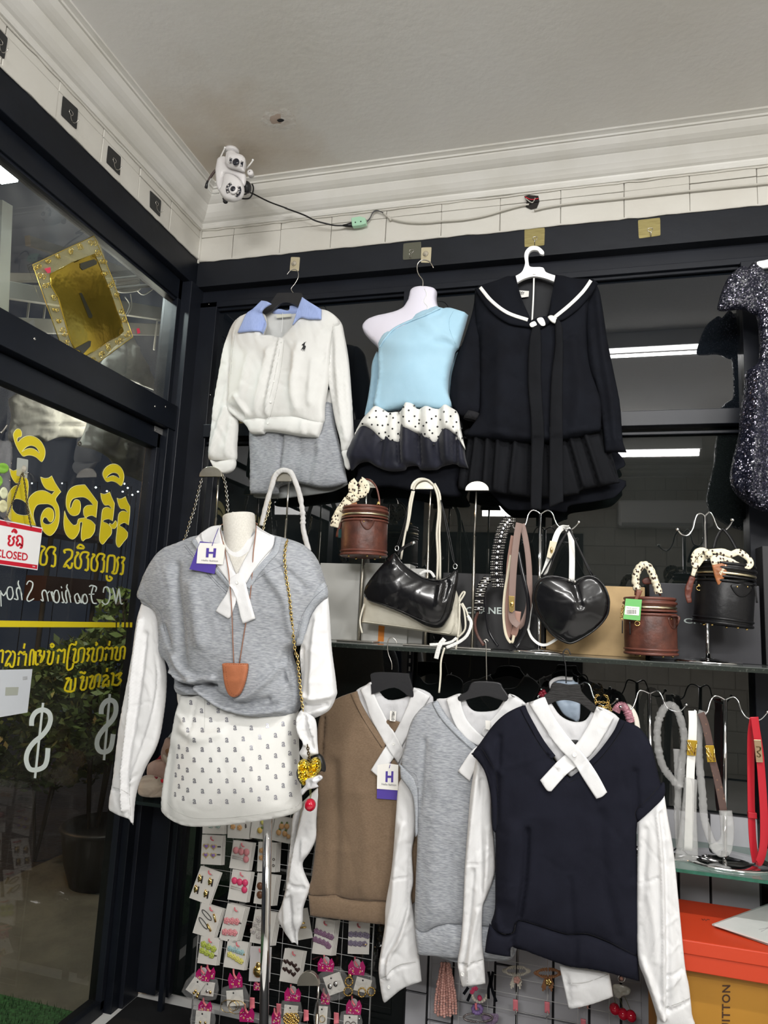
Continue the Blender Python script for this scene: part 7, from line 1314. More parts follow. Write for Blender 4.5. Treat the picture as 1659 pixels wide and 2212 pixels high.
packet('magenta packet with orange print low left of the chrome pole', at(690, 2120), (33, 32), 3, None, 30, 0, disc=False, bag=False)
packet('magenta packet low right of the chrome pole', at(975, 2150), (20, 28), 3, None, 26, 0, disc=False, bag=False)
packet('magenta packet with a gold tassel under the dark heart clips', at(1135, 1925), (36, 30), 4, at(1115, 2110), 30, 36, 6, [('twist', -8+i*3.1, 12+3*(i % 3), 7, 'gold', 1.7) for i in range(7)])
packet('magenta packet of two silver ball earrings', at3(510, 1585), (36, 30), 4, at3(600, 1785), 38, 42, -20, [('dot', -10, 6, 5.5, 'silver'), ('dot', 2, 1, 5.5, 'silver')])
packet('magenta packet of twisted gold hoops at the right end of the rack', at3(835, 1615), (37, 32), 4, at3(900, 1800), 34, 30, 15, [('twist', -32, 14, 9, 'gold', 1.0), ('twist', -30, -8, 8, 'gold', 1.1), ('twist', -2, 16, 8, 'gold', 1.2), ('twist', 18, 14, 8, 'gold', 1.1), ('dot', -28, -20, 4, 'gold')])
packet('magenta packet small and half hidden behind the low half disc stand', at3(505, 1935), (20, 28), 3, at3(470, 2120), 22, 40, 4, [('ring', 0, 8, 6, 'gold', 1.2)], Y=2.44, disc=False)
packet('magenta packet of dark ring earrings at the bottom right of the rack', at3(805, 2030), (34, 32), 4, at3(770, 2190), 30, 30, 2, [('ring', -6, 4, 5, 'dark'), ('ring', 6, 5, 5, 'dark'), ('dot', 18, -6, 3, 'silver')])
packet('magenta packet left of the pole below the gold ball bag', at(795, 1840), (18, 20), 3, None, 20, 0, disc=False, bag=False, Y=2.445)
g = clipcard('clear bag holding a round gold clip, left of the chrome pole', at(820, 1630), 46, 76, 3, [I('dot', -20, 75, 50, 'gold'), I('dot', -20, 10, 24, 'gold')], Y=2.43, backs=0, name='clip_bag', cat='packet', m=mat('milky_bag', (.55, .53, .53), .25))
for i, q in enumerate((K((742, 2000))[0], K((1000, 2060))[0], K((1265, 2120))[0], E3((620, 2140))[0])):
    t = thing('rack_peg', ('coral pink rack peg left of the chrome pole', 'coral pink rack peg right of the chrome pole', 'coral pink rack peg under the dark heart card packet', 'coral pink rack peg at the foot of the half disc stand')[i], 'peg', PY(*q, YG-.006), 'coral rack pegs')
    ribbon('tongue', [PY(q[0], q[1]-10, YG-.006), PY(q[0], q[1]+6, YG-.006), PY(q[0], q[1]+14, YG-.014)], (1, 0, 0), .018, .004, PEG, t)
# ---------------- second grid with bead work ------------------------------
def M3(*p): return Z(860, 2050, 3.072, p)
xa, xb = PY(932, 2100, 2.54).x, PY(1385, 2150, 2.54).x
gridrack('white wire grid hung on the pale panels with bead ornaments', xa, xb, -.02, .47, 7, .05, 2.54, .001)
PB = mat('pink_pearl', (.62, .33, .28), .15, coat=.5); CLB = mat('clear_bead', (.62, .58, .50), .08, spec=1)
def beadbunch(label, c, w_, h_, m_, n, Y=2.50, r=.0062, name='bead_necklace', cat='necklace', seed=1):
    g = thing(name, label, cat, PY(*c, Y)); rr_ = random.Random(seed); VF = []
    for s in range(n):
        x0 = c[0]+(s-(n-1)/2)*w_*.35/n; x1 = c[0]+(s-(n-1)/2)*w_/n; L = h_*(1-.15*abs(s-(n-1)/2)/n)
        k = int(L/5.2)
        for i in range(k):
            t = i/(k-1); VF.append(ballvf(PY(x0+(x1-x0)*math.sin(t*1.5)+rr_.uniform(-.5, .5), c[1]-h_/2+L*t+(s%2)*2.5, Y-.006+.008*math.sin(s*2.1)), r*rr_.uniform(.7, 1.1), 6, 4))
    o = obj('beads', *join(*VF), m_, g); o['kind'] = 'stuff'
    tube('hook_tip', [PY(c[0], c[1]-h_*.5-4, Y+.02), PY(c[0], c[1]-h_*.5+2, Y-.01)], .003, STEEL, g); return g
beadbunch('thick bunch of pink pearl bead strands under the grey vest', M3((315, 270))[0], 52, 112, PB, 8)
def bow(label, c, Y, m1, m2, seed, name='beaded_bow', wd=26, peg=True):
    g = thing(name, label, 'ornament', PY(*c, Y)); rr_ = random.Random(seed); VF = []
    for s in (-1, 1):
        for L in range(3):
            for i in range(16):
                t = i/15*math.pi; VF.append(ballvf(PY(c[0]+s*(3+wd*(1-.12*L)*math.sin(t)), c[1]-18-6*math.cos(t)*(1+.3*L)-s*0, Y-.004*L), .0036, 6, 4))
    for k in range(9):
        L = 26+8*math.sin(k*1.3)
        for i in range(int(L/3.2)): VF.append(ballvf(PY(c[0]+(k-4)*(1.2+i*.28), c[1]-8+i*3.2+abs(k-4)*-.6, Y-.003), .0034, 6, 4))
    o = obj('beads', *join(*VF), m1, g); o['kind'] = 'stuff'
    obj('flower', *flowervf((c[0]+1, c[1]+2), 8, Y-.012), m2, g)
    if peg:
        ribbon('pink_tag', [PY(c[0]-2, c[1]+44, Y), PY(c[0]-2, c[1]+68, Y)], (1, 0, 0), .016, .004, PEG, g); tube('hook', [PY(c[0]-2, c[1]+64, Y-.004), PY(c[0], c[1]+72, Y-.006), PY(c[0]-3, c[1]+78, Y-.006)], .002, CHROME, g)
        tube('thread', [PY(c[0], c[1]+28, Y), PY(c[0]-2, c[1]+46, Y)], .0008, WIRE, g, sm=0)
    return g
bow('clear beaded bow tassel with a pink flower, left of the amber one', M3((785, 200))[0], 2.50, CLB, PB, 3)
bow('amber beaded bow tassel with a gold flower', M3((995, 215))[0], 2.50, mat('amber_bead', (.36, .17, .08), .15), GOLD, 5)
bow('pink beaded tassel under the loose white sleeve end', M3((1235, 330))[0], 2.52, PB, PB, 7, wd=16)
g = thing('beaded_bow', 'dark and silver beaded bow on checked ribbon with purple scrunchie', 'ornament', PY(*M3((540, 450))[0], 2.50))
VF = []
for s in (-1, 1):
    for i in range(26): t = i/25*math.pi; c = M3((530+s*(10+85*math.sin(t)), 455-28*math.cos(t)))[0]; VF.append(ballvf(PY(*c, 2.495), .0034, 6, 4))
o = obj('beads', *join(*VF), mat('pewter_bead', (.25, .22, .22), .2, .6), g); o['kind'] = 'stuff'
cloth('checked_ribbon', M3((560, 440), (660, 430), (655, 490), (600, 500), (560, 470)), 2.51, mat('lilac_check', (.30, .22, .34), .7, var=.5, vs=120), g, t=.004, R=.01, h=4)
V, F = tubevf([PY(525/3.072+860+9*math.cos(t), 400/3.072+2050+8*math.sin(t), 2.49) for t in [2*math.pi*i/24 for i in range(24)]], lambda s: .0065*(1+.2*math.sin(s*90)), True, 8); obj('scrunchie', V, F, mat('purple_satin', (.20, .13, .32), .4), g)
tube('hook_tip', [PY(*q, 2.48) for q in M3((516, 360), (516, 385), (520, 400))], .004, PEG, g)
g = thing('hair_tie', 'pink hair tie with clear beads above the purple scrunchie', 'hair tie', PY(*M3((540, 320))[0], 2.50))
for q in ((500, 268), (515, 262), (490, 285)): obj('pink_bow', *flowervf(M3(q)[0], 5, 2.49), C_['hot'], g)
for i in range(9): t = math.pi*(.05+.9*i/8); obj('bead', *dotvf(M3((540-48*math.cos(t), 300+50*math.sin(t)))[0], 3.6, 2.495, s=(1, 1, 1)), CLB, g)
obj('pink_knob', *dotvf(M3((541, 325))[0], 5.5, 2.485, s=(1, 1, 1)), C_['hot'], g)
g = thing('ribbon_tie', 'thin black ribbon tie hanging between bead ornaments', 'ribbon', PY(*M3((600, 250))[0], 2.49))
for P in (M3((600, 150), (610, 210), (600, 270), (600, 330)), M3((630, 150), (618, 230), (630, 290), (652, 350)), M3((465, 255), (435, 300)), M3((480, 300), (460, 345))): ribbon('tail', [PY(*q, 2.49) for q in P], (1, 0, 0), .009, .0015, BLACKC, g)
g = thing('cherry_keyring', 'key ring with three glossy red cherries and a clear bow', 'keyring', PY(*M3((1480, 330))[0], 2.47))
c = M3((1483, 195))[0]; obj('ring', *tubevf([PY(c[0]+7.5*math.cos(t), c[1]+8*math.sin(t), 2.47) for t in [2*math.pi*i/18 for i in range(18)]], .0013, True, 6), CHROME, g)
obj('pink_knob', *dotvf(M3((1483, 197))[0], 4.5, 2.475), PB, g)
cloth('clear_bow', M3((1425, 240), (1470, 235), (1540, 260), (1535, 300), (1490, 310), (1465, 330), (1430, 300)), 2.472, mat('cloudy_resin', (.45, .45, .40), .15), g, t=.008, R=.01, h=4, wr=(.006, 60, 60))
for q, st in (((1437, 398), (1430, 310)), ((1492, 432), (1470, 325)), ((1545, 445), (1500, 310))):
    c = M3(q)[0]; ball('cherry', PY(*c, 2.465), .0165, mat('cherry_red'), g, s=(1, 1, 1.02)); tube('stem', [PY(*M3(st)[0], 2.465), PY(*M3(((q[0]+st[0])/2+8, (q[1]+st[1])/2))[0], 2.46), PY(c[0], c[1]-9, 2.465)], .0009, mat('stem_green'), g, seg=5)
# ---------------- on the glass door and transom ---------------------------
YEL = mat('yellow_vinyl', (.62, .50, .015), .45); YEL2 = mat('pale_yellow_edge', (.70, .66, .25), .45); WV = mat('white_vinyl', (.58, .64, .61), .5)
GX = ('X', DX+.002)
def Lc(*p): return Z(0, 1000, 5.53, p)
def L9(*p): return Z(0, 900, 5.53, p)
def R4(*p): return Z(0, 1160, 5.53, p)
def R5(*p): return Z(0, 1360, 5.53, p)
def S3(*p): return Z(0, 900, 3.456, p)
def glyph(pts, holes=()):
    o = plate('glyph', pts, GX, YEL, d1, t=.0006, sm=3, holes=list(holes))
    for L in [pts]+list(holes):
        Q = [PX(*q, DX+.0027) for q in catmull(L, 3)]; tube('glyph_edge', Q, .0011, YEL2, d1, closed=True, sm=0, seg=4)
glyph(L9((200, 150), (240, 155), (258, 190), (255, 235), (215, 250), (205, 280), (215, 305), (250, 270), (300, 240), (360, 230), (430, 250), (490, 300), (530, 370), (540, 430), (530, 490), (505, 535), (490, 537), (470, 520), (430, 485), (380, 465), (330, 462), (285, 475), (260, 460), (225, 410), (190, 340), (165, 260), (162, 200)), [L9((262, 422), (290, 385), (330, 355), (375, 345), (420, 360), (450, 390), (470, 440), (440, 410), (400, 385), (350, 380), (300, 395))])
glyph(L9((1228, 695), (1240, 640), (1280, 595), (1340, 568), (1400, 575), (1450, 615), (1478, 680), (1480, 740), (1465, 800), (1445, 828), (1420, 810), (1380, 782), (1330, 770), (1280, 780), (1250, 750)), [L9((1270, 735), (1300, 695), (1350, 670), (1400, 680), (1425, 715), (1425, 738), (1380, 712), (1330, 708))])
glyph(Lc((112, 66, 'c'), (160, 95), (240, 85), (335, 220), (330, 400), (325, 460), (365, 600), (430, 750, 'c'), (250, 720), (130, 690), (85, 600), (90, 420), (110, 350), (170, 280), (240, 260), (235, 235), (190, 240), (150, 190), (125, 130)), [Lc((145, 520), (165, 440), (220, 430), (290, 460), (335, 520), (358, 590), (340, 620), (280, 628), (200, 610), (155, 560))])
glyph(Lc((485, 168, 'c'), (530, 185), (580, 180), (618, 155, 'c'), (660, 240), (728, 345, 'c'), (690, 390), (665, 440), (700, 520), (710, 620), (700, 720), (670, 800), (620, 860), (580, 868), (540, 840), (505, 790), (485, 700), (495, 620), (530, 560), (580, 535), (630, 560), (645, 620), (635, 680), (605, 708), (580, 690), (560, 660), (530, 650), (510, 690), (525, 720), (570, 738), (620, 720), (655, 670), (662, 600), (640, 530), (590, 495), (530, 490), (450, 500), (410, 560), (400, 640), (430, 750, 'c'), (370, 600), (345, 500), (340, 440), (370, 390), (430, 345), (500, 330), (560, 345), (620, 380, 'c'), (655, 335, 'c'), (600, 330), (540, 300), (500, 230)))
glyph(Lc((1015, 262, 'c'), (1060, 320), (1165, 465, 'c'), (1160, 540), (1148, 655, 'c'), (1100, 628), (1050, 640), (1030, 665), (1090, 690), (1138, 740, 'c'), (1128, 820), (1080, 890), (1020, 910), (990, 935), (970, 900), (972, 800), (985, 715), (955, 715), (950, 800), (920, 870), (870, 912), (820, 890), (780, 830), (762, 740), (765, 640), (772, 572, 'c'), (800, 650), (850, 720), (885, 745), (920, 730), (940, 670), (1015, 655), (1000, 620), (1000, 550), (1040, 510), (1115, 505, 'c'), (1070, 450), (1010, 412), (940, 410), (870, 430), (840, 480), (835, 530), (850, 540), (870, 480), (900, 440), (940, 445), (960, 480), (962, 550), (940, 610), (890, 632), (840, 615), (800, 550), (788, 470), (800, 380), (840, 310), (900, 275), (960, 265)))
glyph(Lc((1203, 362, 'c'), (1250, 375), (1312, 348, 'c'), (1330, 400), (1368, 480, 'c'), (1362, 560), (1345, 695, 'c'), (1300, 670), (1250, 680), (1230, 700), (1290, 730), (1335, 780, 'c'), (1330, 850), (1290, 900), (1230, 972), (1200, 950), (1187, 900), (1200, 760), (1210, 680), (1225, 560), (1280, 530), (1340, 555, 'c'), (1300, 505), (1250, 505), (1215, 440)))
glyph(Lc((1310, 722), (1340, 735), (1362, 715), (1380, 690), (1395, 710), (1395, 750), (1370, 785), (1335, 780), (1312, 750)))
glyph(Lc((1400, 420, 'c'), (1440, 432), (1500, 403, 'c'), (1520, 460), (1553, 520, 'c'), (1550, 620), (1535, 745, 'c'), (1490, 715), (1445, 730), (1430, 750), (1480, 780), (1525, 830, 'c'), (1520, 890), (1480, 940), (1425, 1008), (1395, 985), (1385, 930), (1395, 830), (1405, 730), (1420, 610), (1470, 575), (1530, 595, 'c'), (1490, 550), (1440, 545), (1410, 480)))
def strokes(name, lines, wpx, m_, plane=GX, par=None, sm=3, t=.0006, off=0):
    VF = []
    for ln in lines:
        P = catmull(ln, sm, False) if sm and len(ln) > 2 else [p[:2] for p in ln]; a, b = [], []
        for i, p in enumerate(P):
            q0 = P[max(0, i-1)]; q1 = P[min(len(P)-1, i+1)]; dx, dy = q1[0]-q0[0], q1[1]-q0[1]; l = math.hypot(dx, dy) or 1; w_ = wpx(i/max(1, len(P)-1)) if callable(wpx) else wpx
            a.append((p[0]-dy/l*w_/2, p[1]+dx/l*w_/2)); b.append((p[0]+dy/l*w_/2, p[1]-dx/l*w_/2))
        N = nrm(plane)*(off+t); V = [pl(plane, q)+N for q in a]+[pl(plane, q)+N for q in b]; n = len(a); VF.append((V, orient(V, [(i, i+1, n+i+1, n+i) for i in range(n-1)])))
    return obj(name, *join(*VF), m_, par or d1, smooth=False)
row2 = [R4((488, 108), (535, 130), (495, 185), (480, 300), (500, 330), (545, 320), (560, 240), (545, 190), (590, 122), (660, 132), (638, 195), (660, 225), (650, 345), (605, 340)), R4((778, 195), (765, 160), (820, 150), (860, 172), (850, 245), (800, 290), (762, 360), (800, 335), (822, 368), (850, 362), (862, 305)),
        R4((908, 185), (938, 192), (900, 245), (895, 340), (920, 372), (955, 365), (970, 290), (955, 235), (990, 182), (1058, 192), (1035, 245), (1052, 265), (1045, 392), (1010, 386)), R4((918, 132), (950, 92), (990, 108), (996, 136), (918, 130)),
        R4((1098, 205), (1130, 217), (1095, 262), (1090, 372), (1120, 402), (1150, 392), (1165, 315), (1150, 262), (1185, 202), (1247, 216), (1225, 270), (1242, 290), (1230, 412), (1200, 406)),
        R4((1275, 425), (1290, 245), (1330, 222), (1370, 245), (1360, 395), (1335, 425), (1385, 432), (1408, 330), (1398, 270), (1425, 238)), R4((1442, 242), (1488, 252), (1458, 310), (1472, 330), (1460, 440), (1430, 434)), R4((1272, 455), (1278, 505), (1308, 522), (1336, 492), (1300, 470))]
strokes('glyph_row', row2, 4.6, YEL)
row3 = [R5((0, 262), (35, 252), (22, 400)), R5((60, 275), (98, 255), (130, 290), (92, 355), (62, 435), (108, 405), (125, 440), (158, 432), (178, 290), (140, 258)), R5((215, 305), (240, 262), (268, 285), (295, 260), (280, 300), (312, 292), (296, 432)), R5((212, 432), (226, 325)), R5((294, 165), (282, 228)),
        R5((350, 432), (366, 262), (402, 258), (392, 425)), R5((428, 258), (424, 410), (460, 408)), R5((445, 258), (488, 252), (470, 300), (500, 320), (480, 395), (520, 330), (528, 250)), R5((560, 272), (592, 260), (566, 395), (610, 408), (632, 330), (640, 258)), R5((600, 190), (620, 168), (642, 190), (620, 212), (600, 192)),
        R5((680, 262), (706, 238), (735, 258), (775, 240), (758, 402)), R5((684, 405), (700, 300)), R5((908, 138), (900, 182), (832, 192), (798, 462), (858, 462), (875, 400)), R5((866, 245), (905, 235), (876, 378), (928, 374), (942, 240), (1008, 232), (985, 380), (965, 382)), R5((1035, 235), (1072, 226), (1040, 290), (1062, 310), (1036, 382)),
        R5((1085, 235), (1122, 226), (1096, 365), (1150, 368), (1166, 232), (1228, 218), (1208, 362), (1185, 362)), R5((1140, 150), (1160, 172), (1138, 188)), R5((1312, 135), (1300, 192)), R5((1250, 238), (1275, 212), (1300, 232), (1345, 222), (1328, 362)), R5((1258, 372), (1272, 285)), R5((1365, 222), (1402, 215), (1376, 345), (1428, 352), (1442, 222), (1492, 215), (1476, 355))]
strokes('glyph_row', row3, 4.3, YEL)
row4 = [R5((782, 590), (830, 580), (796, 640), (776, 725), (880, 728), (902, 575)), R5((850, 590), (836, 725)), R5((955, 582), (1000, 562), (962, 705), (1020, 702), (1042, 560)), R5((952, 520), (968, 508), (1005, 524), (1018, 500)), R5((1065, 572), (1112, 555), (1070, 690), (1120, 688), (1142, 560), (1196, 545), (1172, 692)),
        R5((1226, 565), (1262, 545), (1292, 568), (1238, 620), (1228, 682), (1262, 655), (1290, 680), (1300, 600)), R5((1280, 458), (1274, 505)), R5((1325, 532), (1356, 528), (1338, 668)), R5((1375, 555), (1420, 528), (1452, 518), (1415, 580), (1445, 605), (1402, 662), (1350, 655))]
strokes('glyph_row', row4, 4.6, YEL)
# mirrored shop name in white script
nm = [R4((1470, 795), (1442, 792), (1430, 700), (1420, 612)), R4((1420, 612), (1402, 700), (1382, 802)), R4((1382, 802), (1368, 690), (1345, 605)), R4((1232, 665), (1245, 605), (1290, 605), (1312, 690), (1295, 775), (1255, 805), (1212, 770)),
      R4((1065, 595), (1090, 578), (1150, 600), (1138, 655)), R4((1112, 592), (1088, 690), (1108, 785), (1155, 790)), R4((1060, 685), (1125, 682)), R4((1042, 735), (1025, 690), (1000, 690), (984, 735), (992, 782), (1018, 795), (1040, 772), (1042, 735)), R4((990, 688), (978, 740), (974, 785), (952, 768)), R4((965, 775), (945, 720), (925, 672)), R4((925, 672), (893, 700), (895, 745), (915, 790), (948, 780), (940, 755)),
      R4((805, 565), (795, 600), (820, 660), (845, 785)), R4((842, 720), (815, 650), (790, 640), (785, 700), (800, 780), (775, 785)), R4((738, 650), (745, 720), (765, 778), (735, 780)), R4((728, 590), (738, 612)), R4((690, 640), (660, 640), (640, 700), (650, 770), (690, 780), (708, 720), (690, 640)), R4((640, 700), (620, 650)),
      R4((605, 650), (620, 700), (640, 770)), R4((575, 770), (560, 680), (540, 640), (515, 640), (500, 680), (515, 765), (485, 745)), R4((560, 680), (590, 645)),
      R4((315, 570), (345, 525), (390, 550), (378, 620), (345, 680), (320, 740), (345, 768), (405, 735)), R4((222, 520), (215, 560), (245, 640), (262, 755)), R4((260, 690), (235, 620), (205, 610), (195, 660), (212, 745), (165, 735)), R4((140, 600), (100, 600), (80, 660), (95, 735), (135, 740), (155, 680), (140, 600)), R4((80, 640), (40, 700), (0, 640)), R4((5, 640), (12, 830))]
strokes('shop_name', nm, lambda s: 2.2+.9*math.sin(s*3.1), WV)
plate('yellow_bar', R4((-120, 996), (1380, 1020), (1380, 1080), (-120, 1076)), GX, YEL, d1, t=.0006)
for x in (1400, 1455, 1505, 1552): plate('yellow_dash', R4((x, 1020), (x+27, 1020), (x+25, 1079), (x-2, 1079)), GX, YEL, d1, t=.0006)
for P, bar in ((R5((375, 1150), (382, 1060), (430, 985), (510, 958), (580, 990), (602, 1070), (572, 1170), (500, 1265), (400, 1350), (332, 1450), (312, 1560), (350, 1660), (430, 1676), (520, 1640), (558, 1560), (572, 1415)), R5((512, 875), (415, 1775))),
               (R5((1207, 1010), (1215, 930), (1260, 862), (1320, 842), (1375, 880), (1382, 980), (1340, 1080), (1240, 1185), (1172, 1285), (1157, 1380), (1190, 1450), (1260, 1462), (1322, 1410), (1352, 1248)), R5((1310, 770), (1240, 1560)))):
    strokes('dollar_sign', [P], 10.5, WV, sm=5); strokes('dollar_bar', [bar], 5.2, WV, sm=0, off=.0003)
# closed sign on a chain from a clear stick-on hook
sticky_hook('clear rounded hook plate on the door glass holding the closed sign', S3((128, 305), (208, 322), (200, 462), (120, 440)), GX, mat('clear_hook_plate', (.55, .58, .54), .15, alpha=.55), S3((168, 390))[0], None, False)
sg_ = thing('closed_sign', 'white closed sign with red bars hanging on a chain on the glass door', 'sign', PX(*S3((150, 950))[0], DX+.03))
SP = ('X', DX+.022)
plate('board', S3((-110, 745), (314, 830), (276, 1146), (-140, 1085)), SP, WHITEPL, sg_, t=.002)
SP2 = ('X', DX+.0242)
plate('red_bar', S3((-109, 752), (313, 838), (309, 868), (-112, 788)), SP2, REDM, sg_, t=.0003); plate('red_bar', S3((-136, 1050), (279, 1108), (276, 1138), (-139, 1079)), SP2, REDM, sg_, t=.0003)
text('lettering', 'CLOSED', S3((-30, 985), (210, 1020), (206, 1078), (-36, 1048)), onX(DX+.0248), REDM, sg_)
text('lettering', '399', S3((243, 1112), (263, 1116), (262, 1126), (242, 1122)), onX(DX+.0250), WHITEP, sg_)
strokes('glyph', [Z(0, 1000, 5.53, q) for q in ([(95, 880), (125, 870), (100, 900), (115, 930), (98, 960), (115, 985), (150, 975), (165, 930), (150, 900), (180, 880)], [(140, 830), (165, 795), (190, 810), (195, 835), (165, 815)], [(195, 895), (225, 870), (265, 900), (260, 1005), (235, 1010)], [(195, 895), (215, 925), (195, 955), (210, 990), (240, 960)], [(230, 960), (265, 1000)])], 4.2, REDM, SP2, sg_)
ck = mat('bronze_chain', (.16, .13, .08), .3, 1)
for P in (S3((165, 420), (130, 530), (85, 660), (40, 770)), S3((172, 420), (190, 540), (205, 680), (232, 822))): chain('chain', [PX(*q, DX+.026) for q in P], ck, sg_, link=.0085, r=.0013, wd=.006)
g = thing('notice_sheet', 'white paper sheet with a grey rectangle taped to the door glass', 'paper', PX(20, 1500, DX+.004))
def R6(*p): return Z(0, 1340, 3.456, p)
plate('sheet', R6((-90, 372), (241, 364), (204, 688), (-90, 738)), ('X', DX+.004), mat('bluish_paper', (.55, .58, .62), .5), g, t=.0008)
plate('grey_rectangle', R6((42, 500), (139, 498), (132, 558), (38, 562)), ('X', DX+.0052), mat('grey_green_print', (.36, .38, .33), .5), g, t=.0003)
for k in range(3): strokes('line_print', [R6((168, 424+k*9), (204, 421+k*9))], .9, mat('grey_print'), ('X', DX+.0052), g, sm=0)
g = thing('leaf_packet', 'clear plastic packet of green and cream artificial leaves at the left edge', 'packet', PX(5, 1040, DX+.05))
cloth('clear_bag', S3((-120, 170), (20, 180), (84, 205), (70, 500), (78, 800), (0, 740), (-120, 700)), ('X', DX+.03), PKT, g, t=.02, R=.04, wr=(.008, 30, 30), h=8)
for i, (c, r, col) in enumerate((((20, 385), (46, 40), (.20, .42, .05)), ((-10, 480), (30, 42), (.22, .45, .06)), ((28, 570), (30, 45), (.60, .62, .42)), ((22, 668), (34, 48), (.58, .56, .34)))):
    P = [(c[0]+r[0]*math.cos(t)*(1 if math.cos(t) > 0 else 1), c[1]+r[1]*math.sin(t)) for t in [k*math.pi/5 for k in range(10)]]
    lf = cloth('leaf', S3(*P), ('X', DX+.052), mat('leaf_%d' % i, col, .4), g, t=.008, R=.02, h=5, folds=[(S3((c[0]-r[0]*.6, c[1]-r[1]*.3), (c[0]+r[0]*.6, c[1]+r[1]*.2)), -.004, .004)], wr=0)
tube('wire_tie', [PX(*q, DX+.05) for q in S3((5, 122), (30, 95), (52, 62))], .003, STEEL, g)
# gold embossed wrapper on the transom
def T2(*p): return Z(0, 500, 2.9625, p)
g = thing('gold_wrapper', 'tilted gold foil packet with ornamental clear border stuck on the transom glass', 'packet', PX(*T2((530, 440))[0], -1.69))
GFO = mat('gold_foil_panel', (.50, .37, .05), .16, .85, col2=(.30, .21, .03), vs=3.5, det=2, bump=.004, bs=6)
plate('gold_panel', T2((318, 272), (605, 142, 'c'), (650, 250), (700, 370), (745, 500), (790, 640), (700, 700), (545, 800), (480, 765), (430, 640), (370, 430)), ('X', -1.694), GFO, g, t=.002, sm=2, h=10, smooth=True)
cloth('clear_border', T2((208, 214, 'c'), (600, 28, 'c'), (640, 80), (720, 300), (850, 675, 'c'), (720, 770), (620, 845, 'c'), (480, 780), (385, 712), (300, 450)), ('X', -1.698), mat('yellowish_film', (.55, .48, .22), .08, alpha=.28, spec=1, bump=.004, bs=30), g, t=.003, R=.01, h=12, wr=(.002, 30, 30))
SCR = mat('gold_scroll', (.62, .48, .12), .25, .9)
border = [(230, 235), (300, 200), (370, 168), (440, 135), (510, 100), (585, 62), (625, 130), (650, 200), (680, 270), (710, 345), (735, 420), (762, 500), (790, 575), (820, 650), (770, 700), (700, 745), (640, 785), (590, 810), (425, 715), (405, 640), (380, 570), (355, 500), (330, 430), (300, 350), (265, 290)]
VF = []; rs = random.Random(9)
for i, c in enumerate(border):
    for j in range(2):
        cx, cy_ = c[0]+rs.uniform(-14, 14)+(10 if j else 0), c[1]+rs.uniform(-14, 14)
        if rs.random() < .65: P = [(cx+(4+15*s)*math.cos(s*9+i), cy_+(4+15*s)*math.sin(s*9+i)) for s in [k/11 for k in range(12)]]
        else: d = rs.uniform(10, 16); P = [(cx-d, cy_-d*.4), (cx+d*.6, cy_-d), (cx+d, cy_+d*.3), (cx-d*.3, cy_+d*.7), (cx-d*.5, cy_), (cx+d*.3, cy_-d*.3)]
        VF.append(tubevf([PX(*q, -1.690) for q in T2(*P)], .0017, seg=5))
o = obj('scroll_relief', *join(*VF), SCR, g); o['kind'] = 'stuff'
tube('edge_rim', [PX(*q, -1.690) for q in T2((208, 214), (600, 28), (720, 300), (850, 675), (620, 845), (385, 712))], .0018, SCR, g, closed=True, sm=0)
for P in (T2((512, 205), (600, 178), (620, 190), (618, 210), (530, 248), (513, 230)), T2((508, 395), (522, 392), (592, 540), (585, 555), (568, 552)), T2((478, 750), (570, 700), (582, 702), (578, 735), (525, 790), (515, 765))): plate('dark_cutout', P, ('X', -1.6905), mat('dark_film', (.03, .03, .02), .15), g, t=.0008)
for q in (((283, 238), (322, 228), (325, 262), (305, 268)), ((873, 622), (890, 618), (898, 648), (880, 656))):
    tp = thing('tape_piece', 'small red tape piece at the %s of the gold packet' % ('top left corner' if q[0][0] < 400 else 'right side'), 'tape', PX(*T2(q[0])[0], -1.688)); plate('tape', T2(*q), ('X', -1.688), mat('red_tape', (.62, .05, .10), .4), tp, t=.0006)
# ---------------- outside the glass, at night -----------------------------
og = struct(box('ground_outside', (-9, -4, -.22), (XL-.1, 9, -.16), mat('wet_asphalt', (.035, .032, .03), .32, col2=(.06, .052, .045), vs=3, det=8, bump=.01, bs=20), bev=0))
struct(box('pavement_outside', (-3.1, -3, -.16), (XL-.13, 6, -.09), mat('rough_concrete', (.17, .17, .14), .8, col2=(.10, .10, .085), vs=4, det=10, bump=.012, bs=12), bev=0))
tg = thing('turf_mat', 'green artificial turf mat outside the door at the bottom left', 'mat', (-2.0, 1.9, -.09)); tag(tg, kind=None)
TF = mat('green_turf', (.05, .19, .06), .9, col2=(.02, .08, .025), vs=90)
pA = PZ(0, 2165, -.08); pB = PZ(165, 2212, -.08)
box('backing', (-3.0, -1.5, -.09), (XL-.14, (pA.y+pB.y)/2+.06, -.083), TF, tg, 0)
VF = []; rg = random.Random(2)
for k in range(9000):
    x, y = rg.uniform(-2.75, XL-.16), rg.uniform(.9, (pA.y+pB.y)/2+.06); a = rg.uniform(0, 6.28); l = .018
    VF.append(([(x, y, -.083), (x+.003*math.cos(a), y+.003*math.sin(a), -.083), (x+.006*math.sin(a), y+.006*math.cos(a), -.083+l)], [(0, 1, 2)]))
o = obj('grass_blades', *join(*VF), TF, tg, smooth=False); o['kind'] = 'stuff'
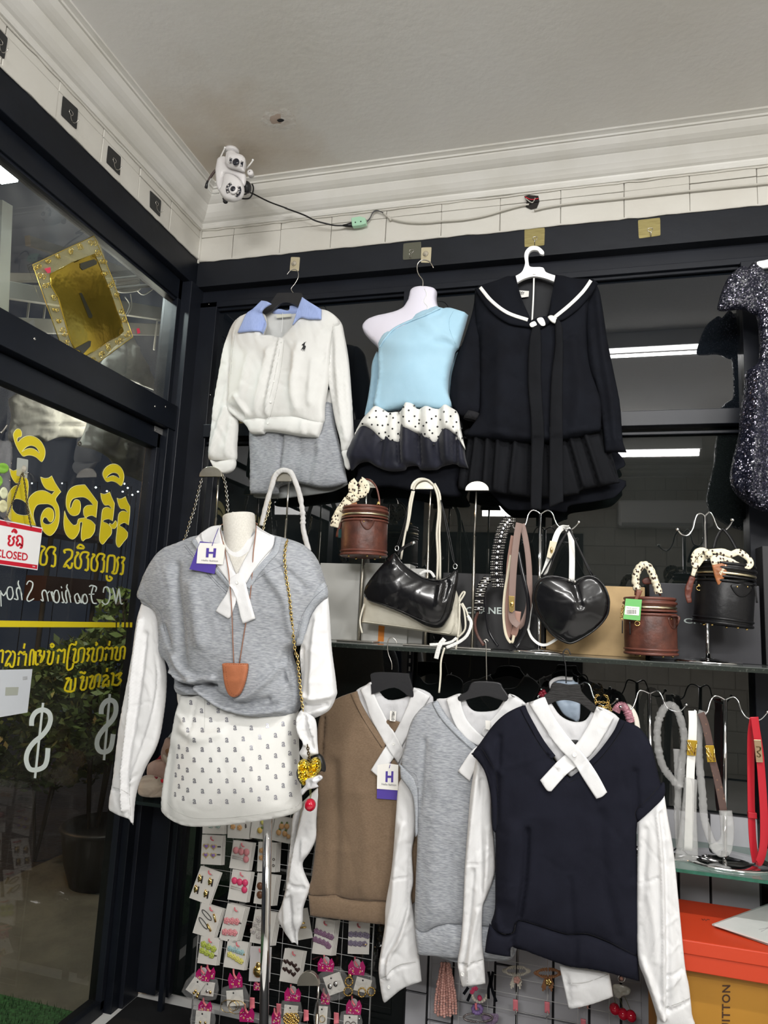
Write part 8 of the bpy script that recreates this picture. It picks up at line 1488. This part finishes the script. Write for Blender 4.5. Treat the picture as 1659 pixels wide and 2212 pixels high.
def shrub(label, c, r, n, col, seed, hh=1.0):
    g = thing('shrub', label, 'plant', (c[0], c[1], -.16)); rs = random.Random(seed); VF = []
    for k in range(n):
        a = rs.uniform(0, 6.28); e = rs.uniform(-1, 1); q = rs.uniform(.55, 1)**.5*r; p = Vector((c[0]+q*math.cos(a)*math.sqrt(1-e*e), c[1]+q*math.sin(a)*math.sqrt(1-e*e), c[2]+q*e*hh))
        d = Vector((rs.uniform(-1, 1), rs.uniform(-1, 1), rs.uniform(-.4, 1))).normalized(); s = d.cross(Vector((rs.uniform(-1, 1), rs.uniform(-1, 1), .3))).normalized(); l = rs.uniform(.05, .09)
        VF.append(([p, p+d*l*.5+s*l*.22, p+d*l, p+d*l*.5-s*l*.22], [(0, 1, 2), (0, 2, 3)]))
    o = obj('foliage', *join(*VF), mat('leaf_'+label[:12], col, .45, col2=tuple(q*.45 for q in col), vs=8), g, smooth=False); o['kind'] = 'stuff'
    st = [tubevf([(c[0], c[1], -.16), (c[0]+.3*r*math.cos(t), c[1]+.3*r*math.sin(t), c[2]), (c[0]+.8*r*math.cos(t), c[1]+.8*r*math.sin(t), c[2]+r*.5)], .010, seg=5, sm=3) for t in (0, 1.6, 3.1, 4.7)]
    obj('stems', *join(*st), mat('bark', (.06, .04, .025), .8), g)
    return g
def outp(x, y, X): return PX(x, y, X)
a1_ = outp(230, 1500, -2.75); shrub('dense green shrub outside behind the yellow lettering', a1_, .48, 3200, (.16, .22, .06), 3, .8)
a2_ = outp(110, 1560, -3.3); shrub('broad dark shrub outside behind the dollar signs', a2_, .60, 3200, (.12, .17, .05), 5, .7)
a3_ = outp(290, 1350, -2.5); shrub('leafy sprig outside near the door hinge side', a3_, .22, 500, (.20, .28, .07), 8)
tb = thing('plant_tub', 'round dark tub standing outside under the shrubs', 'tub', (*outp(235, 1700, -2.6).xy, -.12))
c = outp(235, 1700, -2.6); lathe('tub', [(.15, -.12), (.20, .03), (.23, .2), (.245, .22), (.23, .235), (.20, .21), (.17, .17), (.001, .17)], (c.x, c.y, 0), mat('dark_tub', (.02, .02, .02), .5), tb, 36)
# awning frame, canvas and coiled cord above the door
TIM = mat('grey_timber', (.13, .125, .11), .7, var=.3, vs=5)
af = thing('awning_frame', 'grey timber beams of the awning seen through the transom glass', 'awning frame', (-2.3, 2.4, 2.6))
for (q0, q1, X0, h_) in (((-60, 615), (420, 690), -2.35, .075), ((-60, 700), (420, 715), -2.45, .07), ((-60, 600), (420, 600), -2.9, .05), ((60, 520), (430, 640), -3.1, .06)):
    a = outp(*q0, X0); b = outp(*q1, X0); V, F = ribbonvf([a, b], (0, 0, 1), h_, .04, sm=0); obj('beam', V, F, TIM, af, smooth=False)
pp_ = thing('white_post', 'pale post outside at the left edge of the transom glass', 'post', outp(2, 640, -1.95)); V, F = ribbonvf([outp(-10, 800, -1.95), outp(4, 440, -1.95)], (0, 1, 0), .05, .05, sm=0); obj('post', V, F, mat('white_post_paint', (.6, .62, .6), .5), pp_, smooth=False)
CAN = wovenmat('grey_canvas', (.42, .41, .37), (.30, .29, .26), wrinkle=.02, ws=5, heather=(3, (1, 1, 1)))
cw_ = thing('canvas_drape', 'pale canvas awning hanging outside above the glass door', 'canvas', outp(280, 850, -2.15))
cloth('upper_canvas', T2((845, 655, 'c'), (900, 780), (1040, 1040, 'c'), (700, 900), (640, 860), (720, 750)), ('X', -2.10), CAN, cw_, t=.02, R=.05, wr=(.02, 6, 6), folds=[(T2((820, 700), (800, 930)), -.02, .02)])
cloth('lower_canvas', L9((1045, 40, 'c'), (1240, 60), (1680, 180), (2000, 330), (2000, 780), (1800, 800), (1700, 780), (1560, 720), (1480, 690), (1350, 560), (1310, 500), (1200, 430), (1080, 385), (1000, 370), (925, 350, 'c'), (980, 250), (1030, 130)), ('X', -2.10), CAN, cw_, t=.03, R=.06, wr=(.03, 6, 6), folds=[(L9((1430, 150), (1380, 500)), .03, .02), (L9((1220, 120), (1300, 300)), .02, .03)])
obj('eyelet', *tubevf([PX(952/5.53+2.6*math.cos(t), 322/5.53+900+3.6*math.sin(t), -2.065) for t in [k*.5236 for k in range(12)]], .004, True, 6), mat('dark_bronze'), cw_)
cd_ = thing('canvas_drape', 'dark grey canvas panel hanging behind the lettering outside', 'canvas', outp(120, 980, -2.6))
cloth('dark_canvas', L9((170, -260), (1040, -200), (1100, 60), (960, 250), (700, 250), (520, 310), (400, 240), (110, 300), (140, 0)), ('X', -2.5), wovenmat('dark_canvas', (.16, .155, .14), (.11, .105, .095), wrinkle=.02, ws=4), cd_, t=.02, R=.05, wr=(.02, 5, 5), folds=[(L9((430, 95), (1040, 95)), -.01, .01)])
cc_ = thing('cord_bundle', 'bundle of pale looped cord hanging outside the transom', 'cord', outp(285, 605, -2.2))
for k in range(9): tube('cord', [outp(*q, -2.2+.006*(k % 3)) for q in T2((735, 300+k*9), (800, 292+k*9), (860+4*k, 285+k*8), (890, 300+9*k), (840, 330+7*k), (770, 340+6*k), (735, 330+5*k))], .004, mat('pale_cord', (.40, .39, .35), .7), cc_, seg=6)
tube('cord', [outp(*q, -2.2) for q in T2((870, 370), (920, 405), (1000, 350))], .003, mat('pale_cord'), cc_, seg=6); tube('cord', [outp(*q, -2.2) for q in T2((835, 400), (842, 480), (805, 540), (830, 470), (800, 420))], .003, mat('pale_cord'), cc_, seg=6)
lp_ = thing('flood_lamp', 'bright white flood lamp outside, glaring through the left edge of the transom', 'lamp', PX(4, 380, -2.2)); c = PX(4, 380, -2.2)
box('housing', (c.x-.05, c.y-.09, c.z+.02), (c.x+.04, c.y+.05, c.z+.05), BLACKPL, lp_); box('lens', (c.x-.045, c.y-.085, c.z+.0), (c.x+.035, c.y+.045, c.z+.019), mat('flood_glow', (1, 1, 1), .5, emit=((.93, 1, .97), 60)), lp_, 0); tube('arm', [(c.x, c.y, c.z+.05), (c.x, c.y, c.z+.25), (XL-.12, c.y, c.z+.25)], .012, BLACKPL, lp_, sm=0)
fl_ = area('flood_light', (c.x, c.y, c.z-.005), (.08, .13), 9, (0, math.radians(-20), 0), (.93, 1, .97))
for q_, X_ in ((T2((700, 560))[0], -2.13), (T2((1000, 620))[0], -2.13), (L9((400, -250))[0], -2.53), (L9((200, -250))[0], -2.53)):
    p = PX(*q_, X_); tube('hanging_rod', [(p.x, p.y, p.z-.12), (p.x, p.y, 3.0), (XL-.12, p.y, 3.0)], .006, TIM, af, sm=0, seg=6)
# distant street lamps and a wooden stall far off
lampm = mat('street_lamp_glow', (1, 1, 1), .5, emit=((.9, 1, .97), 25)); rl = 0
for x, y in ((207, 1053), (231, 1061), (276, 1054), (265, 1062), (286, 1069), (298, 1062), (69, 1044), (134, 1044), (269, 1045), (309, 1089)):
    p = outp(x, y, -9); t = thing('street_lamp', 'tiny white street lamp glowing in the distance through the door glass', 'lamp', p, 'distant street lamps'); ball('bulb', p, .016 if x > 150 else .010, lampm, t, 10, 6); tube('pole', [p+Vector((0, 0, .01)), p+Vector((0, .12, .05)), (p.x, p.y+.14, p.z-.1), (p.x, p.y+.14, -.2)], .008, BLACKPL, t, sm=0, seg=5)
p = outp(40, 1400, -6.5)
wf2 = thing('street_stall', 'dim brown wooden stall across the road seen low through the door', 'stall', outp(150, 1240, -6))
a = outp(115, 1245, -6); b = outp(190, 1195, -6); box('counter', (-6.3, a.y-.1, a.z-.3), (-6, a.y+1.0, a.z), mat('red_brown_wood', (.13, .05, .03), .6), wf2, 0); box('awning', (-6.4, a.y-.4, a.z+.5), (-5.9, a.y+.9, a.z+.56), mat('mauve_awning', (.20, .15, .17), .6), wf2, 0)
for dy in (0, .9): tube('post', [(-6.1, a.y+dy, -.16), (-6.1, a.y+dy, a.z+.5)], .03, TIM, wf2, sm=0)
for loc, e, col in (((-5.2, 2.2, 2.6), 90, (1, .55, .22)), ((-2.3, 3.0, 2.6), 30, (1, .93, .8))):  # added point lights without fixtures, brighten the plants and road outside
    l = bpy.data.lights.new('outside_fill_light', 'POINT'); l.energy = e; l.color = col; l.shadow_soft_size = .15; o = bpy.data.objects.new('outside_fill_light', l); COL.objects.link(o); o.location = loc
# ---------------- security camera and cabling -----------------------------
def Q(*p): return Z(440, 310, 9.217, p)
YC = 2.22
CW = mat('camera_white', (.72, .70, .70), .28); LNS = mat('lens_glass', (.008, .009, .02), .06, coat=1); LED = mat('led_glass', (.45, .43, .42), .15)
g = thing('security_camera', 'white double lens security camera with antennas in the ceiling corner', 'camera', PY(505, 385, YC))
cloth('shell', Q((300, 310), (430, 268), (480, 330), (470, 440), (560, 500), (720, 560), (832, 610), (838, 760), (800, 850), (720, 740), (600, 660), (440, 640), (425, 720), (412, 820), (380, 920), (320, 965), (272, 880), (256, 700), (248, 560), (275, 400)), YC-.02, CW, g, t=.03, R=.03, h=2.5, wr=0)
hd = cloth('upper_head', Q((455, 330), (460, 240), (490, 180), (560, 158), (640, 176), (685, 225), (770, 248), (825, 290), (835, 400), (815, 540), (780, 562), (650, 522), (500, 482), (455, 440)), YC-.045, CW, g, t=.03, R=.02, h=2.5, wr=0)
fc = drape('face', Q((490, 212), (540, 200), (650, 222), (780, 262), (826, 312), (822, 420), (802, 535), (770, 555), (640, 515), (510, 478), (468, 430), (472, 310)), [hd], CW, g, off=.002, t=.003, h=2.5, default=YC-.07, bvh=True)
lb_ = cloth('lower_head', Q((425, 650), (500, 625), (620, 655), (720, 725), (790, 820), (800, 950), (770, 1050), (700, 1115), (600, 1155), (500, 1150), (420, 1120), (350, 1030), (325, 960), (390, 880), (412, 760)), YC-.035, CW, g, t=.045, R=.05, h=2.5, wr=0)
def lens(c, rpx, onto, nm='lens', m_=LNS):
    p = hit(*Q(c)[0], onto, YC-.07, .003); k = (PY(600, 400, YC-.07)-PY(601, 400, YC-.07)).length; r = rpx/9.217*k
    lathe(nm, [(r, -.004), (r, .002), (r*.9, .004), (r*.6, .0055), (.0002, .006)], p, m_, g, 20, Matrix.Rotation(math.pi/2, 3, 'X'))
lens((648, 378), 68, [fc]); lens((605, 930), 85, [lb_], 'lens_ring', CW); 
p = hit(*Q((605, 930))[0], [lb_], YC-.07, .008); lathe('lens', [(.0105, -.004), (.0105, .003), (.008, .005), (.0002, .006)], p, LNS, g, 20, Matrix.Rotation(math.pi/2, 3, 'X'))
band('led_strip', Q((545, 295), (528, 395)), 5.5, [fc], LNS, g, off=.001, t=.002, default=YC-.07, h=2); band('led_strip', Q((768, 360), (752, 460)), 5.5, [fc], LNS, g, off=.001, t=.002, default=YC-.07, h=2)
band('led_strip', Q((550, 798), (490, 850), (470, 915), (492, 985)), 6.5, [lb_], LNS, g, off=.001, t=.002, default=YC-.07, h=2); band('led_strip', Q((705, 862), (722, 930), (700, 1000), (645, 1050)), 6.5, [lb_], LNS, g, off=.001, t=.002, default=YC-.07, h=2)
for q, o_ in (((542, 305), fc), ((528, 385), fc), ((765, 372), fc), ((752, 450), fc), ((545, 802), lb_), ((498, 850), lb_), ((475, 912), lb_), ((490, 975), lb_), ((703, 875), lb_), ((712, 932), lb_), ((692, 1000), lb_), ((648, 1042), lb_)): ball('led', hit(*Q(q)[0], [o_], YC-.07, .0045), .0036, LED, g, 10, 6)
ANT = mat('frosted_antenna', (.68, .66, .64), .3)
for P in (((420, 95), (370, 200), (290, 370)), ((975, 345), (920, 420), (850, 500)), ((268, 410), (255, 500), (262, 580))): tube('antenna', [PY(*q, YC) for q in Q(*P)], .0032, ANT, g)
ball('antenna_tip', PY(*Q((422, 85))[0], YC), .0045, WHITEPL, g); ball('antenna_tip', PY(*Q((977, 330))[0], YC), .0045, WHITEPL, g)
pk = PY(*Q((925, 575))[0], YC-.02); lathe('knob', [(.0115, -.02), (.0125, 0), (.0105, .004), (.0002, .004)], pk, CW, g, 20, Matrix.Rotation(math.pi/2, 3, 'X')@Matrix.Rotation(.2, 3, 'Y')); ball('knob_hole', pk+Vector((0, -.005, 0)), .0018, BLACKPL, g)
ball('bracket_joint', PY(*Q((860, 870))[0], YC+.03), .024, BLACKPL, g, s=(.75, 1, 1)); a = PY(*Q((860, 870))[0], YC+.03); tube('bracket', [a, PY(528, 398, 2.40)], .009, BLACKPL, g, sm=0)
lathe('mount', [(.03, 0), (.03, .012)], (PY(500, 335, YC+.03).x, YC+.03, CZ-.012), CW, g, 20); tube('mount_arm', [PY(500, 360, YC+.02), (PY(500, 335, YC+.03).x, YC+.03, CZ-.01)], .012, CW, g, sm=0)
ball('microphone', PY(*Q((432, 1155))[0], YC-.02), .010, BLACKPL, g, s=(1, 1, .8)); tube('pull_cord', [PY(*q, YC-.02) for q in Q((400, 1090), (415, 1130), (432, 1155))], .006, BLACKPL, g)
tube('short_cable', [PY(*q, YC) for q in Q((240, 530), (190, 590), (130, 680), (90, 760))], .005, mat('brown_rubber', (.07, .045, .04), .5), g); tube('connector', [PY(*q, YC) for q in Q((90, 750), (60, 820), (45, 885))], .006, BLACKPL, g, sm=0)
tube('clear_tube', [PY(*q, YC) for q in Q((150, 700), (100, 800), (110, 920), (180, 990), (300, 985))], .003, mat('clear_tubing', (.6, .6, .57), .2, alpha=.7), g)
cb_ = thing('power_cable', 'black power cable running from the camera to a green socket', 'cable', PY(640, 455, 2.45))
tube('cable', [PY(*q, 2.44) for q in Q((850, 700), (930, 760), (985, 860), (975, 980), (920, 1080), (830, 1100), (740, 1085), (760, 1030), (850, 1000), (880, 965), (1000, 1010), (1300, 1160), (1640, 1285))]+[PY(*q, 2.47+.01*i) for i, q in enumerate(Z(400, 300, 3.318, [(720, 497), (850, 545), (930, 585), (1000, 605), (1070, 620), (1135, 621)]))], .0032, mat('black_rubber', (.008, .008, .009), .45), cb_, seg=8, sm=4)
def G6(*p): return Z(400, 300, 3.318, p)
V, F = tubevf([PY(*q, 2.525) for q in G6((1130, 621), (1150, 621), (1160, 620), (1203, 614))], lambda s: (.004, .006, .007, .012)[min(3, int(s*3.01))], seg=10); obj('plug', V, F, mat('black_rubber'), cb_)
so = thing('green_socket', 'pale green in-line socket hanging on the block wall', 'socket', PY(777, 485, 2.52))
plate('socket_body', G6((1199, 585), (1262, 574), (1302, 585), (1306, 625), (1265, 638), (1206, 645)), 2.535, mat('mint_plastic', (.40, .66, .48), .4), so, t=.022, bev=.003)
for q in ((1220, 598), (1259, 592)): ball('hole', PY(*G6(q)[0], 2.512), .0028, BLACKP, so)
for dy in (0, 7): tube('grey_wire', [PY(*q, 2.535) for q in G6((1303, 590+dy), (1325, 565+dy), (1345, 525+dy), (1375, 512+dy*.6), (1420, 530))], .0018, mat('grey_wire', (.07, .07, .075), .5), so, seg=6)
wc = thing('wall_cable', 'cream painted cable looping along the block wall into a broken hole', 'cable', PY(1100, 450, 2.54))
def G9(*p): return Z(900, 200, 2.186, p)
PC = mat('cream_cable', (.50, .48, .43), .5)
tube('cable', [PY(*q, YB-.012) for q in G6((1415, 528), (1470, 568), (1560, 592), (1659, 600))+G9((60, 613), (110, 608), (220, 600), (330, 580), (420, 553), (500, 532), (530, 528))], .0036, PC, wc)
tube('cable', [PY(*q, YB-.012) for q in G9((555, 556), (620, 540), (760, 520), (1000, 496), (1300, 463), (1659, 428), (1900, 405))], .0036, PC, wc)
ho_ = G9((508, 490), (530, 484), (575, 488), (580, 515), (568, 545), (540, 552), (515, 540), (520, 512))
plate('broken_hole', ho_, YB-.003, mat('hole_shadow', (.02, .017, .016), .9), wc, t=.001)
for P, m_ in ((G9((512, 492), (540, 505), (575, 500)), REDM), (G9((515, 500), (545, 520), (560, 498)), PC), (G9((525, 530), (550, 515), (578, 512)), BLACKPL)): tube('loose_wire', [PY(*q, YB-.010) for q in P], .002, m_, wc, seg=6)
tube('saddle_clip', [PY(*q, YB-.010) for q in G6((1458, 560), (1468, 572), (1474, 585))], .006, PC, wc)
# ---------------- plush toy behind the dress form -------------------------
def T(*p): return Z(300, 1560, 12.29, p)
zz = PY(340, 1722, 2.42).z
bk = thing('side_ledge', 'narrow black ledge behind the dress form holding a plush toy', 'ledge', (PY(350, 1722, 2.42).x, 2.42, 0))
box('top_board', (PY(285, 1722, 2.42).x, 2.34, zz-.012), (PY(300, 1722, 2.42).x+.26, 2.57, zz), mat('dark_green_glass', (.012, .02, .02), .2), bk, .001); box('support', (PY(350, 1722, 2.42).x, 2.52, -.02), (PY(350, 1722, 2.42).x+.02, 2.54, zz-.012), FRAME, bk, .002)
g = thing('plush_toy', 'dusty pink plush toy in cream clothes sitting behind the dress form', 'toy', PY(345, 1722, 2.40))
PK = wovenmat('dusty_pink_plush', (.40, .27, .22), (.34, .22, .18), wrinkle=.003); CRP = wovenmat('cream_plush', (.50, .41, .33), (.44, .36, .29), wrinkle=.004)
cloth('body', T((260, 1200), (300, 1080), (450, 1000), (650, 970), (900, 1000), (1000, 1200), (980, 1550), (700, 1540), (400, 1480), (260, 1400)), 2.41, PK, g, t=.05, R=.06, h=3, wr=(.004, 20, 20))
cloth('head', T((760, 400), (700, 560), (640, 720), (640, 920), (680, 1040), (800, 1130), (950, 1150), (1100, 1000), (1150, 600), (1000, 380)), 2.39, PK, g, t=.05, R=.06, h=3, wr=(.003, 20, 20))
cloth('muzzle', T((640, 880), (700, 860), (800, 960), (900, 1000), (900, 1120), (780, 1120), (690, 1040)), 2.355, CRP, g, t=.02, R=.03, h=3, wr=0)
cloth('brown_patch', T((700, 760), (770, 700), (900, 720), (920, 900), (840, 960), (770, 900)), 2.352, mat('brown_plush', (.20, .10, .05), .9), g, t=.012, R=.02, h=3, wr=0)
cloth('hat', T((750, 430), (850, 300), (1000, 120), (1040, 90), (1100, 300), (1000, 460), (900, 440), (800, 400)), 2.37, mat('pale_grey_plush', (.45, .47, .48), .9), g, t=.03, R=.04, h=3, wr=0)
cloth('leg', T((20, 1850), (60, 1600), (110, 1440), (260, 1400), (450, 1440), (560, 1480), (640, 1600), (900, 1640), (950, 1900), (700, 1970), (400, 1990), (120, 1950)), 2.37, CRP, g, t=.05, R=.05, h=3, wr=(.004, 20, 20), folds=[(T((300, 1980), (500, 1850), (700, 1700)), -.008, .006), (T((200, 1560), (400, 1520), (500, 1470)), -.006, .006)])
cloth('red_ribbon', T((590, 1510), (760, 1530), (900, 1500), (900, 1600), (760, 1600), (610, 1610)), 2.33, REDM, g, t=.008, R=.01, h=3, wr=0)
cloth('red_ribbon', T((400, 1440), (500, 1450), (510, 1475), (460, 1510), (430, 1475)), 2.335, mat('dark_red'), g, t=.004, R=.01, h=2.5, wr=0)
cloth('red_ribbon', T((430, 1000), (500, 960), (580, 870), (640, 870), (640, 950), (560, 985)), 2.39, mat('dark_red'), g, t=.01, R=.01, h=2.5, wr=0)
